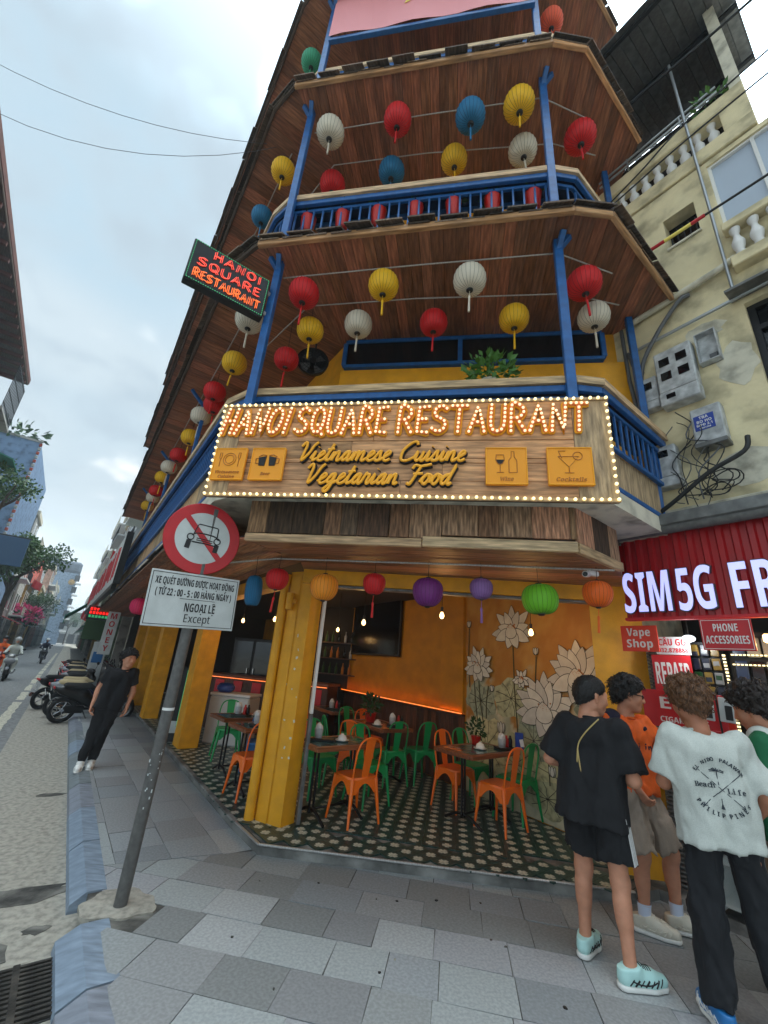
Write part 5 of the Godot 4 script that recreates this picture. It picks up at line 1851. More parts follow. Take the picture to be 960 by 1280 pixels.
	# lamps
	for a in [[Vector3(-0.02, 2.19, 0.0), "lamp_cool", "white round lamp lit under the red sign panel", Color(0.95, 0.98, 1.0)], [Vector3(0.60, 2.19, 0.02), "lamp_warm", "warm square lamp lit at the right edge of the shop", Color(1.0, 0.80, 0.5)]]:
		var lp := thing("shop_lamp", a[2], "lamp", at_r(a[0]), STREET)
		var lg := G.new()
		if a[1] == "lamp_cool":
			lg.ball(Vector3.ZERO, Vector3(0.055, 0.032, 0.055), 14, 8)
		else:
			lg.box(Vector3.ZERO, Vector3(0.14, 0.07, 0.06), 0.012)
		put(lg, "bulb", M[a[1]], lp)
		pipe("cord", M["cable"], lp, [Vector3(0, 0.03, 0), Vector3(0, 0.5, 0)], 0.006, 6)
		var li := OmniLight3D.new()
		li.name = "light"
		lp.add_child(li)
		li.position = Vector3(0, -0.045, 0.02)
		li.light_color = a[3]
		li.light_energy = 0.05
		li.light_size = 0.05
		li.omni_range = 8.0
		li.omni_attenuation = 2.0
		li.shadow_enabled = true
	# rack of phone cases with LED strips
	var rk := thing("case_rack", "rack of hanging phone cases edged with bright LED strips", "display rack", at_r(Vector3(0.62, 0.08, -0.34)), STREET)
	bx("back_panel", M["black"], rk, Vector3(0.2, 1.45, -0.03), Vector3(1.3, 1.5, 0.03), 0.0)
	var pack_mats := []
	for c in [Color(0.04, 0.28, 0.12), Color(0.05, 0.05, 0.06), Color(0.07, 0.33, 0.16), Color(0.16, 0.15, 0.14), Color(0.30, 0.28, 0.22), Color(0.10, 0.16, 0.30), Color(0.55, 0.56, 0.56)]:
		pack_mats.append(mat("pack_%d" % pack_mats.size(), c, 0.25))
	for r in 6:
		for c in 9:
			var pm: Material = pack_mats[(0 if r in [2, 4] else rng.randi() % pack_mats.size())]
			bx("phone_case", pm, rk, Vector3(-0.36 + 0.115 * c, 2.06 - 0.205 * r, 0.02 + rng.randf_range(0, 0.02)), Vector3(0.098, 0.175, 0.018), 0.008, Vector3(-0.1, rng.randf_range(-0.15, 0.15), 0))
	for y in [2.02, 1.935, 1.62]:
		var sg2 := G.new()
		for k in 40:
			sg2.box(Vector3(-0.40 + 0.03 * k, y - 0.03, 0.075), Vector3(0.018, 0.012, 0.012))
		put(sg2, "led_strip", M["led_white"], rk)
	var sv := G.new()
	for k in 22:
		sv.box(Vector3(-0.46 + 0.0005 * k, 1.98 - 0.03 * k, 0.10), Vector3(0.022, 0.016, 0.012))
	put(sv, "led_strip", M["led_white"], rk)
	# a narrower rack beside the REPAIR board
	var r2 := thing("pouch_rack", "narrow rack of colourful pouches beside the REPAIR board", "display rack", at_r(Vector3(0.02, 0.08, -0.24)), STREET)
	bx("back_panel", M["iron"], r2, Vector3(0.0, 1.65, -0.03), Vector3(0.26, 0.9, 0.02), 0.0)
	var col := [mat("pouch_a", Color(0.10, 0.11, 0.18), 0.3), mat("pouch_b", Color(0.09, 0.24, 0.10), 0.3), mat("pouch_c", Color(0.48, 0.38, 0.10), 0.3), mat("pouch_d", Color(0.5, 0.51, 0.51), 0.3)]
	for r in 7:
		for c in 3:
			var pc := bx("pouch", col[rng.randi() % 4], r2, Vector3(-0.08 + 0.08 * c, 2.02 - 0.125 * r, 0.02), Vector3(0.066, 0.105, 0.016), 0.006, Vector3(0, 0, rng.randf_range(-0.08, 0.08)))
			bx("pouch_label", col[rng.randi() % 4], pc, Vector3(0, -0.012 + 0.02 * (c - 1), 0.0085), Vector3(0.048, 0.04, 0.004), 0.001)
	# two blister packs on a stand
	var bs := thing("blister_stand", "slim black stand holding two white phone packs", "stand", at_r(Vector3(0.14, 0.0, 0.18)), STREET)
	pipe("rod", M["black"], bs, [Vector3(0.03, 0.9, 0), Vector3(0.02, 1.72, 0.0), Vector3(0.05, 1.78, 0)], 0.008, 8)
	for sx in [-0.055, 0.085]:
		var o := bx("blister_pack", M["sign_white"], bs, Vector3(sx, 1.60, 0.01), Vector3(0.105, 0.19, 0.015), 0.006, Vector3(0, 0, -0.05))
		bx("phone_shape", M["black"], o, Vector3(0.015, -0.02, 0.009), Vector3(0.05, 0.11, 0.008), 0.004)
	# counter with glass front
	var ct := thing("shop_counter", "white glass-fronted shop counter holding small blue boxes", "counter", at_r(Vector3(0.62, 0.08, -0.03)), STREET)
	bx("top", M["porcelain"], ct, Vector3(0, 0.95, -0.2), Vector3(1.5, 0.04, 0.5), 0.006)
	for y in [0.08, 0.36, 0.64]:
		bx("shelf", M["white"], ct, Vector3(0, y, -0.2), Vector3(1.46, 0.025, 0.46), 0.003)
	for e in [-0.74, 0.74]:
		bx("side", M["white"], ct, Vector3(e, 0.48, -0.2), Vector3(0.03, 0.92, 0.48), 0.004)
	bx("back", M["meter_box"], ct, Vector3(0, 0.48, -0.43), Vector3(1.45, 0.9, 0.02), 0.003)
	var gl := mat("clear_glass", Color(0.75, 0.85, 0.85, 0.15), 0.05)
	gl.transparency = BaseMaterial3D.TRANSPARENCY_ALPHA
	bx("glass_front", gl, ct, Vector3(0, 0.5, 0.045), Vector3(1.46, 0.86, 0.006), 0.0)
	for y in [0.09, 0.37, 0.65]:
		for k in 10:
			if rng.randf() < 0.75:
				bx("stock_box", [M["blue_plastic"], M["blue_paint"], M["sign_white"], M["iron"]][rng.randi() % 4], ct, Vector3(-0.63 + 0.14 * k, y + 0.06, -0.1 + rng.randf_range(-0.05, 0.03)), Vector3(0.10, 0.09, 0.12), 0.006)
	# ribbed folding gate at the edge of the pier
	var gt := thing("folding_gate", "grey ribbed folding gate pushed against the yellow pier", "gate", at_r(Vector3(-0.44, 0.0, -0.22)), STREET)
	for k in 60:
		bx("gate_slat", M["grey_metal"], gt, Vector3(0, 0.05 + 0.034 * k, 0.0), Vector3(0.09, 0.022, 0.10), 0.008)
	bx("gate_rail", M["pole_grey"], gt, Vector3(0, 1.05, -0.02), Vector3(0.07, 2.1, 0.05), 0.003)
	# security camera under the canopy corner
	var cc := thing("security_camera", "white security camera under the canopy corner by the red shop sign", "camera", Vector3(1.98, 2.69, -3.83), 0.3)
	g = G.new()
	g.tube([Vector3(-0.09, -0.02, 0.06), Vector3(0.0, 0.0, 0.0)], [0.028, 0.030], 14)
	put(g, "body", M["white"], cc)
	g = G.new()
	g.tube([Vector3(-0.098, -0.023, 0.066), Vector3(-0.088, -0.02, 0.06)], 0.022, 14)
	put(g, "lens", M["black"], cc)
	bx("mount", M["white"], cc, Vector3(0.06, 0.015, 0.0), Vector3(0.12, 0.05, 0.05), 0.01)

func flat_sign(called: String, label: String, c: Vector3, w: float, h: float, m: Material, lines: Array, rim: float, ink: Material = null) -> void:
	var t := thing(called, label, "sign", at_r(c), STREET)
	bx("panel", m, t, Vector3.ZERO, Vector3(w, h, 0.014), 0.002)
	if rim > 0:
		var g := G.new()
		for e in [[Vector3(0, h / 2 - 0.012, 0), Vector3(w - 0.02, rim * 0.5, 0.002)], [Vector3(0, -h / 2 + 0.012, 0), Vector3(w - 0.02, rim * 0.5, 0.002)], [Vector3(w / 2 - 0.012, 0, 0), Vector3(rim * 0.5, h - 0.03, 0.002)], [Vector3(-w / 2 + 0.012, 0, 0), Vector3(rim * 0.5, h - 0.03, 0.002)]]:
			g.box(e[0] + Vector3(0, 0, 0.008), e[1])
		put(g, "border", M["white"], t)
	for l in lines:
		text("words", l[0], l[2], ink if ink else M["white"], t, Vector3(0, l[1], 0.009), 1.0, true, false, 0.003, 0.0, l[3])

# ---------------------------------------------------------------- inside the restaurant
var chair0: Node3D
func make_chair(m: Material) -> Node3D:
	var t := thing("metal_chair", "chair", "chair")
	var g := G.new()
	# pressed seat with a rounded edge
	var outline := PackedVector2Array()
	for k in 32:
		var a := TAU * k / 32.0
		var c := cos(a)
		var s := sin(a)
		var e := 0.28
		outline.append(Vector2(signf(c) * pow(absf(c), e) * 0.178, signf(s) * pow(absf(s), e) * 0.178))
	var top := []
	var rings := []
	for r in [[1.0, 0.425], [1.02, 0.44], [1.0, 0.452], [0.94, 0.456], [0.86, 0.448]]:
		var ps := []
		var ns := []
		for p in outline:
			ps.append(Vector3(p.x * r[0], r[1], -p.y * r[0]))
			ns.append(Vector3(p.x, 0.08 if r[1] > 0.44 else 0.0, -p.y).normalized() if r[0] > 0.95 else Vector3.UP)
		rings.append([ps, ns])
	g.ring_strip(rings)
	var inner := PackedVector2Array()
	for p in outline:
		inner.append(Vector2(p.x * 0.86, -p.y * 0.86))
	g.slab(inner, 0.436, 0.448)
	put(g, "seat", m, t)
	# four aprons with an arch
	for k in 4:
		g = G.new()
		g.x = Transform3D(Basis(Vector3.UP, k * PI / 2), Vector3.ZERO) * Transform3D(Basis(Vector3(1, 0, 0), -0.10), Vector3(0, 0.43, 0.175))
		var poly := PackedVector2Array([Vector2(-0.15, 0.0), Vector2(0.15, 0.0), Vector2(0.165, -0.13)])
		for j in 9:
			var u := 1.0 - j / 8.0
			poly.append(Vector2((u * 2 - 1) * 0.128, -0.13 + 0.095 * sin(PI * u)))
		poly.append(Vector2(-0.165, -0.13))
		g.prism(poly, -0.003, 0.003)
		put(g, "apron", m, t)
	for sx in [-1, 1]:
		for sz in [-1, 1]:
			g = G.new()
			var pts := []
			var rr := []
			for j in 7:
				var u := j / 6.0
				pts.append(Vector3(sx * (0.158 + 0.052 * u), 0.435 * (1.0 - u), sz * (0.158 + 0.052 * u)))
				rr.append(lerpf(0.030, 0.013, pow(u, 0.7)))
			g.tube(pts, rr, 8)
			put(g, "leg", m, t)
	# hoop and centre slat of the back
	g = G.new()
	var hoop := [Vector3(-0.165, 0.44, -0.165), Vector3(-0.17, 0.60, -0.195), Vector3(-0.165, 0.72, -0.22), Vector3(-0.12, 0.82, -0.24), Vector3(0, 0.855, -0.247), Vector3(0.12, 0.82, -0.24), Vector3(0.165, 0.72, -0.22), Vector3(0.17, 0.60, -0.195), Vector3(0.165, 0.44, -0.165)]
	g.tube(smooth(hoop, 4), 0.0105, 8)
	put(g, "back_hoop", m, t)
	g = G.new()
	g.x = Transform3D(Basis(Vector3(1, 0, 0), -0.195), Vector3(0, 0.445, -0.165))
	g.prism(PackedVector2Array([Vector2(-0.045, 0), Vector2(0.045, 0), Vector2(0.065, 0.40), Vector2(0.03, 0.408), Vector2(-0.03, 0.408), Vector2(-0.065, 0.40)]), -0.003, 0.003)
	put(g, "back_slat", m, t)
	return t

func chair(at: Vector2, face: Vector2, color: String, label: String) -> void:
	var key := color + "_paint"
	var o: Node3D
	if chair0 == null:
		chair0 = make_chair(M[key])
		o = chair0
		o.set_meta("label", label)
	else:
		o = copy(chair0, label)
		for c in o.get_children():
			c.material_override = M[key]
	o.position = Vector3(at.x, FLOOR + 0.001, at.y)
	o.rotation.y = atan2(face.x, face.y)
	o.set_meta("group", "metal chairs in the restaurant")

func table(at: Vector2, dir: Vector2, L: float, W: float, label: String) -> void:
	var t := thing("dining_table", label, "table", Vector3(at.x, FLOOR + 0.001, at.y), -atan2(dir.y, dir.x), "dining tables in the restaurant")
	for e in [[Vector3(0, 0.73, W / 2 - 0.03), Vector3(L, 0.05, 0.06)], [Vector3(0, 0.73, -W / 2 + 0.03), Vector3(L, 0.05, 0.06)], [Vector3(L / 2 - 0.03, 0.73, 0), Vector3(0.06, 0.05, W - 0.124)], [Vector3(-L / 2 + 0.03, 0.73, 0), Vector3(0.06, 0.05, W - 0.124)]]:
		bx("rim_board", pick("table_wood"), t, e[0], e[1], 0.006)
	# inlaid glazed tiles
	var nx := int(round((L - 0.13) / 0.1))
	var nz := int(round((W - 0.13) / 0.1))
	for i in nx:
		for j in nz:
			bx("inlay_tile", M["tabletop_%d" % (rng.randi() % 3)], t, Vector3(-(L - 0.13) / 2 + (L - 0.13) * (i + 0.5) / nx, 0.742, -(W - 0.13) / 2 + (W - 0.13) * (j + 0.5) / nz), Vector3(snappedf((L - 0.13) / nx - 0.004, 0.001), 0.024, snappedf((W - 0.13) / nz - 0.004, 0.001)), 0.003)
	bx("underframe", M["table_wood"][0], t, Vector3(0, 0.715, 0), Vector3(L - 0.12, 0.02, W - 0.12), 0.0)
	for sx in [-0.27, 0.27]:
		for dx in [-0.025, 0.025]:
			bx("pedestal", M["iron"], t, Vector3(sx * L / 0.95 + dx, 0.385, 0), Vector3(0.022, 0.64, 0.022), 0.003)
		for sgn in [-1, 1]:
			var g := G.new()
			g.tube(smooth([Vector3(sx * L / 0.95, 0.10, 0), Vector3(sx * L / 0.95, 0.09, sgn * 0.10), Vector3(sx * L / 0.95, 0.035, sgn * 0.22), Vector3(sx * L / 0.95, 0.012, sgn * 0.27)], 4), 0.016, 8)
			put(g, "foot", M["iron"], t)
	pipe("stretcher", M["iron"], t, [Vector3(-0.27 * L / 0.95, 0.10, 0), Vector3(0.27 * L / 0.95, 0.10, 0)], 0.012, 8)

func caddy(at: Vector3, kinds: String, where: String) -> void:
	var t := thing("condiment_tray", "black tray of napkins and condiments " + where, "tray", at, rng.randf_range(-0.6, 0.6), "table trays")
	bx("tray", M["black"], t, Vector3(0, 0.012, 0), Vector3(0.26, 0.024, 0.17), 0.006)
	if "n" in kinds:
		var g := G.new()
		g.lathe([Vector2(0, 0.0), Vector2(0.042, 0.0), Vector2(0.052, 0.10), Vector2(0.049, 0.10), Vector2(0.040, 0.006), Vector2(0, 0.006)], 16)
		put(g, "napkin_cup", M["meter_box"], t, Vector3(-0.06, 0.024, 0.0))
		g = G.new()
		for k in 7:
			var a := TAU * k / 7.0
			g.ball(Vector3(cos(a) * 0.022, 0.105 + 0.012 * (k % 3), sin(a) * 0.022), Vector3(0.026, 0.034, 0.026), 7, 5)
		put(g, "napkins", M["white"], t, Vector3(-0.06, 0.024, 0.0))
	if "b" in kinds:
		for k in 2:
			var g := G.new()
			g.lathe([Vector2(0, 0), Vector2(0.026, 0), Vector2(0.026, 0.085), Vector2(0.012, 0.11), Vector2(0.013, 0.13), Vector2(0, 0.13)], 12)
			put(g, "sauce_bottle", [M["pot_red"], M["iron"]][k], t, Vector3(0.03 + 0.055 * k, 0.024, -0.03))
	if "c" in kinds:
		bx("menu_card", M["plate_blue"], t, Vector3(0.20, 0.10, 0.0), Vector3(0.10, 0.19, 0.05), 0.004, Vector3(0, -0.5, 0))
		var cd := bx("card_patch", M["white"], t, Vector3(0.215, 0.08, 0.03), Vector3(0.05, 0.09, 0.012), 0.002, Vector3(0, -0.5, 0.2))

func dish(at: Vector3, where: String) -> void:
	var t := thing("tea_bowl", "small white porcelain bowl on a saucer " + where, "bowl", at)
	var g := G.new()
	g.lathe([Vector2(0, 0), Vector2(0.07, 0.004), Vector2(0.085, 0.016), Vector2(0.08, 0.018), Vector2(0, 0.010)], 20)
	put(g, "saucer", M["porcelain"], t)
	g = G.new()
	g.lathe([Vector2(0.052, 0.014), Vector2(0.056, 0.03), Vector2(0.042, 0.062), Vector2(0.018, 0.072), Vector2(0.016, 0.082), Vector2(0, 0.084)], 20)
	put(g, "bowl", M["porcelain"], t)

func potted(at: Vector3, label: String, r: float) -> void:
	var t := thing("potted_plant", label, "plant", at)
	var g := G.new()
	g.lathe([Vector2(0, 0), Vector2(r * 0.45, 0), Vector2(r * 0.6, r * 0.9), Vector2(r * 0.54, r * 0.9), Vector2(0, r * 0.8)], 16)
	put(g, "pot", M["pot_red"], t)
	leaves(t, 110, Vector3(0, r * 1.7, 0), Vector3(r, r, r), r * 0.55, M["leaf_dark"], "foliage")

func make_interior() -> void:
	rng.seed = 90
	for k in 3:
		var m := mat("tabletop_%d" % k, [Color(0.20, 0.34, 0.35), Color(0.14, 0.28, 0.31), Color(0.27, 0.41, 0.40)][k], 0.12)
	mat("plate_blue", Color(0.08, 0.22, 0.58), 0.4)
	var u := Vector2(0.78, -0.62)
	var nn := Vector2(0.62, 0.78)
	var tb := Vector2(1.40, -5.80)
	var ta := Vector2(-0.34, -5.56)
	var tc := Vector2(0.20, -7.30)
	table(tb, u, 0.95, 0.60, "square-edged table with green tiled top in front of the lotus mural")
	table(ta, u, 0.90, 0.60, "tiled table beside the corner pillar behind the front orange chair")
	table(tc, Vector2(-PDIR.x, -PDIR.y), 1.0, 0.60, "tiled table against the wainscot behind two green chairs")
	table(Vector2(-1.85, -7.05), u, 0.90, 0.60, "tiled table seen through the side opening beside the cooler")
	table(Vector2(-1.45, -6.25), u, 0.62, 0.60, "small tiled table close behind the corner pillar")
	table(Vector2(-0.65, -8.9), Vector2(-PDIR.x, -PDIR.y), 1.0, 0.60, "dim tiled table farthest back along the wainscot")
	chair(Vector2(-0.08, -5.47), -nn, "orange", "orange metal chair standing alone at the front left table")
	chair(Vector2(1.61, -5.58), -nn, "orange", "orange metal chair nearest the mural at the front of its table")
	chair(Vector2(1.93, -5.97), -nn, "green", "green metal chair between the mural and the front orange chair")
	chair(Vector2(1.20, -6.22), nn, "orange", "orange metal chair on the left side of the table by the mural")
	chair(Vector2(1.50, -6.52), nn, "green", "green metal chair behind the table by the mural")
	chair(Vector2(0.38, -7.10), Vector2(-0.45, -0.89), "green", "left one of the two green chairs side by side before the wainscot")
	chair(Vector2(0.85, -7.33), Vector2(-0.45, -0.89), "green", "right one of the two green chairs side by side before the wainscot")
	chair(Vector2(0.06, -6.10), nn, "green", "low-lying green chair hidden behind the front orange chair")
	chair(Vector2(-0.62, -6.30), nn, "green", "green chair half hidden by the white door channel")
	chair(Vector2(-0.42, -7.00), Vector2(0.9, -0.3), "green", "tall-backed green chair in the middle of the room left of the orange ones")
	chair(Vector2(-0.12, -6.80), Vector2(0.5, -0.86), "orange", "orange chair with its back to us in the middle of the room")
	chair(Vector2(0.05, -8.05), Vector2(0.62, 0.78), "orange", "orange chair on the far side of the wainscot table")
	chair(Vector2(-0.25, -8.25), Vector2(0.62, 0.78), "green", "green chair on the far side of the wainscot table")
	chair(Vector2(-1.2, -9.1), Vector2(0.5, -0.86), "orange", "dim orange chair deepest in the room")
	chair(Vector2(-2.30, -7.80), Vector2(0.4, 0.9), "green", "green chair in front of the white cooler")
	chair(Vector2(-1.42, -6.02), Vector2(-0.62, -0.78), "orange", "orange chair cut by the corner pillar in the side opening")
	chair(Vector2(-1.55, -6.9), Vector2(-0.3, -0.95), "blue", "blue chair behind the corner pillar in the side opening")
	var y := FLOOR + 0.756
	caddy(Vector3(1.78, y, -5.88), "nbc", "with a blue menu card on the mural table")
	dish(Vector3(1.42, y, -5.75), "on the mural table")
	potted(Vector3(1.45, y, -6.10), "small plant in a red pot at the back of the mural table", 0.11)
	caddy(Vector3(-0.50, y, -5.50), "n", "on the table beside the corner pillar")
	dish(Vector3(-0.28, y, -5.55), "on the table beside the corner pillar")
	caddy(Vector3(0.45, y, -7.15), "nb", "on the wainscot table")
	dish(Vector3(0.16, y, -7.1), "on the wainscot table")
	potted(Vector3(0.05, y, -7.45), "dark plant against the wainscot wall", 0.15)
	caddy(Vector3(-1.9, y, -6.95), "nb", "on the side-opening table")
	dish(Vector3(-1.7, y, -7.1), "on the side-opening table")
	caddy(Vector3(-1.40, y, -6.15), "n", "on the small table behind the pillar")
	caddy(Vector3(-0.65, y, -8.8), "nb", "on the farthest table")
	# television on the party wall
	var turn := -1.0297
	var wall := func(s: float, h: float, z: float) -> Vector3:
		var p := PARTY + PDIR * s + Vector2(PDIR.y, -PDIR.x) * z * 1.0
		return Vector3(p.x, h, p.y)
	var nin := Vector2(-0.857, 0.515)
	var at := func(s: float, h: float, z: float) -> Vector3:
		var p := PARTY + PDIR * s + nin * z
		return Vector3(p.x, h, p.y)
	var tv := thing("television", "large dark television on the ochre wall above the LED strip", "television", at.call(5.55, 1.90, 0.06), turn)
	bx("case", M["black"], tv, Vector3(0, 0.56, 0), Vector3(2.0, 1.14, 0.06), 0.01)
	bx("screen", M["screen"], tv, Vector3(0, 0.57, 0.032), Vector3(1.95, 1.08, 0.006), 0.0)
	bx("mount", M["iron"], tv, Vector3(0, 0.5, -0.04), Vector3(0.3, 0.3, 0.04), 0.004)
	# pendants
	for a in [[-0.16, 2.28, -5.97, "hanging in front of the television"], [0.80, 2.36, -5.1, "hanging right of the purple lantern"], [1.86, 2.24, -5.05, "hanging before the lotus mural"], [-2.4, 2.30, -7.8, "left one over the side-opening tables"], [-1.62, 2.30, -6.9, "right one over the side-opening tables"], [-1.5, 2.3, -10.4, "deep in the dark end of the room"], [-0.7, 2.3, -8.2, "over the wainscot table"]]:
		var t := thing("pendant_bulb", "small lit pendant bulb " + a[3], "lamp", Vector3(a[0], a[1], a[2]), 0.0, "pendant bulbs in the dining room")
		var g := G.new()
		g.lathe([Vector2(0, -0.055), Vector2(0.018, -0.048), Vector2(0.028, -0.025), Vector2(0.026, -0.005), Vector2(0.014, 0.02), Vector2(0.012, 0.03)], 12)
		put(g, "bulb", M["lamp_warm"], t)
		pipe("socket", M["black"], t, [Vector3(0, 0.026, 0), Vector3(0, 0.085, 0)], 0.017, 10)
		pipe("cord", M["cable"], t, [Vector3(0, 0.08, 0), Vector3(0, 3.0 - a[1], 0)], 0.004, 6)
		var li := OmniLight3D.new()
		li.name = "light"
		t.add_child(li)
		li.position = Vector3(0, -0.02, 0)
		li.light_color = Color(1.0, 0.76, 0.46)
		li.light_energy = 0.055
		li.light_size = 0.025
		li.omni_range = 9.0
		li.omni_attenuation = 2.0
		li.shadow_enabled = true
	# chest cooler with a blue basin on it, and the bar with its fridge
	var ck := thing("chest_cooler", "white chest cooler behind the green chair in the side opening", "cooler", Vector3(-2.62, FLOOR, -8.98), -0.19)
	bx("case", M["cooler"], ck, Vector3(0, 0.42, 0), Vector3(0.82, 0.84, 0.5), 0.03)
	bx("lid", M["white"], ck, Vector3(0, 0.865, 0), Vector3(0.84, 0.05, 0.52), 0.012)
	bx("label_plate", M["sign_white"], ck, Vector3(0.2, 0.62, 0.255), Vector3(0.3, 0.2, 0.01), 0.002)
	var ba := thing("blue_basin", "round blue plastic basin on the white cooler", "basin", Vector3(-2.85, FLOOR + 0.892, -8.98))
	var gb := G.new()
	gb.lathe([Vector2(0, 0), Vector2(0.12, 0), Vector2(0.17, 0.05), Vector2(0.17, 0.11), Vector2(0.12, 0.16), Vector2(0, 0.17)], 20)
	put(gb, "bowl", M["blue_plastic"], ba)
	var br := thing("bar_counter", "dark bar counter with amber lit edge and red cloths at the back", "bar", Vector3(-2.2, FLOOR, -10.2), -0.35)
	bx("front", pick("wainscot"), br, Vector3(0, 0.55, 0), Vector3(3.0, 1.1, 0.5), 0.01)
	bx("top", pick("table_wood"), br, Vector3(0, 1.13, 0.03), Vector3(3.1, 0.05, 0.6), 0.01)
	bx("lit_edge", M["led_amber"], br, Vector3(0, 1.085, 0.31), Vector3(3.0, 0.012, 0.012), 0.0)
	for k in 6:
		bx("red_cloth", M["sign_red"], br, Vector3(-1.25 + 0.5 * k, 0.88, 0.262), Vector3(0.24, 0.3, 0.01), 0.003)
	var fr := thing("drinks_fridge", "tall black drinks fridge with two glass doors behind the bar", "fridge", Vector3(-2.9, FLOOR, -11.2), -0.35)
	bx("case", M["iron"], fr, Vector3(0, 1.0, -0.05), Vector3(1.3, 2.0, 0.5), 0.01)
	for sx in [-0.32, 0.32]:
		var d := bx("door", M["glass_dark"], fr, Vector3(sx, 1.05, 0.215), Vector3(0.56, 1.75, 0.02), 0.0)
		bx("handle", M["chrome"], d, Vector3(-0.23 * signf(sx), 0, 0.03), Vector3(0.02, 0.5, 0.03), 0.004)
	for r in 3:
		for k in 9:
			var g := G.new()
			g.lathe([Vector2(0, 0), Vector2(0.032, 0), Vector2(0.032, 0.14), Vector2(0.012, 0.19), Vector2(0.012, 0.25), Vector2(0, 0.25)], 8)
			var bt := put(g, "bottle", [M["leaf_dark"], M["glass_dark"], M["meter_box"], M["gold_line"]][rng.randi() % 4])
			tag(bt, "bottle, %s from the left on the %s bar shelf" % [ORD[k], ["lowest", "middle", "top"][r]], "bottle", "bottles behind the bar")
			var q := Basis(Vector3.UP, -0.35) * Vector3(-0.1 + 0.17 * k, 1.34 + 0.36 * r, -0.30)
			bt.position = Vector3(-2.2, FLOOR, -10.2) + q + Vector3(0.55, 0.0, -0.35)
	var sh := thing("bar_shelves", "dark shelves of bottles on the back wall of the bar", "shelf", Vector3(-2.2, FLOOR, -10.2) + Basis(Vector3.UP, -0.35) * Vector3(0.6, 0, -0.30) + Vector3(0.55, 0, -0.35), -0.35)
	for r in 3:
		bx("shelf", M["wainscot"][0], sh, Vector3(0, 1.325 + 0.36 * r, 0), Vector3(1.7, 0.025, 0.2), 0.003)
	bx("back", M["dark_room"], sh, Vector3(0, 1.6, -0.12), Vector3(1.8, 2.6, 0.03), 0.0)
	# green neon strip leaning by a pillar
	var ns := thing("light_box_sign", "narrow green lit beer sign leaning behind the second yellow pillar", "sign", Vector3(-3.62, FLOOR, -8.75), 0.3)
	bx("case", M["black"], ns, Vector3(0, 0.65, 0), Vector3(0.24, 1.3, 0.08), 0.01)
	bx("lit_edge", M["led_green"], ns, Vector3(0.06, 0.75, 0.043), Vector3(0.03, 1.0, 0.008), 0.0)
	bx("emblem", M["sign_white"], ns, Vector3(0.0, 0.25, 0.043), Vector3(0.12, 0.2, 0.006), 0.0)
	# wall fan and plant on the first balcony
	var fan := thing("balcony_fan", "round black caged fan hanging at the back of the first balcony", "fan", Vector3(-1.12, 5.47, -4.55), 0.15)
	var gf := G.new()
	for r in [0.06, 0.10, 0.14, 0.18, 0.205]:
		var ring := []
		for k in 25:
			ring.append(Vector3(cos(TAU * k / 24.0) * r, sin(TAU * k / 24.0) * r, 0.07 - r * r * 0.8))
		gf.tube(ring, 0.0035 if r < 0.2 else 0.01, 5, false)
	for k in 24:
		var a := TAU * k / 24.0
		gf.tube([Vector3(cos(a) * 0.04, sin(a) * 0.04, 0.07), Vector3(cos(a) * 0.205, sin(a) * 0.205, 0.035)], 0.0025, 4, false)
	put(gf, "cage", M["iron"], fan)
	gf = G.new()
	for k in 4:
		var a := TAU * k / 4.0 + 0.3
		var b := a + 0.8
		gf.tri(Vector3(0, 0, 0.0), Vector3(cos(a) * 0.18, sin(a) * 0.18, 0.02), Vector3(cos(b) * 0.18, sin(b) * 0.18, -0.03))
	put(gf, "blades", M["pole_grey"], fan)
	gf = G.new()
	gf.tube([Vector3(0, 0, -0.14), Vector3(0, 0, 0.05)], 0.045, 14)
	gf.tube([Vector3(0, 0.0, -0.1), Vector3(0, 0.56, -0.12)], 0.012, 8)
	put(gf, "motor", M["iron"], fan)
	gf = G.new()
	gf.x = Transform3D(Basis(Vector3(1, 0, 0), PI / 2), Vector3(0, 0, -0.03))
	gf.lathe([Vector2(0.205, 0.07), Vector2(0.20, 0.0), Vector2(0.05, -0.05)], 24)
	put(gf, "back_shell", M["iron"], fan)
	var bp := thing("balcony_plant", "bushy green plant behind the shelf of the first balcony", "plant", Vector3(0.95, 4.30, -3.42))
	gb = G.new()
	gb.lathe([Vector2(0, 0), Vector2(0.09, 0), Vector2(0.12, 0.16), Vector2(0.1, 0.16), Vector2(0, 0.14)], 14)
	put(gb, "pot", M["cream_pale"], bp)
	leaves(bp, 190, Vector3(0, 0.30, 0), Vector3(0.24, 0.16, 0.2), 0.10, M["leaf_green"], "foliage")
	# red planters along the railing of the second balcony
	for k in 7:
		var p: Vector2 = Vector2(-1.25, -3.66).lerp(Vector2(1.42, -3.17), k / 6.0)
		var t := thing("flower_pot", "%s red pot from the left hung inside the second balcony railing" % ORD[k], "pot", Vector3(p.x, 6.70, p.y), 0.0, "red pots of the second balcony")
		var g := G.new()
		g.lathe([Vector2(0, 0), Vector2(0.07, 0), Vector2(0.10, 0.26), Vector2(0.085, 0.26), Vector2(0, 0.22)], 12)
		put(g, "pot", M["pot_red"], t)
		pipe("hook", M["iron"], t, [Vector3(0, 0.24, 0.07), Vector3(0, 0.25, 0.09), Vector3(-0.02, 0.255, 0.115)], 0.006, 6)
		leaves(t, 24, Vector3(0, 0.33, 0), Vector3(0.10, 0.09, 0.10), 0.08, M["leaf_dark"], "foliage")
	make_mural(at.call(0, 0, 0.0), turn)

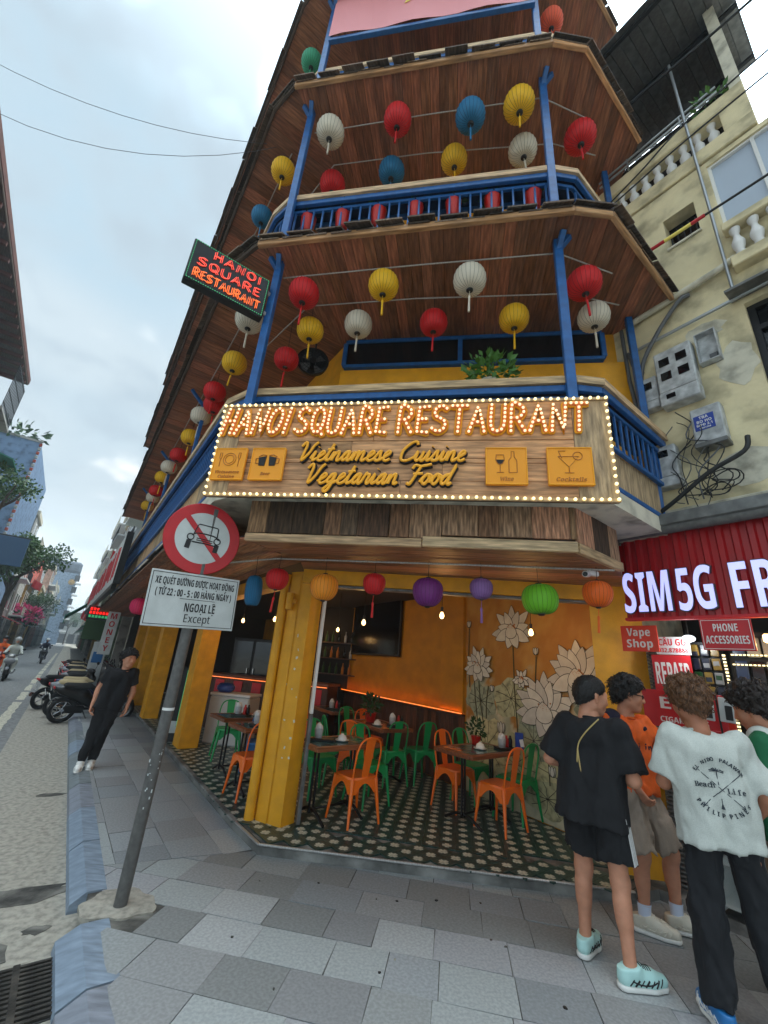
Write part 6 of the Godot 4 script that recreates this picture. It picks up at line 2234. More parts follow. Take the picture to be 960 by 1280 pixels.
# ---------------------------------------------------------------- lotus mural on the party wall
func make_mural(o: Vector3, turn: float) -> void:
	rng.seed = 12
	var t := thing("lotus_mural", "mural of white lotus flowers and grey-green leaves on a rust ground", "mural", o, turn)
	# local x = distance along the wall towards the viewer (negative inwards), y up
	var ground := mat("mural_ground", Color(1, 1, 1), 0.55)
	ground.vertex_color_use_as_albedo = true
	var nz := noise(1.4, 5, 8)
	var nz2 := noise(5.0, 4, 3)
	var g := G.new()
	var nx := 54
	var ny := 56
	var x0 := -2.68
	var x1 := -0.12
	var P := func(i: int, j: int) -> Vector3:
		return Vector3(lerpf(x0, x1, float(i) / nx), lerpf(FLOOR, 2.98, float(j) / ny), 0.012)
	var rust := Color(0.40, 0.17, 0.022)
	var ochre := Color(0.50, 0.26, 0.05)
	var sand := Color(0.62, 0.57, 0.38)
	var moss := Color(0.36, 0.37, 0.25)
	var K := func(p: Vector3) -> Color:
		var a := nz.get_noise_2d(p.x * 1.2, p.y)
		var b := nz2.get_noise_2d(p.x, p.y * 0.6)
		var c: Color = rust.lerp(ochre, clampf(0.5 + 1.6 * a + 0.9 * b, 0, 1))
		var low := clampf((1.55 + 0.9 * a - p.y) * 5.0 + b * 2.5, 0, 1)
		c = c.lerp(sand.lerp(moss, clampf(0.45 + 1.5 * b + a, 0, 1)), low)
		return c
	for i in nx:
		for j in ny:
			var ps := [P.call(i, j), P.call(i + 1, j), P.call(i + 1, j + 1), P.call(i, j + 1)]
			var k := g.v.size()
			for p in ps:
				g.v.append(p); g.n.append(Vector3(0, 0, 1)); g.c.append(K.call(p))
			for q in [0, 2, 1, 0, 3, 2]:
				g.ix.append(k + q)
	put(g, "painted_ground", ground, t)
	var line := mat("mural_line", Color(0.16, 0.15, 0.12), 0.8)
	var stem := mat("mural_stem", Color(0.33, 0.31, 0.20), 0.8)
	var petals := []
	for c in [Color(0.84, 0.83, 0.78), Color(0.79, 0.78, 0.74), Color(0.86, 0.85, 0.80)]:
		petals.append(tri_map(mat("mural_petal_%d" % petals.size(), c, 0.7), Vector3(2, 2, 2), textures["signmap"]))
	var leafm := []
	for c in [Color(0.74, 0.74, 0.58), Color(0.66, 0.69, 0.58), Color(0.84, 0.81, 0.62), Color(0.52, 0.57, 0.48)]:
		leafm.append(tri_map(mat("mural_leaf_%d" % leafm.size(), c, 0.8), Vector3(1.4, 1.4, 1.4), textures["limewash"]))
	# leaves (s, h, rx, ry, tone)
	var z := 0.016
	for a in [[1.78, 1.42, 0.34, 0.26, 0], [2.36, 1.33, 0.30, 0.24, 1], [1.42, 0.95, 0.30, 0.30, 1], [0.95, 0.55, 0.55, 0.28, 2], [1.75, 0.62, 0.40, 0.34, 0], [2.25, 0.75, 0.34, 0.38, 2], [0.55, 0.95, 0.26, 0.30, 1], [0.62, 1.40, 0.16, 0.14, 3], [1.25, 0.35, 0.36, 0.2, 0]]:
		var poly := PackedVector2Array()
		for k in 22:
			var th := TAU * k / 22.0
			var r: float = 1.0 + 0.13 * sin(th * 5 + a[0] * 7.0) + rng.randf_range(-0.04, 0.04)
			poly.append(Vector2(-a[0] + cos(th) * a[2] * r, maxf(a[1] + sin(th) * a[3] * r, FLOOR + 0.01)))
		g = G.new()
		g.prism(poly, 0.012, z)
		put(g, "leaf", leafm[a[4]], t)
		g = G.new()
		for k in 9:
			var th: float = TAU * k / 9.0 + a[1]
			g.tube([Vector3(-a[0], a[1], z), Vector3(-a[0] + cos(th) * a[2] * 0.5 + 0.02, a[1] + sin(th) * a[3] * 0.55, z), Vector3(-a[0] + cos(th) * a[2] * 0.86, maxf(a[1] + sin(th) * a[3] * 0.86, FLOOR + 0.01), z)], 0.0035, 4, false)
		put(g, "leaf_veins", line, t)
		z += 0.0009
	# stems
	for a in [[1.71, 2.3, 1.66, 0.8], [1.31, 2.0, 1.34, 1.3], [2.40, 1.6, 2.30, 1.0], [2.5, 1.7, 2.42, 1.0], [2.61, 2.4, 2.60, 1.5], [1.17, 1.1, 1.2, 0.5], [0.7, 1.5, 0.72, 0.6], [2.2, 1.55, 2.25, 1.1]]:
		g = G.new()
		g.tube([Vector3(-a[0], a[1], 0.024), Vector3(-(a[0] + a[2]) / 2 - 0.02, (a[1] + a[3]) / 2, 0.024), Vector3(-a[2], a[3], 0.024)], 0.010, 5, true, 0.4, Vector3(0, 0, 1))
		put(g, "stem", stem, t)
	# flowers: centre, radius; back petals fan up, front petals droop
	z = 0.030
	for f in [[1.71, 2.34, 0.42, 5], [2.38, 1.80, 0.34, 6], [1.20, 1.32, 0.52, 7], [0.70, 1.76, 0.50, 7], [1.57, 1.68, 0.17, 4]]:
		var c := Vector2(-f[0], f[1])
		var R: float = f[2]
		var n: int = f[3]
		var list := []
		for k in n:
			var th := lerpf(-0.12, PI + 0.12, float(k) / (n - 1))
			list.append([th, R * rng.randf_range(0.86, 1.0), R * 0.36])
		for k in n - 1:
			var th := lerpf(0.25, PI - 0.25, float(k) / (n - 2))
			list.append([th, R * rng.randf_range(0.62, 0.76), R * 0.34])
		for th in [-2.75, -0.45, -1.9, -1.2]:
			list.append([th, R * (0.8 if absf(th + 1.6) > 0.6 else 0.62), R * 0.40])
		for p in list:
			petal(t, c, p[0], p[1], p[2], z, petals[rng.randi() % 3], line)
			z += 0.0012
		g = G.new()
		for k in 26:
			var q := c + Vector2(rng.randfn() * R * 0.10, R * 0.12 + rng.randfn() * R * 0.05)
			g.ball(Vector3(q.x, q.y, z + 0.002), Vector3(0.011, 0.011, 0.004), 6, 4)
		put(g, "stamens", M["gold_line"], t)
		petal(t, c + Vector2(0, -R * 0.30), PI / 2 + 0.1, R * 0.52, R * 0.5, z + 0.004, petals[0], line)
		z = 0.030 + 0.02 * (int(f[0] * 7) % 2)
	# buds
	for b in [[1.31, 2.06, 0.10], [1.96, 1.02, 0.16], [1.15, 0.66, 0.12], [2.61, 2.46, 0.11], [2.12, 1.52, 0.09]]:
		for dth in [-0.35, 0.35, 0.0]:
			petal(t, Vector2(-b[0], b[1] - b[2] * 0.5), PI / 2 + dth, b[2], b[2] * 0.45, 0.034 + 0.002 * (1 if dth == 0.0 else 0) + 0.001 * signf(dth), petals[0], line)

func petal(t: Node, c: Vector2, th: float, L: float, w: float, z: float, m: Material, line: Material) -> void:
	var d := Vector2(cos(th), sin(th))
	var s := Vector2(-d.y, d.x)
	var poly := PackedVector2Array()
	var big := PackedVector2Array()
	for k in 21:
		var u := k / 20.0
		var a := u * TAU
		# tear shape: blunt at the root, pointed at the tip
		var along := 0.5 - 0.5 * cos(a)
		var half := sin(a) * 0.5 * pow(1.0 - along, 0.35) * 1.15
		if k == 20:
			break
		poly.append(c + d * (L * (0.08 + 0.92 * along)) + s * half * w)
		big.append(c + d * (L * (0.08 + 0.92 * along) + (along - 0.5) * 0.016) + s * half * (w + 0.018))
	var g := G.new()
	g.prism(poly, z, z + 0.0012)
	var o := put(g, "petal", m, t)
	g = G.new()
	g.prism(big, z - 0.0008, z + 0.0004)
	put(g, "outline", line, o)

# ---------------------------------------------------------------- people
# a smooth field of tapered capsules on a grid, meshed with surface nets
class Flesh:
	var o := Vector3.ZERO
	var cell := 0.014
	var nx := 0
	var ny := 0
	var nz := 0
	var f := PackedFloat32Array()
	func build(prims: Array, c: float, k: float, cuts := [], fold: FastNoiseLite = null, amp := 0.0, squash := Vector3.ONE) -> void:
		cell = c
		var lo := Vector3(1e9, 1e9, 1e9)
		var hi := -lo
		for p in prims:
			var r := maxf(p[2], p[3]) + k * 0.5 + cell * 3.8 + amp
			lo = lo.min(p[0] - Vector3(r, r, r)).min(p[1] - Vector3(r, r, r))
			hi = hi.max(p[0] + Vector3(r, r, r)).max(p[1] + Vector3(r, r, r))
		o = lo
		nx = int((hi.x - lo.x) / cell) + 2
		ny = int((hi.y - lo.y) / cell) + 2
		nz = int((hi.z - lo.z) / cell) + 2
		f.resize(nx * ny * nz)
		f.fill(1.0)
		for p in prims:
			var a: Vector3 = p[0]
			var b: Vector3 = p[1]
			var ra: float = p[2]
			var rb: float = p[3]
			var flat: int = p[4] if p.size() > 4 else 0
			var kk: float = p[5] if p.size() > 5 else k
			var r := maxf(ra, rb) + kk * 0.5 + cell * 3.4 + amp
			var i0 := ((a.min(b) - Vector3(r, r, r) - o) / cell).floor()
			var i1 := ((a.max(b) + Vector3(r, r, r) - o) / cell).ceil()
			var ba := b - a
			var inv := 1.0 / maxf(ba.length_squared(), 1e-9)
			var dir := ba.normalized()
			for z in range(maxi(int(i0.z), 0), mini(int(i1.z), nz - 1) + 1):
				for y in range(maxi(int(i0.y), 0), mini(int(i1.y), ny - 1) + 1):
					var row := (z * ny + y) * nx
					for x in range(maxi(int(i0.x), 0), mini(int(i1.x), nx - 1) + 1):
						var pa := Vector3(o.x + x * cell - a.x, o.y + y * cell - a.y, o.z + z * cell - a.z)
						var h := clampf(pa.dot(ba) * inv, 0.0, 1.0)
						var d := (pa - ba * h).length() - ra - (rb - ra) * h
						if flat:
							d = maxf(d, (pa - ba).dot(dir))
						var e := f[row + x]
						if e < 0.9:
							var t := clampf(0.5 + 0.5 * (e - d) / kk, 0.0, 1.0)
							d = e + (d - e) * t - kk * t * (1.0 - t)
						f[row + x] = d
		if amp > 0.0 or cuts.size():
			for z in nz:
				for y in ny:
					var row := (z * ny + y) * nx
					for x in nx:
						var e := f[row + x]
						if absf(e) < 0.08:
							var p := Vector3(o.x + x * cell, o.y + y * cell, o.z + z * cell)
							if amp > 0.0:
								e += amp * fold.get_noise_3dv(p * squash)
							for c2 in cuts:
								e = maxf(e, c2[1].dot(p - c2[0]))
							f[row + x] = e
						elif e < 0.0 and cuts.size():
							var p := Vector3(o.x + x * cell, o.y + y * cell, o.z + z * cell)
							for c2 in cuts:
								e = maxf(e, c2[1].dot(p - c2[0]))
							f[row + x] = e
	func at(p: Vector3) -> float:
		var q := (p - o) / cell
		var x := clampi(int(q.x), 0, nx - 2)
		var y := clampi(int(q.y), 0, ny - 2)
		var z := clampi(int(q.z), 0, nz - 2)
		var t := q - Vector3(x, y, z)
		var b := (z * ny + y) * nx + x
		var s := nx
		var w := nx * ny
		return lerpf(lerpf(lerpf(f[b], f[b + 1], t.x), lerpf(f[b + s], f[b + s + 1], t.x), t.y), lerpf(lerpf(f[b + w], f[b + w + 1], t.x), lerpf(f[b + w + s], f[b + w + s + 1], t.x), t.y), t.z)
	func normal(p: Vector3) -> Vector3:
		var e := cell * 0.8
		return Vector3(at(p + Vector3(e, 0, 0)) - at(p - Vector3(e, 0, 0)), at(p + Vector3(0, e, 0)) - at(p - Vector3(0, e, 0)), at(p + Vector3(0, 0, e)) - at(p - Vector3(0, 0, e))).normalized()
	func touch(x: float, y: float, from: float) -> Vector3:
		# the surface met along z from the front (from = 1) or the back (-1)
		var z := o.z + (nz - 2) * cell if from > 0 else o.z + cell
		for i in nz * 2:
			var p := Vector3(x, y, z)
			if at(p) < 0.0:
				return p
			z -= from * cell * 0.5
		return Vector3(x, y, 0)
	func mesh_into(g: G) -> void:
		var ids := PackedInt32Array()
		ids.resize(nx * ny * nz)
		ids.fill(-1)
		var s := nx
		var w := nx * ny
		var corner := [0, 1, s, s + 1, w, w + 1, w + s, w + s + 1]
		var edges := [[0, 1], [2, 3], [4, 5], [6, 7], [0, 2], [1, 3], [4, 6], [5, 7], [0, 4], [1, 5], [2, 6], [3, 7]]
		for z in nz - 1:
			for y in ny - 1:
				var row := (z * ny + y) * nx
				for x in nx - 1:
					var b := row + x
					var f0 := f[b]
					if f0 > 0.14 or f0 < -0.14:
						continue
					var m := 0
					for c in 8:
						if f[b + corner[c]] < 0.0:
							m |= 1 << c
					if m == 0 or m == 255:
						continue
					var sum := Vector3.ZERO
					var n := 0
					for e in edges:
						var a: int = e[0]
						var d: int = e[1]
						if ((m >> a) & 1) != ((m >> d) & 1):
							var fa := f[b + corner[a]]
							var fb := f[b + corner[d]]
							var t := fa / (fa - fb)
							var pa := Vector3(a & 1, (a >> 1) & 1, (a >> 2) & 1)
							var pb := Vector3(d & 1, (d >> 1) & 1, (d >> 2) & 1)
							sum += pa.lerp(pb, t)
							n += 1
					var p := o + (Vector3(x, y, z) + sum / n) * cell
					ids[b] = g.v.size()
					var nn := normal(p)
					g.v.append(g.x * p)
					g.n.append((g.x.basis * nn).normalized())
					g.c.append(g.col)
		for z in range(1, nz - 1):
			for y in range(1, ny - 1):
				var row := (z * ny + y) * nx
				for x in range(1, nx - 1):
					var b := row + x
					if ids[b] < 0:
						continue
					var neg := f[b] < 0.0
					if neg != (f[b + 1] < 0.0):
						face(g, ids[b], ids[b - s], ids[b - s - w], ids[b - w], neg)
					if neg != (f[b + s] < 0.0):
						face(g, ids[b], ids[b - w], ids[b - w - 1], ids[b - 1], neg)
					if neg != (f[b + w] < 0.0):
						face(g, ids[b], ids[b - 1], ids[b - 1 - s], ids[b - s], neg)
	func face(g: G, a: int, b: int, c: int, d: int, neg: bool) -> void:
		if a < 0 or b < 0 or c < 0 or d < 0:
			return
		if neg:
			for i in [a, c, b, a, d, c]:
				g.ix.append(i)
		else:
			for i in [a, b, c, a, c, d]:
				g.ix.append(i)

func flesh(prims: Array, cell: float, k: float, g: G, cuts := [], fold: FastNoiseLite = null, amp := 0.0, squash := Vector3.ONE) -> Flesh:
	var fl := Flesh.new()
	fl.build(prims, cell, k, cuts, fold, amp, squash)
	fl.mesh_into(g)
	return fl

func stance() -> Dictionary:
	return {
		"pelvis": Vector3(0, 0.95, 0), "chest": Vector3(0, 1.30, 0), "neck": Vector3(0, 1.475, -0.015), "head": Vector3(0, 1.635, 0.015),
		"shL": Vector3(0.180, 1.425, -0.01), "shR": Vector3(-0.180, 1.425, -0.01), "elL": Vector3(0.235, 1.14, -0.03), "elR": Vector3(-0.235, 1.14, -0.03),
		"wrL": Vector3(0.25, 0.90, 0.04), "wrR": Vector3(-0.25, 0.90, 0.04), "hipL": Vector3(0.092, 0.91, 0), "hipR": Vector3(-0.092, 0.91, 0),
		"knL": Vector3(0.10, 0.50, 0.015), "knR": Vector3(-0.10, 0.50, 0.015), "anL": Vector3(0.105, 0.085, -0.02), "anR": Vector3(-0.105, 0.085, -0.02),
		"toeL": Vector3(0.13, 0.04, 0.17), "toeR": Vector3(-0.13, 0.04, 0.17), "turn": 0.0, "nod": 0.0,
		"handL": Vector3(0, -1, 0.25), "handR": Vector3(0, -1, 0.25),
	}

func torso(j: Dictionary, grow: float) -> Array:
	var p: Vector3 = j.pelvis
	var c: Vector3 = j.chest
	var side: Vector3 = (j.shL - j.shR).normalized()
	var hs: Vector3 = (j.hipL - j.hipR).normalized()
	var w: Vector3 = p.lerp(c, 0.42)
	return [
		[p - hs * 0.065, w - side * 0.062, 0.105 + grow, 0.092 + grow], [p + hs * 0.065, w + side * 0.062, 0.105 + grow, 0.092 + grow],
		[w - side * 0.062, c - side * 0.085, 0.092 + grow, 0.105 + grow], [w + side * 0.062, c + side * 0.085, 0.092 + grow, 0.105 + grow],
		[c - side * 0.08 + Vector3(0, 0.05, 0), c + side * 0.08 + Vector3(0, 0.05, 0), 0.10 + grow, 0.10 + grow],
		[j.neck + Vector3(0, -0.075, 0), j.shL, 0.062 + grow * 0.8, 0.055 + grow * 0.8], [j.neck + Vector3(0, -0.075, 0), j.shR, 0.062 + grow * 0.8, 0.055 + grow * 0.8],
	]

func head_basis(j: Dictionary) -> Transform3D:
	return Transform3D((Basis(Vector3.UP, j.turn) * Basis(Vector3.RIGHT, j.nod)).scaled(Vector3(1.09, 1.09, 1.09)), j.head + Vector3(0, 0.012, 0))

func hand(g: G, wrist: Vector3, dir: Vector3, inner: Vector3, side: float) -> void:
	# dir: wrist to knuckles, inner: where the palm looks, side: +1 when the thumb lies on dir x inner
	var d := dir.normalized()
	var n := (inner - d * inner.dot(d)).normalized()
	var t := d.cross(n) * side
	var P := []
	for k in 4:
		var off := t * (0.030 - 0.020 * k)
		P.append([wrist + d * 0.012 + off * 0.55, wrist + d * 0.085 + off, 0.016, 0.0125])
	var lens := [0.9, 1.0, 0.94, 0.76]
	for k in 4:
		var root := wrist + d * 0.083 + t * (0.030 - 0.020 * k)
		var L: float = lens[k]
		var a := root
		var bend := 0.35 + 0.10 * k
		var dd := (d * cos(bend) + n * sin(bend))
		var b := a + dd * 0.040 * L
		var d2 := (d * cos(bend + 0.55) + n * sin(bend + 0.55))
		var c := b + d2 * 0.026 * L
		var d3 := (d * cos(bend + 0.95) + n * sin(bend + 0.95))
		var e := c + d3 * 0.020 * L
		P.append([a, b, 0.0092, 0.0086, 0, 0.006])
		P.append([b, c, 0.0086, 0.0078, 0, 0.006])
		P.append([c, e, 0.0078, 0.0068, 0, 0.006])
	var th := wrist + d * 0.025 + t * 0.024 + n * 0.008
	var t1 := th + (d * 0.65 + t * 0.6 + n * 0.35).normalized() * 0.042
	var t2 := t1 + (d * 0.9 + t * 0.15 + n * 0.4).normalized() * 0.030
	P.append([th, t1, 0.014, 0.0105, 0, 0.008])
	P.append([t1, t2, 0.0105, 0.0085, 0, 0.006])
	P.append([wrist - d * 0.05, wrist + d * 0.01, 0.027, 0.025])
	flesh(P, 0.0042, 0.012, g)

func body(t: Node3D, j: Dictionary, skin: Material, scale_legs := 1.0, ears := true) -> MeshInstance3D:
	var g := G.new()
	var P := torso(j, -0.006)
	P.append([j.neck + Vector3(0, -0.06, 0), j.neck.lerp(j.head, 0.55), 0.060, 0.052])
	for s in ["L", "R"]:
		P.append([j["sh" + s], j["el" + s], 0.052, 0.041])
		P.append([j["el" + s], j["wr" + s], 0.041, 0.027])
		P.append([j["el" + s].lerp(j["wr" + s], 0.22), j["el" + s].lerp(j["wr" + s], 0.34), 0.041, 0.038])
		P.append([j["hip" + s], j["kn" + s], 0.086, 0.056])
		P.append([j["kn" + s], j["an" + s], 0.053, 0.036])
		var back := Vector3(0, 0, -0.018)
		P.append([j["kn" + s].lerp(j["an" + s], 0.22) + back, j["kn" + s].lerp(j["an" + s], 0.45) + back * 0.7, 0.050, 0.044])
		P.append([j["kn" + s] + Vector3(0, 0.015, 0.016), j["kn" + s] + Vector3(0, -0.02, 0.014), 0.046, 0.044])
		P.append([j["an" + s], j["an" + s].lerp(j["toe" + s], 0.45) - Vector3(0, 0.025, 0), 0.034, 0.026])
	flesh(P, 0.015, 0.032, g)
	# head on a finer grid
	var H := head_basis(j)
	var keep := g.x
	g.x = H
	var q := [
		[Vector3(0, 0.035, -0.028), Vector3(0, 0.045, -0.005), 0.090, 0.086], [Vector3(0, 0.02, 0.012), Vector3(0, -0.025, 0.032), 0.076, 0.066],
		[Vector3(0, -0.055, 0.040), Vector3(0, -0.088, 0.058), 0.052, 0.034], [Vector3(-0.045, -0.055, 0.0), Vector3(-0.018, -0.092, 0.052), 0.030, 0.026], [Vector3(0.045, -0.055, 0.0), Vector3(0.018, -0.092, 0.052), 0.030, 0.026],
		[Vector3(0, 0.012, 0.094), Vector3(0, -0.030, 0.110), 0.011, 0.014, 0, 0.014], [Vector3(-0.012, -0.034, 0.100), Vector3(0.012, -0.034, 0.100), 0.010, 0.010, 0, 0.010],
		[Vector3(-0.040, 0.026, 0.080), Vector3(0.040, 0.026, 0.080), 0.013, 0.013, 0, 0.02], [Vector3(-0.016, -0.062, 0.091), Vector3(0.016, -0.062, 0.091), 0.0085, 0.0085, 0, 0.008], [Vector3(-0.014, -0.073, 0.090), Vector3(0.014, -0.073, 0.090), 0.009, 0.009, 0, 0.008],
		[Vector3(-0.046, -0.012, 0.066), Vector3(-0.040, -0.03, 0.062), 0.022, 0.022, 0, 0.03], [Vector3(0.046, -0.012, 0.066), Vector3(0.040, -0.03, 0.062), 0.022, 0.022, 0, 0.03],
		[Vector3(0, -0.06, -0.02), Vector3(0, -0.16, -0.035), 0.055, 0.054, 0, 0.04],
	]
	for sx in [-1.0, 1.0]:
		q.append([Vector3(sx * 0.084, 0.016, -0.008), Vector3(sx * 0.080, -0.028, 0.0), 0.014, 0.010, 0, 0.012])
		q.append([Vector3(sx * 0.090, 0.022, -0.018), Vector3(sx * 0.088, -0.010, -0.014), 0.008, 0.008, 0, 0.008])
	flesh(q, 0.0058, 0.022, g)
	g.x = keep
	for s in ["L", "R"]:
		var sg := 1.0 if s == "L" else -1.0
		hand(g, j["wr" + s], j["hand" + s], j.get("palm" + s, Vector3(-sg, 0, 0.2)), j.get("thumb" + s, sg))
	var b := put(g, "body", skin, t)
	# eyes, brows and mouth lie on the head
	for sx in [-1.0, 1.0]:
		var eg := G.new()
		eg.x = H
		eg.ball(Vector3(sx * 0.031, 0.005, 0.080), Vector3(0.0125, 0.0085, 0.009), 10, 6)
		put(eg, "eye", M["porcelain"], t)
		eg = G.new()
		eg.x = H
		eg.ball(Vector3(sx * 0.031, 0.005, 0.0865), Vector3(0.0052, 0.0052, 0.004), 8, 5)
		put(eg, "pupil", M["black"], t)
		eg = G.new()
		eg.x = H
		eg.tube([Vector3(sx * 0.016, 0.026, 0.093), Vector3(sx * 0.034, 0.030, 0.090), Vector3(sx * 0.052, 0.024, 0.078)], 0.0045, 6)
		put(eg, "eyebrow", M["hair_dark"], t)
	var mg := G.new()
	mg.x = H
	mg.tube([Vector3(-0.020, -0.0665, 0.0945), Vector3(0, -0.068, 0.0985), Vector3(0.020, -0.0665, 0.0945)], 0.0028, 6)
	put(mg, "mouth", M["lip"], t)
	return b

func hair(t: Node3D, j: Dictionary, m: Material, thick: float, rough: float, low: float, fringe: float, seed_: int, long_top := 0.0) -> void:
	var g := G.new()
	g.x = head_basis(j)
	var P := [[Vector3(0, 0.042, -0.030), Vector3(0, 0.052, -0.005), 0.090 + thick, 0.087 + thick], [Vector3(0, 0.0, -0.045), Vector3(0, -0.055, -0.042), 0.076 + thick * 0.8, 0.058 + thick * 0.6]]
	if long_top > 0.0:
		for k in 34:
			var u := 0.15 + 0.85 * (k + 0.5) / 34.0
			var a := k * 2.39996 + seed_
			var d := Vector3(cos(a) * sqrt(1.0 - u * u), u, sin(a) * sqrt(1.0 - u * u))
			var p := Vector3(0, 0.045, -0.018) + d * (0.080 + thick)
			P.append([p, p + (d + Vector3(0, 0.2, 0.5 if d.z > 0.3 else -0.1)).normalized() * long_top * 0.55, 0.026, 0.017, 0, 0.018])
	var cuts := [[Vector3(0, low, 0.0), Vector3(0, -0.80, 0.60)], [Vector3(0, fringe, 0.075), Vector3(0, -0.55, 0.835)]]
	flesh(P, 0.0058, 0.03, g, cuts, noise(60.0 if rough < 0.012 else 22.0, 4, seed_), rough * 1.6, Vector3(1, 0.6, 1))
	# locks lying over the cap
	var n := g.v.size()
	var B := g.x.basis.orthonormalized()
	g.x = Transform3D()
	for k in (520 if rough > 0.008 else 700):
		var i := rng.randi() % n
		var p := g.v[i]
		var nn := g.n[i]
		var curl := rough > 0.02
		var flow := B * Vector3(rng.randf_range(-0.6, 0.6), -0.5, 0.5 if (B.inverse() * nn).z > 0.2 else -0.35)
		if curl:
			flow = Vector3(rng.randfn(), rng.randfn() - 0.4, rng.randfn())
		flow = (flow - nn * flow.dot(nn)).normalized()
		var L := rng.randf_range(0.018, 0.042) * (1.0 if rough > 0.008 else 0.42)
		var side := flow.cross(nn) * rng.randf_range(-0.5, 0.5)
		g.tube([p - nn * 0.003, p + (flow + side * 0.4) * L * 0.4 + nn * L * 0.22, p + (flow + side) * L + nn * L * (0.02 if not curl else 0.15)], [0.0042, 0.0036, 0.0012] if rough > 0.008 else [0.0022, 0.0018, 0.0007], 5, false)
	put(g, "hair", m, t)

func garment(t: Node3D, called: String, P: Array, m: Material, k := 0.05, amp := 0.010, seed_ := 1, cell := 0.014, cuts := []) -> Flesh:
	var g := G.new()
	var fl := flesh(P, cell, k, g, cuts, noise(6.5 if called.contains("shirt") else 9.5, 4, seed_), amp, Vector3(1.0, 0.42, 1.0))
	put(g, called, m, t)
	return fl

func tee(t: Node3D, j: Dictionary, m: Material, hem: float, ease: float, sleeve: float, seed_: int, called := "t_shirt") -> Flesh:
	var P := []
	var side: Vector3 = (j.shL - j.shR).normalized()
	var down: Vector3 = j.pelvis - j.chest
	var bottom: Vector3 = j.chest + down * ((j.chest.y - hem) / (j.chest.y - j.pelvis.y))
	for sx in [-1.0, 1.0]:
		P.append([j.chest + side * sx * 0.085, bottom + side * sx * 0.080, 0.100 + ease * 0.8, 0.114 + ease * 1.3, 1])
	P.append([j.chest - side * 0.085 + Vector3(0, 0.055, 0), j.chest + side * 0.085 + Vector3(0, 0.055, 0), 0.098 + ease * 0.7, 0.098 + ease * 0.7])
	P.append([j.neck + Vector3(0, -0.085, 0), j.shL, 0.066 + ease * 0.5, 0.056 + ease * 0.45])
	P.append([j.neck + Vector3(0, -0.085, 0), j.shR, 0.066 + ease * 0.5, 0.056 + ease * 0.45])
	for s in ["L", "R"]:
		var e: Vector3 = j["sh" + s].lerp(j["el" + s], sleeve)
		P.append([j["sh" + s], e, 0.058 + ease * 0.55, 0.062 + ease * 1.1, 1])
	var fl := garment(t, called, P, m, 0.045, 0.030, seed_, 0.0135)
	# ribbed collar round the neck
	var g := G.new()
	var ring := []
	for k in 25:
		var a := TAU * k / 24.0
		ring.append(j.neck + Vector3(cos(a) * 0.070, 0.002 - 0.016 * sin(a), sin(a) * 0.066 + 0.004))
	g.tube(ring, 0.011, 8, false)
	put(g, "collar", m, t)
	return fl

func legwear(t: Node3D, j: Dictionary, m: Material, called: String, until: float, r0: float, r1: float, seed_: int, amp := 0.032) -> Flesh:
	# until: 0..1 hip to knee, 1..2 knee to ankle
	var P := []
	var hs: Vector3 = (j.hipL - j.hipR).normalized()
	P.append([j.pelvis + Vector3(0, 0.07, 0) - hs * 0.06, j.hipR + Vector3(0, -0.02, 0), 0.100, r0])
	P.append([j.pelvis + Vector3(0, 0.07, 0) + hs * 0.06, j.hipL + Vector3(0, -0.02, 0), 0.100, r0])
	for s in ["L", "R"]:
		if until <= 1.0:
			P.append([j["hip" + s], j["hip" + s].lerp(j["kn" + s], until), r0, r1, 1])
		else:
			P.append([j["hip" + s], j["kn" + s], r0, lerpf(r0, r1, 0.55)])
			P.append([j["kn" + s], j["kn" + s].lerp(j["an" + s], until - 1.0), lerpf(r0, r1, 0.55), r1, 1])
	return garment(t, called, P, m, 0.035, amp, seed_, 0.014)

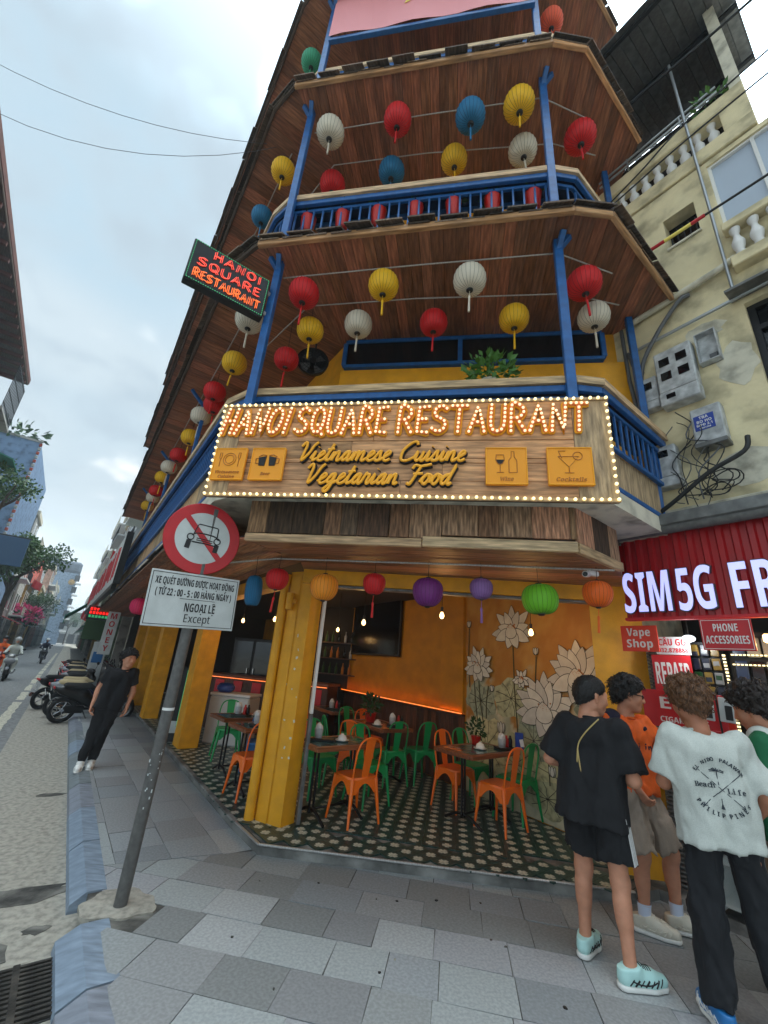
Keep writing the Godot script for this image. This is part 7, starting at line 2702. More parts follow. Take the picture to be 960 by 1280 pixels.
func shoes(t: Node3D, j: Dictionary, upper: Material, sole: Material, trim: Material, sock: Material = null) -> void:
	for s in ["L", "R"]:
		var a: Vector3 = j["an" + s]
		var b: Vector3 = j["toe" + s]
		var flat := Vector3(b.x - a.x, 0, b.z - a.z).normalized()
		var base := a.y - 0.085
		var heel := Vector3(a.x, base + 0.055, a.z) - flat * 0.045
		var ball := Vector3(a.x, base + 0.047, a.z) + flat * 0.115
		var toe := Vector3(a.x, base + 0.042, a.z) + flat * 0.185
		var g := G.new()
		var fs := flesh([[heel, ball, 0.043, 0.048], [ball, toe, 0.048, 0.038], [a + Vector3(0, 0.0, 0) + flat * 0.012, ball + Vector3(0, 0.018, 0) - flat * 0.02, 0.047, 0.038], [heel + Vector3(0, 0.05, 0), a + Vector3(0, 0.02, 0) + flat * 0.006, 0.037, 0.048]], 0.0085, 0.03, g, [[Vector3(0, base + 0.022, 0), Vector3(0, -1, 0)], [a + Vector3(0, 0.030, 0), (Vector3(0, 1, 0) - flat * 0.18).normalized()]])
		var sh := put(g, "shoe", upper, t)
		g = G.new()
		flesh([[Vector3(heel.x, base + 0.016, heel.z), Vector3(ball.x, base + 0.014, ball.z), 0.047, 0.052], [Vector3(ball.x, base + 0.014, ball.z), Vector3(toe.x, base + 0.016, toe.z), 0.052, 0.041]], 0.0085, 0.02, g, [[Vector3(0, base + 0.002, 0), Vector3(0, -1, 0)], [Vector3(0, base + 0.030, 0), Vector3(0, 1, 0)]])
		put(g, "sole", sole, sh)
		g = G.new()
		var sd := Vector3(flat.z, 0, -flat.x)
		var onto := func(p: Vector3, d: Vector3) -> Vector3:
			var q := p
			for i in 60:
				if fs.at(q) < 0.001:
					break
				q += d * 0.002
			return q
		for k in 5:
			var c: Vector3 = a.lerp(ball, 0.42 + 0.13 * k)
			var pts := []
			for u in [-0.028, -0.014, 0.0, 0.014, 0.028]:
				pts.append(onto.call(Vector3(c.x, base + 0.16, c.z) + sd * u, Vector3.DOWN))
			g.tube(pts, 0.0036, 6)
		for sx in [-1.0, 1.0]:
			for q in 7:
				var c2: Vector3 = heel.lerp(toe, 0.04 + 0.135 * q) + sd * sx * 0.085
				var pts := []
				for u in 4:
					pts.append(onto.call(Vector3(c2.x, base + 0.034 + 0.011 * u, c2.z) + flat * 0.008 * u, -sd * sx))
				g.tube(pts, 0.0052 if q % 2 else 0.0034, 6)
			var swoop := []
			for u in 7:
				var c3: Vector3 = heel.lerp(toe, 0.10 + 0.11 * u) + sd * sx * 0.085
				swoop.append(onto.call(Vector3(c3.x, base + 0.060 - 0.018 * sin(PI * u / 6.0), c3.z), -sd * sx))
			g.tube(swoop, 0.0045, 6)
		put(g, "trim", trim, sh)
		if sock:
			g = G.new()
			var up: Vector3 = a.lerp(j["kn" + s], 0.24)
			g.tube([a + Vector3(0, -0.02, 0), a.lerp(up, 0.5), up], [0.044, 0.044, 0.048], 16, false)
			g.tube([up - Vector3(0, 0.004, 0), up + Vector3(0, 0.004, 0)], 0.049, 16, false)
			put(g, "sock", sock, t)

func make_people() -> void:
	rng.seed = 44
	var weave := tex("weave", 0.12, 0.86, 1.0, 256, 3)
	var skin := tri_map(mat("skin", Color(0.80, 0.56, 0.44), 0.55), Vector3(3, 3, 3), tex("skinmap", 0.02, 0.90, 1.0))
	skin.subsurf_scatter_enabled = true
	skin.subsurf_scatter_strength = 0.08
	var skin2 := tri_map(mat("skin_tan", Color(0.70, 0.46, 0.34), 0.55), Vector3(3, 3, 3), textures["skinmap"])
	skin2.subsurf_scatter_enabled = true
	skin2.subsurf_scatter_strength = 0.08
	mat("lip", Color(0.62, 0.32, 0.28), 0.5)
	tri_map(mat("hair_dark", Color(0.085, 0.065, 0.055), 0.6), Vector3(14, 5, 14), textures["grain"], textures["fibre"], 0.8)
	tri_map(mat("hair_brown", Color(0.17, 0.115, 0.085), 0.6), Vector3(14, 5, 14), textures["grain"], textures["fibre"], 0.8)
	tri_map(mat("hair_fair", Color(0.56, 0.37, 0.21), 0.6), Vector3(16, 4, 16), tex("strands", 0.03, 0.25, 1.0), textures["fibre"], 1.0)
	tri_map(mat("cloth_black", Color(0.075, 0.075, 0.09), 0.9), Vector3(4, 4, 4), weave)
	tri_map(mat("cloth_white", Color(0.80, 0.82, 0.79), 0.9), Vector3(4, 4, 4), weave)
	tri_map(mat("cloth_orange", Color(0.97, 0.41, 0.07), 0.75), Vector3(1.6, 1.6, 1.6), tex("camo", 0.02, 0.78, 1.0))
	tri_map(mat("cloth_navy", Color(0.10, 0.10, 0.20), 0.85), Vector3(4, 4, 4), weave)
	tri_map(mat("cloth_beige", Color(0.66, 0.60, 0.54), 0.9), Vector3(4, 4, 4), weave)
	tri_map(mat("cloth_green", Color(0.02, 0.40, 0.24), 0.8), Vector3(4, 4, 4), weave)
	tri_map(mat("cloth_trouser", Color(0.085, 0.09, 0.11), 0.85), Vector3(4, 4, 4), weave)
	mat("shoe_mint", Color(0.70, 0.86, 0.84), 0.5)
	mat("shoe_white", Color(0.80, 0.78, 0.72), 0.6)
	mat("sock", Color(0.80, 0.84, 0.92), 0.9)
	mat("print_ink", Color(0.16, 0.20, 0.24), 0.8)
	mat("strap", Color(0.72, 0.62, 0.38), 0.5)
	# 1: black T-shirt and shorts, seen from behind
	var j := stance()
	j.merge({"pelvis": Vector3(0.02, 0.95, 0), "chest": Vector3(0.0, 1.29, 0.05), "neck": Vector3(0.0, 1.46, 0.075), "head": Vector3(0.0, 1.61, 0.115), "turn": -0.75, "nod": 0.12,
		"shL": Vector3(0.185, 1.41, 0.03), "shR": Vector3(-0.185, 1.41, 0.05), "elL": Vector3(0.30, 1.15, -0.03), "wrL": Vector3(0.17, 1.11, 0.20), "elR": Vector3(-0.27, 1.11, 0.03), "wrR": Vector3(-0.13, 1.07, 0.24),
		"anL": Vector3(0.16, 0.085, 0.06), "knL": Vector3(0.13, 0.50, 0.04), "anR": Vector3(-0.15, 0.085, -0.05), "knR": Vector3(-0.12, 0.50, 0.0), "toeL": Vector3(0.16, 0.04, 0.24), "toeR": Vector3(-0.28, 0.04, 0.10), "handL": Vector3(-0.8, 0, 0.6), "handR": Vector3(0.6, 0.1, 0.8), "palmL": Vector3(0, 1, 0), "palmR": Vector3(0, 1, 0)}, true)
	var t := thing("person", "person in black T-shirt and black striped shorts with a beaded strap, back to us", "person", Vector3(1.68, 0.004, -3.46), atan2(0.72, -0.69), "group of people at the phone shop")
	body(t, j, skin)
	hair(t, j, M["hair_dark"], 0.008, 0.004, 0.0, 0.052, 3)
	var shirt := tee(t, j, M["cloth_black"], 0.80, 0.034, 0.88, 11)
	legwear(t, j, M["cloth_black"], "shorts", 0.72, 0.108, 0.118, 12)
	for k in 3:
		var g := G.new()
		var pts := []
		for s in 8:
			var u := s / 7.0
			var hp: Vector3 = j.hipR.lerp(j.knR, u * 0.70)
			pts.append(hp + Vector3(-0.108 - 0.012 * u, 0, -0.03 + 0.028 * k))
		g.tube(pts, 0.008, 6, true, 0.45, Vector3(1, 0, 0))
		put(g, "stripe", M["white"], t)
	shoes(t, j, M["shoe_mint"], M["porcelain"], M["black"])
	# strap over the shoulder, hanging down the back
	var sp := []
	for p in [[-0.075, 1.47], [-0.04, 1.42], [0.0, 1.37], [0.04, 1.31], [0.055, 1.26]]:
		sp.append(shirt.touch(p[0], p[1], -1.0) + Vector3(0, 0.003, -0.010))
	var last: Vector3 = sp[-1]
	var gs := G.new()
	gs.tube(smooth(sp, 4), 0.0048, 6)
	var lp := [last, last + Vector3(-0.012, -0.10, -0.012), last + Vector3(-0.030, -0.22, -0.018), last + Vector3(-0.016, -0.30, -0.02), last + Vector3(0.014, -0.30, -0.02), last + Vector3(0.022, -0.22, -0.018), last + Vector3(0.008, -0.10, -0.012), last]
	gs.tube(smooth(lp, 5), 0.0048, 6)
	put(gs, "beaded_strap", M["strap"], t)
	# 2: orange football shirt, beige shorts, sunglasses
	j = stance()
	j.merge({"pelvis": Vector3(-0.02, 0.94, -0.06), "chest": Vector3(0.03, 1.29, -0.10), "neck": Vector3(0.04, 1.47, -0.10), "head": Vector3(0.05, 1.63, -0.06), "turn": 0.85, "nod": 0.10,
		"shL": Vector3(0.21, 1.41, -0.08), "shR": Vector3(-0.14, 1.42, -0.13), "elL": Vector3(0.36, 1.20, 0.02), "wrL": Vector3(0.50, 1.14, 0.14), "elR": Vector3(-0.24, 1.14, -0.12), "wrR": Vector3(-0.12, 0.95, 0.06),
		"hipL": Vector3(0.07, 0.91, -0.05), "hipR": Vector3(-0.11, 0.91, -0.05), "knL": Vector3(0.16, 0.50, 0.06), "knR": Vector3(-0.12, 0.50, 0.03), "anL": Vector3(0.17, 0.085, 0.04), "anR": Vector3(-0.10, 0.085, -0.02), "toeL": Vector3(0.36, 0.04, 0.20), "toeR": Vector3(0.03, 0.04, 0.16), "handL": Vector3(0.8, 0, 0.6), "handR": Vector3(0.3, -0.8, 0.5), "palmL": Vector3(0, -1, 0)}, true)
	t = thing("person", "person in orange football shirt, beige shorts and dark sunglasses facing the counter", "person", Vector3(2.32, 0.004, -3.95), atan2(0.35, 0.93), "group of people at the phone shop")
	body(t, j, skin)
	hair(t, j, M["hair_dark"], 0.018, 0.014, -0.005, 0.030, 8, 0.03)
	shirt = tee(t, j, M["cloth_orange"], 0.88, 0.022, 0.78, 21, "football_shirt")
	var ng := G.new()
	flesh([[j.shR + Vector3(0.03, 0.01, 0), j.shR.lerp(j.elR, 0.70), 0.094, 0.104, 1]], 0.013, 0.03, ng, [], noise(7.0, 3, 5), 0.008, Vector3.ONE)
	put(ng, "navy_sleeve", M["cloth_navy"], t)
	legwear(t, j, M["cloth_beige"], "shorts", 0.95, 0.108, 0.112, 22)
	shoes(t, j, M["shoe_white"], M["porcelain"], M["shoe_white"], M["sock"])
	var H := head_basis(j)
	for sx in [-1.0, 1.0]:
		var lg := G.new()
		lg.x = H
		lg.ball(Vector3(sx * 0.034, 0.004, 0.096), Vector3(0.027, 0.018, 0.008), 12, 6)
		lg.tube([Vector3(sx * 0.060, 0.012, 0.092), Vector3(sx * 0.088, 0.014, 0.03), Vector3(sx * 0.090, 0.010, -0.02)], 0.004, 6)
		put(lg, "sunglass_lens", M["glass_dark"], t)
	var w := 0
	for ch in "hiin":
		var p := shirt.touch(-0.015 + 0.038 * w, 1.235, 1.0)
		var o := text("shirt_letter", ch, 0.062, M["cloth_navy"], t, p + Vector3(0, 0, 0.003), 1.0, true, false, 0.003)
		w += 1
	var cg := G.new()
	var cp := shirt.touch(0.11, 1.37, 1.0)
	cg.ball(cp, Vector3(0.026, 0.032, 0.006), 10, 6)
	put(cg, "shirt_crest", M["cloth_navy"], t)
	# 3: white printed T-shirt and black trousers, back to us
	j = stance()
	j.merge({"pelvis": Vector3(0, 0.97, 0), "chest": Vector3(0.02, 1.31, 0.0), "neck": Vector3(0.03, 1.475, 0.01), "head": Vector3(0.03, 1.635, 0.055), "turn": 0.15, "nod": 0.22,
		"elR": Vector3(-0.27, 1.14, 0.0), "wrR": Vector3(-0.24, 0.94, 0.16), "elL": Vector3(0.25, 1.15, 0.05), "wrL": Vector3(0.16, 1.14, 0.28), "hipL": Vector3(0.095, 0.92, 0), "hipR": Vector3(-0.095, 0.92, 0),
		"knL": Vector3(0.13, 0.50, 0.02), "anL": Vector3(0.14, 0.085, -0.02), "knR": Vector3(-0.15, 0.50, 0.0), "anR": Vector3(-0.20, 0.085, -0.05), "toeL": Vector3(0.17, 0.04, 0.17), "toeR": Vector3(-0.24, 0.04, 0.14), "handR": Vector3(0.1, -0.7, 0.5), "handL": Vector3(-0.1, 0.1, 1), "palmL": Vector3(0, -1, 0)}, true)
	t = thing("person", "person in white T-shirt with beach print and black trousers, back to us", "person", Vector3(2.23, 0.004, -3.02), atan2(0.30, -0.95), "group of people at the phone shop")
	body(t, j, skin2)
	hair(t, j, M["hair_fair"], 0.018, 0.016, -0.01, 0.045, 15, 0.045)
	shirt = tee(t, j, M["cloth_white"], 0.86, 0.028, 0.80, 31)
	legwear(t, j, M["cloth_trouser"], "trousers", 1.97, 0.096, 0.082, 32, 0.036)
	shoes(t, j, M["blue_paint"], M["porcelain"], M["white"])
	back_print(t, shirt)
	# 4: green sports shirt at the right edge
	j = stance()
	j.merge({"head": Vector3(0.0, 1.62, 0.06), "turn": 0.15, "nod": 0.28, "elR": Vector3(-0.24, 1.13, 0.0), "wrR": Vector3(-0.22, 0.92, 0.14), "elL": Vector3(0.24, 1.13, 0.02), "wrL": Vector3(0.20, 0.98, 0.22)}, true)
	t = thing("person", "curly-haired person in green sports shirt cut by the right edge", "person", Vector3(2.78, 0.004, -3.13), atan2(-0.45, -0.89), "group of people at the phone shop")
	body(t, j, skin)
	hair(t, j, M["hair_brown"], 0.026, 0.024, -0.015, 0.030, 25, 0.04)
	shirt = tee(t, j, M["cloth_green"], 0.88, 0.026, 0.80, 41, "sports_shirt")
	var wg := G.new()
	flesh([[j.shR + Vector3(0.09, 0.03, 0.02), j.shR + Vector3(0.06, -0.10, 0.06), 0.085, 0.070], [j.shL + Vector3(-0.09, 0.03, 0.02), j.shL + Vector3(-0.06, -0.10, 0.06), 0.085, 0.070]], 0.013, 0.03, wg, [[Vector3(0, 1.26, 0), Vector3(0, -1, 0)]])
	put(wg, "white_panel", M["cloth_white"], t)
	legwear(t, j, M["cloth_beige"], "shorts", 0.95, 0.106, 0.110, 42)
	shoes(t, j, M["shoe_white"], M["porcelain"], M["white"], M["sock"])
	# 5: walker in black on the kerb
	j = stance()
	j.merge({"pelvis": Vector3(0.0, 0.95, 0.0), "chest": Vector3(0.06, 1.29, 0.0), "neck": Vector3(0.10, 1.46, 0.0), "head": Vector3(0.12, 1.61, 0.02), "turn": 0.55, "shL": Vector3(0.245, 1.41, -0.01), "shR": Vector3(-0.11, 1.42, 0.0), "elL": Vector3(0.30, 1.12, -0.05), "wrL": Vector3(0.27, 0.88, 0.02), "elR": Vector3(-0.20, 1.14, -0.02), "wrR": Vector3(-0.22, 0.90, 0.06),
		"hipL": Vector3(0.08, 0.91, 0.0), "hipR": Vector3(-0.08, 0.91, 0.0), "knL": Vector3(0.03, 0.51, 0.05), "knR": Vector3(-0.10, 0.51, 0.04), "anL": Vector3(-0.02, 0.085, -0.06), "anR": Vector3(-0.15, 0.085, 0.06), "toeL": Vector3(-0.02, 0.04, 0.14), "toeR": Vector3(-0.15, 0.04, 0.26)}, true)
	t = thing("person", "person in black shirt and trousers with white shoes walking along the kerb", "person", Vector3(-3.95, -0.005, -7.02), atan2(0.42, 0.90))
	t.scale = Vector3(0.93, 0.93, 0.93)
	body(t, j, skin)
	hair(t, j, M["hair_dark"], 0.022, 0.012, 0.0, 0.040, 35, 0.03)
	tee(t, j, M["cloth_black"], 0.86, 0.016, 0.62, 51)
	legwear(t, j, M["cloth_black"], "trousers", 1.93, 0.100, 0.062, 52)
	shoes(t, j, M["porcelain"], M["porcelain"], M["white"])

func back_print(t: Node3D, shirt: Flesh) -> void:
	var ink: Material = M["print_ink"]
	var place := func(x: float, y: float) -> Vector3:
		return shirt.touch(x, y, -1.0)
	var letter := func(ch: String, x: float, y: float, rot: float, h: float, serif: bool) -> void:
		if ch == " ":
			return
		var p: Vector3 = place.call(x, y)
		var n := shirt.normal(p)
		var z := n
		var up := Vector3(-sin(rot), cos(rot), 0)
		var xx := up.cross(z).normalized()
		up = z.cross(xx).normalized()
		var o := text("print_letter", ch, h, ink, t, Vector3.ZERO, 1.0, true, serif, 0.002)
		o.transform = Transform3D(Basis(xx, up, z), p + n * 0.008)
	# seen from behind, +x of the figure is on the viewer's left
	var c := Vector2(0.0, 1.19)
	var top := "EL NIDO PALAWAN"
	for i in top.length():
		var a := lerpf(2.55, 0.55, float(i) / (top.length() - 1))
		letter.call(top[i], c.x - cos(a) * 0.145, c.y + sin(a) * 0.150, -(a - PI / 2) * -1.0 * -1.0, 0.021, false)
	var low := "PHILIPPINES"
	for i in low.length():
		var a := lerpf(-2.55, -0.6, float(i) / (low.length() - 1))
		letter.call(low[i], c.x - cos(a) * 0.150, c.y + sin(a) * 0.150, (a + PI / 2) * -1.0, 0.024, false)
	for wd in [["Beach", 0.125, 1.195], ["Life", -0.045, 1.175]]:
		for i in wd[0].length():
			letter.call(wd[0][i], wd[1] - 0.023 * i, wd[2], -0.08, 0.028, true)
	var g := G.new()
	for a in [[Vector2(0.11, 1.28), Vector2(-0.11, 1.09)], [Vector2(-0.12, 1.27), Vector2(0.10, 1.08)]]:
		var pts := []
		for k in 25:
			var q: Vector2 = a[0].lerp(a[1], k / 24.0)
			pts.append(place.call(q.x, q.y) + Vector3(0, 0, -0.003))
		g.tube(pts, 0.0022, 5)
		for s in [0.02, -0.02]:
			var e: Vector2 = a[1]
			var d: Vector2 = (a[0] - a[1]).normalized().rotated(s * 25.0) * 0.022
			g.tube([place.call(e.x, e.y) + Vector3(0, 0, -0.002), place.call(e.x + d.x, e.y + d.y) + Vector3(0, 0, -0.002)], 0.0025, 5)
	# palm tree
	var trunk := []
	for y in [1.20, 1.225, 1.25, 1.275]:
		trunk.append(place.call(0.003, y) + Vector3(0, 0, -0.002))
	g.tube(trunk, 0.0028, 5)
	for k in 7:
		var a := lerpf(-0.4, PI + 0.4, k / 6.0)
		var q := [place.call(0.003, 1.275) + Vector3(0, 0, -0.002), place.call(0.003 + cos(a) * 0.022, 1.277 + sin(a) * 0.014) + Vector3(0, 0, -0.002), place.call(0.003 + cos(a) * 0.040, 1.272 + sin(a) * 0.010) + Vector3(0, 0, -0.002)]
		g.tube(q, 0.0030, 5)
	g.tube([place.call(0.0, 1.10) + Vector3(0, 0, -0.002), place.call(0.0, 1.075) + Vector3(0, 0, -0.002)], [0.004, 0.010], 6)
	g.tube([place.call(0.0, 1.13) + Vector3(0, 0, -0.002), place.call(0.0, 1.10) + Vector3(0, 0, -0.002)], 0.003, 6)
	put(g, "print_drawing", ink, t)

# ---------------------------------------------------------------- the street beyond
func sp(along: float, out: float, y := 0.0) -> Vector3:
	var p := SDIR * along + SOUT * out
	return Vector3(p.x, y, p.y)

var scooter_parts := {}
func scooter(at: Vector3, turn: float, paint: String, seat: String, label: String, group := "scooters parked along the kerb") -> Node3D:
	if scooter_parts.is_empty():
		var g := G.new()
		# torus tyre about z
		var ring := []
		for i in 21:
			var a := TAU * i / 20.0
			ring.append(Vector3(cos(a) * 0.235, sin(a) * 0.235, 0))
		g.tube(ring, 0.048, 8, false)
		scooter_parts["tyre"] = g.mesh()
		g = G.new()
		var r2 := []
		for i in 17:
			var a := TAU * i / 16.0
			r2.append(Vector3(cos(a) * 0.185, sin(a) * 0.185, 0))
		g.tube(r2, 0.016, 6, false)
		for k in 5:
			var a := TAU * k / 5.0
			g.tube([Vector3(0, 0, 0), Vector3(cos(a) * 0.185, sin(a) * 0.185, 0)], 0.014, 6)
		g.tube([Vector3(0, 0, -0.06), Vector3(0, 0, 0.06)], 0.035, 10)
		scooter_parts["rim"] = g.mesh()
		g = G.new()
		flesh([[Vector3(-0.72, 0.72, 0), Vector3(-0.30, 0.60, 0), 0.10, 0.15], [Vector3(-0.30, 0.60, 0), Vector3(0.02, 0.38, 0), 0.15, 0.11], [Vector3(0.02, 0.34, 0), Vector3(0.32, 0.34, 0), 0.09, 0.09], [Vector3(0.32, 0.36, 0), Vector3(0.50, 0.78, 0), 0.11, 0.12], [Vector3(0.50, 0.78, -0.08), Vector3(0.50, 0.78, 0.08), 0.11, 0.11], [Vector3(0.46, 0.98, -0.05), Vector3(0.46, 0.98, 0.05), 0.085, 0.085], [Vector3(0.68, 0.50, 0), Vector3(0.82, 0.46, 0), 0.07, 0.05], [Vector3(-0.86, 0.76, 0), Vector3(-0.70, 0.72, 0), 0.045, 0.08]], 0.024, 0.06, g)
		scooter_parts["shell"] = g.mesh()
		g = G.new()
		flesh([[Vector3(-0.66, 0.80, 0), Vector3(-0.25, 0.77, 0), 0.085, 0.11], [Vector3(-0.25, 0.76, 0), Vector3(-0.06, 0.72, 0), 0.11, 0.08]], 0.022, 0.05, g, [[Vector3(0, 0.76, 0), Vector3(0, -1, 0)]])
		scooter_parts["seat"] = g.mesh()
		g = G.new()
		g.tube([Vector3(0.30, 1.06, -0.33), Vector3(0.40, 1.02, -0.2), Vector3(0.44, 1.0, 0), Vector3(0.40, 1.02, 0.2), Vector3(0.30, 1.06, 0.33)], 0.018, 8)
		for s in [-1, 1]:
			g.tube([Vector3(0.38, 1.03, s * 0.24), Vector3(0.36, 1.22, s * 0.32)], 0.006, 6)
			g.ball(Vector3(0.35, 1.26, s * 0.33), Vector3(0.02, 0.045, 0.06), 10, 6)
		g.tube([Vector3(0.50, 0.9, -0.05), Vector3(0.62, 0.24, -0.07)], 0.02, 6)
		g.tube([Vector3(0.50, 0.9, 0.05), Vector3(0.62, 0.24, 0.07)], 0.02, 6)
		g.box(Vector3(-0.40, 0.30, -0.02), Vector3(0.42, 0.16, 0.16), 0.03)
		g.tube([Vector3(-0.2, 0.26, 0.04), Vector3(-0.05, 0.0, 0.2)], 0.012, 6)
		g.tube([Vector3(-0.3, 0.3, 0.0), Vector3(0.2, 0.32, 0.0), Vector3(0.52, 0.8, 0.0), Vector3(0.44, 1.0, 0)], 0.03, 6)
		scooter_parts["bars"] = g.mesh()
		g = G.new()
		g.tube([Vector3(-0.20, 0.26, -0.14), Vector3(-0.45, 0.27, -0.16), Vector3(-0.85, 0.36, -0.17)], [0.022, 0.045, 0.055], 10)
		scooter_parts["exhaust"] = g.mesh()
		g = G.new()
		g.ball(Vector3(0.53, 0.98, 0), Vector3(0.05, 0.05, 0.075), 10, 6)
		scooter_parts["lamp"] = g.mesh()
	var t := thing("motor_scooter", label, "scooter", at, turn, group)
	t.rotation.x = 0.10
	for x in [-0.62, 0.64]:
		var w := put_mesh(scooter_parts["tyre"], "wheel", M["rubber"], t, Vector3(x, 0.283, 0))
		put_mesh(scooter_parts["rim"], "rim", M["chrome"], w)
	put_mesh(scooter_parts["shell"], "body_shell", M[paint], t)
	put_mesh(scooter_parts["seat"], "seat", M[seat], t)
	put_mesh(scooter_parts["bars"], "handlebar", M["iron"], t)
	put_mesh(scooter_parts["exhaust"], "exhaust", M["chrome"], t)
	put_mesh(scooter_parts["lamp"], "headlight", M["porcelain"], t)
	bx("tail_light", M["sign_red"], t, Vector3(-0.90, 0.77, 0), Vector3(0.03, 0.05, 0.14), 0.01)
	bx("number_plate", M["white"], t, Vector3(-0.93, 0.58, 0), Vector3(0.01, 0.12, 0.16), 0.002, Vector3(0, 0, 0.3))
	return t

func rider(at: Vector3, turn: float, shirt: String, helmet: String, label: String) -> void:
	var t := thing("person", label, "person", at, turn, "scooter riders in the road")
	# sits facing +x on a scooter
	var g := G.new()
	var P := [[Vector3(-0.28, 0.86, 0), Vector3(-0.20, 1.28, 0), 0.15, 0.16], [Vector3(-0.20, 1.28, -0.12), Vector3(-0.20, 1.28, 0.12), 0.11, 0.11], [Vector3(-0.18, 1.38, 0), Vector3(-0.14, 1.50, 0), 0.06, 0.055]]
	for s in [-1, 1]:
		P.append([Vector3(-0.20, 1.32, s * 0.18), Vector3(0.02, 1.10, s * 0.27), 0.065, 0.05])
		P.append([Vector3(0.02, 1.10, s * 0.27), Vector3(0.28, 1.08, s * 0.30), 0.05, 0.035])
		P.append([Vector3(-0.28, 0.84, s * 0.10), Vector3(0.12, 0.78, s * 0.17), 0.09, 0.07])
		P.append([Vector3(0.12, 0.78, s * 0.17), Vector3(0.16, 0.40, s * 0.15), 0.07, 0.05])
		P.append([Vector3(0.16, 0.38, s * 0.15), Vector3(0.30, 0.37, s * 0.15), 0.045, 0.04])
	P.append([Vector3(-0.12, 1.58, 0), Vector3(-0.10, 1.60, 0), 0.095, 0.095])
	flesh(P, 0.024, 0.04, g)
	put(g, "body", M[shirt], t)
	g = G.new()
	flesh([[Vector3(-0.13, 1.63, 0), Vector3(-0.12, 1.63, 0), 0.125, 0.125]], 0.02, 0.02, g, [[Vector3(0, 1.60, 0), Vector3(0, -1, 0)]])
	put(g, "helmet", M[helmet], t)
	g = G.new()
	g.ball(Vector3(-0.06, 1.555, 0), Vector3(0.06, 0.07, 0.065), 10, 6)
	put(g, "face", M["skin"], t)

func house(a0: float, a1: float, side: int, out: float, h: float, wall: String, floors: int, label: String, roof := "", balconies := true) -> Node3D:
	# side 1: on the left of the street, facing right; -1: on the right side
	var L := a1 - a0
	var turn := STREET + PI if side > 0 else STREET
	var t := thing("street_house", label, "building", sp((a0 + a1) / 2, out, -0.1), turn, "houses along the street")
	var D := 9.0
	bx("wall", M[wall], t, Vector3(0, h / 2 + 1.5, -D / 2), Vector3(L - 0.04, h - 3.0, D), 0.0)
	bx("shop_recess", M["dark_room"], t, Vector3(0, 1.5, -D / 2 - 0.6), Vector3(L - 0.04, 3.0, D - 1.2), 0.0)
	for sx in [-1, 1]:
		bx("shop_pier", M[wall], t, Vector3(sx * (L / 2 - 0.2), 1.5, -0.6), Vector3(0.36, 3.0, 1.2), 0.0)
	var fh := (h - 3.2) / floors
	var n := maxi(2, int(L / 1.8))
	for f in floors:
		var y := 3.2 + fh * (f + 0.5)
		for k in n:
			var x := -L / 2 + L * (k + 0.5) / n
			var w := bx("window", M["white"], t, Vector3(x, y, 0.02), Vector3(1.0, fh * 0.62, 0.08), 0.01)
			bx("pane", M["glass_dark"], w, Vector3(0, 0, 0.025), Vector3(0.84, fh * 0.54, 0.05), 0.0)
		if balconies and (f + int(a0)) % 3 != 2:
			var b := bx("balcony_slab", M["white"], t, Vector3(0, y - fh * 0.42, 0.45), Vector3(L * 0.9, 0.14, 0.9), 0.01)
			bx("balcony_rail", M["iron"] if f % 2 else M["cream_pale"], b, Vector3(0, 0.85, 0.43), Vector3(L * 0.9, 0.06, 0.05), 0.0)
			for k in 9:
				bx("rail_bar", M["iron"] if f % 2 else M["cream_pale"], b, Vector3(-L * 0.44 + L * 0.88 * k / 8.0, 0.45, 0.43), Vector3(0.05, 0.8, 0.04), 0.0)
	if roof:
		var g := G.new()
		g.prism(PackedVector2Array([Vector2(-L / 2 - 0.2, 0), Vector2(L / 2 + 0.2, 0), Vector2(0, L * 0.42)]), -D, 0.5)
		put(g, "roof", M[roof], t, Vector3(0, h, 0))
	else:
		bx("parapet", M["cream_pale"], t, Vector3(0, h + 0.2, -D / 2), Vector3(L, 0.45, D + 0.3), 0.02)
	bx("awning", M[["awning_green", "awning_red", "awning_grey", "awning_blue"][int(a0 * 3) % 4]], t, Vector3(0, 2.95, 0.7), Vector3(L * 0.92, 0.05, 1.5), 0.0, Vector3(0.35, 0, 0))
	return t

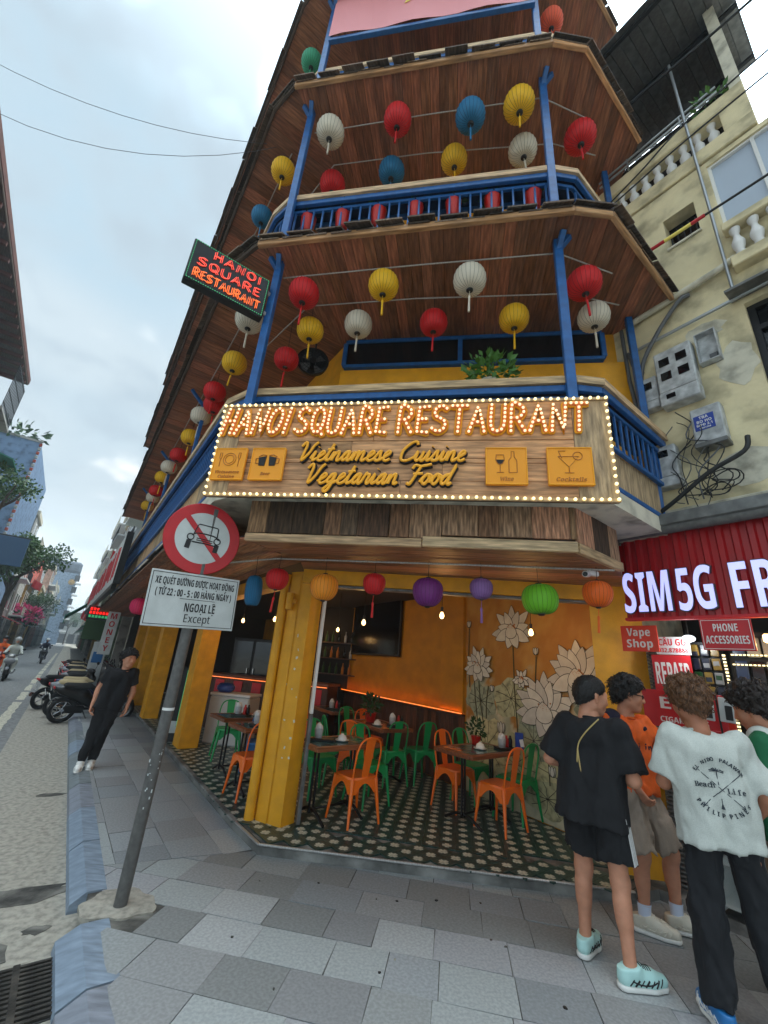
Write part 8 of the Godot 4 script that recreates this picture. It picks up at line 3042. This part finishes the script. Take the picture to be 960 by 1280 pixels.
func make_tree(at: Vector3, h: float, r: float, count: int, label: String, leaf := "leaf_tree") -> void:
	var t := thing("street_tree", label, "tree", at)
	var g := G.new()
	g.tube([Vector3.ZERO, Vector3(0.05, h * 0.35, 0.05), Vector3(-0.05, h * 0.62, 0)], [0.20, 0.15, 0.10], 10)
	for k in 6:
		var a := TAU * k / 6.0 + 0.4
		g.tube([Vector3(0, h * (0.45 + 0.03 * k), 0), Vector3(cos(a) * r * 0.35, h * 0.68, sin(a) * r * 0.35), Vector3(cos(a) * r * 0.65, h * (0.76 + 0.03 * (k % 3)), sin(a) * r * 0.65)], [0.09, 0.06, 0.025], 7)
	put(g, "trunk", M["bark"], t)
	g = G.new()
	var clumps := []
	for k in 26:
		var d := Vector3(rng.randfn(), rng.randfn() * 0.75, rng.randfn()).normalized() * pow(rng.randf(), 0.35)
		clumps.append([Vector3(0, h * 0.78, 0) + d * Vector3(r, r * 0.72, r) * 0.8, r * rng.randf_range(0.22, 0.40)])
	for k in count:
		var c: Array = clumps[rng.randi() % clumps.size()]
		var d := Vector3(rng.randfn(), rng.randfn(), rng.randfn()).normalized()
		var p: Vector3 = c[0] + d * c[1] * pow(rng.randf(), 0.45)
		var dir := (d + Vector3(rng.randf_range(-1, 1), rng.randf_range(-0.9, 0.5), rng.randf_range(-1, 1))).normalized()
		var side := dir.cross(Vector3(rng.randfn(), rng.randfn(), rng.randfn())).normalized()
		var L := rng.randf_range(0.13, 0.24) * (0.6 + r * 0.2)
		g.tri(p, p + dir * L * 0.5 + side * L * 0.3, p + dir * L)
		g.tri(p, p + dir * L, p + dir * L * 0.5 - side * L * 0.3)
	put(g, "crown", M[leaf], t)

func make_street() -> void:
	rng.seed = 303
	for a in [["plaster_white", Color(0.80, 0.80, 0.77)], ["plaster_grey", Color(0.58, 0.59, 0.58)], ["plaster_yellow", Color(0.76, 0.60, 0.30)], ["plaster_pink", Color(0.70, 0.55, 0.48)], ["plaster_green", Color(0.55, 0.64, 0.55)], ["plaster_blue", Color(0.42, 0.53, 0.66)], ["timber_brown", Color(0.36, 0.20, 0.16)], ["block_blue", Color(0.50, 0.58, 0.67)], ["block_cap", Color(0.34, 0.38, 0.43)]]:
		tri_map(mat(a[0], a[1], 0.9), Vector3(0.25, 0.25, 0.25), textures["limewash"])
	for a in [["awning_green", Color(0.05, 0.42, 0.34)], ["awning_red", Color(0.62, 0.12, 0.12)], ["awning_grey", Color(0.45, 0.46, 0.47)], ["awning_blue", Color(0.20, 0.32, 0.45)], ["roof_tile_red", Color(0.55, 0.22, 0.14)], ["bark", Color(0.26, 0.21, 0.17)], ["scooter_black", Color(0.035, 0.035, 0.04)], ["scooter_silver", Color(0.48, 0.49, 0.50)], ["scooter_red", Color(0.50, 0.05, 0.05)], ["scooter_blue", Color(0.10, 0.14, 0.34)], ["seat_cream", Color(0.70, 0.63, 0.48)], ["seat_black", Color(0.05, 0.05, 0.05)], ["blossom", Color(0.80, 0.22, 0.45)]]:
		mat(a[0], a[1], 0.3 if a[0].begins_with("scooter") else 0.8)
	var lt := mat("leaf_tree", Color(0.17, 0.30, 0.09), 0.55)
	lt.backlight_enabled = true
	lt.backlight = Color(0.12, 0.2, 0.04)
	# brown timber house, near left, only its upper wall and eave in view
	var t := thing("timber_house", "dark brown timber-clad house with a deep eave at the left edge", "building", sp(18.6, 6.25, -0.1), STREET + PI)
	bx("wall", M["timber_brown"], t, Vector3(0, 6.9, -3.0), Vector3(13.6, 13.8, 6.0), 0.0)
	for k in 24:
		bx("cladding_board", M["timber_brown"], t, Vector3(0, 7.2 + 0.28 * k, 0.02), Vector3(13.4, 0.26, 0.05), 0.012)
	bx("eave", M["shingle"][1], t, Vector3(0, 14.05, -2.4), Vector3(14.6, 0.16, 7.2), 0.02)
	bx("eave_edge", M["timber_brown"], t, Vector3(0, 14.2, 1.16), Vector3(14.7, 0.3, 0.12), 0.02)
	for k in 18:
		bx("rafter_end", M["timber_brown"], t, Vector3(-6.8 + 0.8 * k, 13.9, 0.6), Vector3(0.12, 0.16, 1.1), 0.01)
	# iron cage balcony and tin roofed annexe beyond it
	t = thing("cage_balcony", "black iron cage balcony jutting out beyond the brown timber house", "balcony", sp(22.6, 4.9, 10.4), STREET + PI)
	bx("slab", M["plaster_grey"], t, Vector3(0, 0, -0.5), Vector3(2.6, 0.12, 1.4), 0.0)
	for k in 12:
		bx("cage_bar", M["iron"], t, Vector3(-1.25 + 0.227 * k, 1.1, 0.15), Vector3(0.03, 2.2, 0.03), 0.0)
	for y in [0.3, 0.9, 1.5, 2.1]:
		bx("cage_rail", M["iron"], t, Vector3(0, y, 0.15), Vector3(2.6, 0.035, 0.035), 0.0)
	t = thing("annexe_house", "cream annexe with a green tin roof and air conditioners on the left", "building", sp(25.0, 5.3, -0.1), STREET + PI)
	bx("wall", M["cream_pale"], t, Vector3(0, 4.7, -2.0), Vector3(5.0, 9.4, 4.0), 0.0)
	bx("tin_roof", M["awning_green"], t, Vector3(1.6, 9.9, 0.2), Vector3(2.6, 0.06, 1.4), 0.0, Vector3(0.25, 0, 0))
	for k in 2:
		bx("air_conditioner", M["porcelain"], t, Vector3(1.4 + 0.3 * k, 8.9 - 0.8 * k, 0.3), Vector3(0.8, 0.55, 0.35), 0.03)
	# blue gable of the next house, seen end-on
	t = thing("blue_house", "pale blue windowless gable wall behind the tree on the left", "building", sp(40.5, 5.1, -0.1), STREET + PI)
	bx("wall", M["plaster_blue"], t, Vector3(0, 7.1, -5.0), Vector3(12.0, 14.2, 10.0), 0.0)
	for k in 24:
		bx("coping_tile", M["roof_tile_red"] if k % 2 else M["plaster_grey"], t, Vector3(-6.05, 14.3 - 0.30 * k, 0.03), Vector3(0.14, 0.2, 0.16), 0.02)
	bx("coping", M["plaster_grey"], t, Vector3(-5.95, 14.25, -5.0), Vector3(0.2, 0.16, 10.1), 0.0)
	pipe("wall_lamp", M["iron"], t, [Vector3(-6.0, 9.8, -0.8), Vector3(-6.9, 9.95, -0.7), Vector3(-7.4, 9.95, -0.7)], 0.06, 8)
	leaves(t, 120, Vector3(-5.9, 14.7, -2.0), Vector3(0.3, 0.6, 2.5), 0.5, M["leaf_dark"], "roof_plants")
	t = thing("blue_sign", "blue-grey signboard hanging below the pale blue gable", "sign", sp(31.0, 4.2, 5.2), STREET + PI / 2)
	bx("panel", M["awning_blue"], t, Vector3(0, 0.9, 0), Vector3(1.8, 1.6, 0.14), 0.01)
	bx("bracket", M["iron"], t, Vector3(0, 1.75, 0), Vector3(2.0, 0.08, 0.08), 0.004)
	make_tree(sp(35.5, 3.9, -0.1), 8.6, 2.5, 9000, "dense dark green street tree in front of the blue gable")
	make_tree(sp(27.0, 4.6, 3.0), 7.4, 1.5, 1800, "small light green tree at the left edge under the cage balcony")
	make_tree(sp(64.0, 4.0, -0.1), 7.0, 2.2, 2500, "smaller tree farther down the left side")
	# houses on the left, farther on
	var left := [[47.0, 52.0, 12.0, "plaster_grey", 3, "grey narrow house just beyond the blue gable"], [52.0, 58.0, 9.0, "plaster_white", 2, "white two-storey house with a dark window left of the red roof"], [58.0, 66.0, 7.0, "plaster_yellow", 1, "low yellow house with a red tiled roof on the left"], [66.0, 74.0, 10.5, "plaster_white", 3, "tall white house left of the far blue block"], [74.0, 82.0, 8.0, "plaster_yellow", 2, "ochre house beyond the red roof"], [82.0, 92.0, 12.0, "plaster_pink", 3, "dusky pink house far down the left side"], [92.0, 104.0, 9.0, "plaster_grey", 2, "low grey house far down the left side"], [104.0, 118.0, 11.0, "plaster_white", 3, "white house at the far left end of the street"]]
	for k in left.size():
		var a: Array = left[k]
		house(a[0], a[1], 1, 5.2 - 0.012 * (a[0] - 47.0), a[2], a[3], a[4], a[5], "roof_tile_red" if k == 2 else "")
	# tall blue-grey block closing the view
	t = thing("tower_block", "tall blue-grey apartment block with a dark rounded cap closing the street", "building", sp(140.0, 6.2, -0.1), STREET + PI / 2)
	bx("wall", M["block_blue"], t, Vector3(0.0, 9.2, -6.0), Vector3(7.6, 18.4, 12.0), 0.0)
	bx("cap", M["block_cap"], t, Vector3(0.0, 20.0, -6.0), Vector3(8.2, 3.0, 12.4), 0.6)
	for k in 5:
		var w := bx("side_balcony", M["white"], t, Vector3(4.3, 3.4 + 3.1 * k, -1.0), Vector3(1.4, 0.35, 3.0), 0.03)
		bx("window", M["glass_dark"], w, Vector3(-0.5, 1.3, 1.55), Vector3(1.1, 1.6, 0.1), 0.0)
	var em := G.new()
	em.x = Transform3D(Basis(Vector3.RIGHT, PI / 2), Vector3(2.8, 16.0, 0.08))
	em.lathe([Vector2(0.75, -0.1), Vector2(0.75, 0.1), Vector2(0, 0.12)], 18)
	put(em, "round_emblem", M["plaster_yellow"], t)
	t = thing("corner_house", "low pale house closing the far end of the street", "building", sp(175.0, -4.0, -0.1), STREET + PI / 2)
	bx("wall", M["plaster_grey"], t, Vector3(0, 5.0, -4.0), Vector3(40.0, 10.0, 8.0), 0.0)
	for k in 16:
		bx("window", M["glass_dark"], t, Vector3(-18.0 + 2.4 * k, 6.5, 0.03), Vector3(1.3, 2.2, 0.1), 0.0)
		bx("shop_opening", M["dark_room"], t, Vector3(-18.0 + 2.4 * k, 1.6, 0.03), Vector3(1.9, 2.8, 0.1), 0.0)
	make_tree(sp(150.0, 1.0, -0.1), 9.0, 3.5, 1500, "far tree at the end of the street")
	# houses on the right side past the restaurant
	var right := [[20.5, 25.0, 10.5, "plaster_white", 3, "white house directly beyond the restaurant on the right"], [25.0, 30.0, 14.0, "plaster_green", 4, "pale green house with stacked balconies on the right side"], [30.0, 36.0, 12.0, "plaster_grey", 3, "grey house with balconies on the right side"], [36.0, 42.0, 15.0, "plaster_white", 4, "tall white house half way down the right side"], [42.0, 50.0, 13.0, "plaster_yellow", 4, "yellow house half way down the right side"], [50.0, 60.0, 16.0, "plaster_grey", 5, "tall grey house farther down the right side"], [60.0, 72.0, 14.0, "plaster_white", 4, "white balconied house farther down the right side"], [72.0, 86.0, 17.0, "plaster_green", 5, "greenish house far down the right side"], [86.0, 104.0, 16.0, "plaster_pink", 5, "dusky house far down the right side"], [104.0, 126.0, 19.0, "plaster_white", 5, "last white house on the right before the blue block"]]
	for a in right:
		house(a[0], a[1], -1, -1.9, a[2], a[3], a[4], a[5])
	# long red and white signboard on the eave of the house next door
	t = thing("long_signboard", "long white signboard with red lettering running along the eave next door", "sign", sp(18.2, -0.42, 3.0), STREET)
	bx("panel", M["sign_white"], t, Vector3(0, 0.62, 0), Vector3(13.6, 1.2, 0.08), 0.004)
	bx("end_cap", M["iron"], t, Vector3(6.85, 0.62, -0.02), Vector3(0.1, 1.25, 0.14), 0.004)
	for k in 30:
		var x := -6.4 + 0.43 * k
		var w := rng.randf_range(0.16, 0.32)
		if k % 7 != 6:
			bx("red_letter_block", M["sign_red"], t, Vector3(x, 0.62 + rng.randf_range(-0.02, 0.02), 0.045), Vector3(w, rng.randf_range(0.5, 0.85), 0.02), 0.004)
	bx("lower_band", M["iron"], t, Vector3(0, -0.05, 0), Vector3(13.6, 0.14, 0.1), 0.004)
	# signs over the pavement
	t = thing("money_sign", "tall white sign with red letters spelling MONEY over the pavement", "sign", sp(16.2, -0.98, 1.38), STREET + PI / 2)
	bx("panel", M["sign_white"], t, Vector3(0, 0.62, 0), Vector3(0.34, 1.3, 0.08), 0.006)
	for k in 5:
		text("letter", "MONEY"[k], 0.17, M["sign_red"], t, Vector3(0, 1.13 - 0.245 * k, 0.045), 1.0, true, false, 0.008)
	t = thing("led_sign", "small red and green LED sign over a dark green board beside the money sign", "sign", sp(19.0, -0.75, 1.75), STREET + PI / 2)
	bx("board", M["leaf_dark"], t, Vector3(0, 0.35, 0), Vector3(0.85, 0.7, 0.1), 0.01)
	for r in 3:
		for k in 8:
			bx("led_block", M["led_red"] if r else M["led_green"], t, Vector3(-0.36 + 0.103 * k, 0.82 + 0.13 * r, 0.06), Vector3(0.07, 0.09, 0.02), 0.004)
	bx("led_panel", M["black"], t, Vector3(0, 0.95, 0), Vector3(0.92, 0.5, 0.1), 0.01)
	t = thing("shop_banner", "small blue and white shop banner standing under the money sign", "sign", sp(18.0, -0.95, 0.0), STREET + PI / 2)
	bx("panel", M["sign_white"], t, Vector3(0, 0.95, 0), Vector3(0.42, 1.5, 0.05), 0.004)
	bx("blue_field", M["blue_paint"], t, Vector3(0, 1.2, 0.03), Vector3(0.3, 0.35, 0.02), 0.002)
	bx("foot", M["iron"], t, Vector3(0, 0.1, 0), Vector3(0.5, 0.2, 0.3), 0.01)
	t = thing("green_awning", "green canvas awning slanting over the right pavement", "awning", sp(27.0, 0.2, 3.2), STREET)
	bx("canvas", M["awning_green"], t, Vector3(0, 0.4, -0.7), Vector3(4.4, 0.04, 2.6), 0.0, Vector3(0.75, 0, 0))
	bx("valance", M["awning_green"], t, Vector3(0, -0.6, 0.25), Vector3(4.4, 0.35, 0.03), 0.0)
	for k in 4:
		var f := thing("street_flag", ["red flag above the next-door signboard", "red flag hanging on the right side of the street", "red flag with yellow star on the left side of the street", "red flag far down the right side"][k], "flag", [sp(24.0, -0.5, 5.6), sp(34.0, -0.4, 3.6), sp(50.0, 4.2, 6.0), sp(48.0, -0.2, 3.6)][k], STREET + PI / 2, "red flags along the street")
		if k == 0:
			f.scale = Vector3(0.6, 0.6, 0.6)
		pipe("staff", M["steel_pipe"], f, [Vector3(0, -0.6, 0), Vector3(0.2, 0.9, 0)], 0.02, 6)
		var g := G.new()
		for i in 6:
			g.quad(Vector3(0.15 + 0.12 * i, -0.1 - 0.05 * i, 0.05 * sin(i)), Vector3(0.27 + 0.12 * i, -0.15 - 0.05 * i, 0.05 * sin(i + 1)), Vector3(0.32 + 0.12 * i, 0.55 - 0.06 * i, 0.05 * sin(i + 1)), Vector3(0.2 + 0.12 * i, 0.6 - 0.06 * i, 0.05 * sin(i)))
		put(g, "cloth", M["sign_red"], f)
	for k in 2:
		var b := thing("flowering_bush", ["pink flowering bush on the left balcony", "second pink flowering bush beside the yellow house"][k], "plant", sp(56.0 + 6.0 * k, 4.3, 3.2))
		leaves(b, 260, Vector3(0, 0.5, 0), Vector3(1.4, 0.8, 1.0), 0.4, M["blossom"], "blossom")
		leaves(b, 120, Vector3(0, 0.2, 0), Vector3(1.3, 0.6, 0.9), 0.4, M["leaf_dark"], "foliage")
	# parked scooters, rear wheels to the road
	var nose := STREET + PI / 2
	scooter(sp(13.0, -0.90, -0.11), nose + 0.15, "scooter_black", "seat_black", "nearest parked black scooter beside the walker in black")
	scooter(sp(13.9, -0.80, -0.11), nose + 0.05, "scooter_silver", "seat_cream", "silver scooter with a cream seat behind the nearest black one")
	scooter(sp(15.6, -0.35, -0.11), nose + 0.55, "scooter_black", "seat_black", "black scooter standing out into the road in front of the row")
	var paints := ["scooter_blue", "scooter_black", "scooter_silver", "scooter_red", "scooter_black", "scooter_silver", "scooter_blue", "scooter_red", "scooter_black", "scooter_silver", "scooter_black", "scooter_red"]
	for k in 12:
		scooter(sp(14.9 + 0.95 * k + (0.8 if k > 0 else 0.0), -0.95 + rng.randf_range(-0.15, 0.1), -0.11 if k < 3 else -0.1), nose + rng.randf_range(-0.15, 0.2), paints[k], "seat_black" if k % 3 else "seat_cream", "%s scooter, %s in the parked row beyond the silver one" % [paints[k].replace("scooter_", ""), ORD[k]])
	# traffic on the left
	for a in [[24.5, 1.75, "scooter_silver", "cloth_white", "meter_box", "scooter ridden by the person in pale clothes"], [27.0, 2.4, "scooter_red", "cloth_orange", "iron", "red scooter ridden by the person in orange"], [40.0, 1.2, "scooter_black", "cloth_navy", "white", "black scooter ridden far down the road"]]:
		var at := sp(a[0], a[1], -0.115)
		scooter(at, -STREET - PI / 2 + PI, a[2], "seat_black", a[5], "scooters ridden in the road").rotation = Vector3(0, STREET, 0)
		rider(at, STREET, a[3], a[4], "rider " + a[5].replace("scooter ridden by the person", "dressed").replace("red dressed", "on red scooter dressed").replace("black scooter ridden", "on a black scooter"))
	# overhead wire across the sky at the left
	for k in 2:
		t = thing("sky_wire", ["upper thin wire sagging across the left sky", "lower thin wire sagging across the left sky"][k], "cable", sp(6.0, 4.0, 9.0 - 0.5 * k))
		var a := Vector3(0, 0, 0)
		var b := Vector3(-1.9, 9.0, -4.0) - t.position
		var pts := []
		for i in 13:
			var u := i / 12.0
			pts.append(a.lerp(b, u) - Vector3(0, 4.0 * u * (1 - u) * (0.7 + 0.5 * k), 0))
		pipe("wire", M["cable_grey"], t, pts, 0.0035, 5)

func _ready() -> void:
	make_camera()
	make_sky()
	make_materials()
	make_ground()
	make_restaurant()
	make_right_house()
	make_shop()
	make_marquee()
	make_neon()
	make_traffic_sign()
	make_lanterns()
	make_interior()
	make_people()
	make_street()
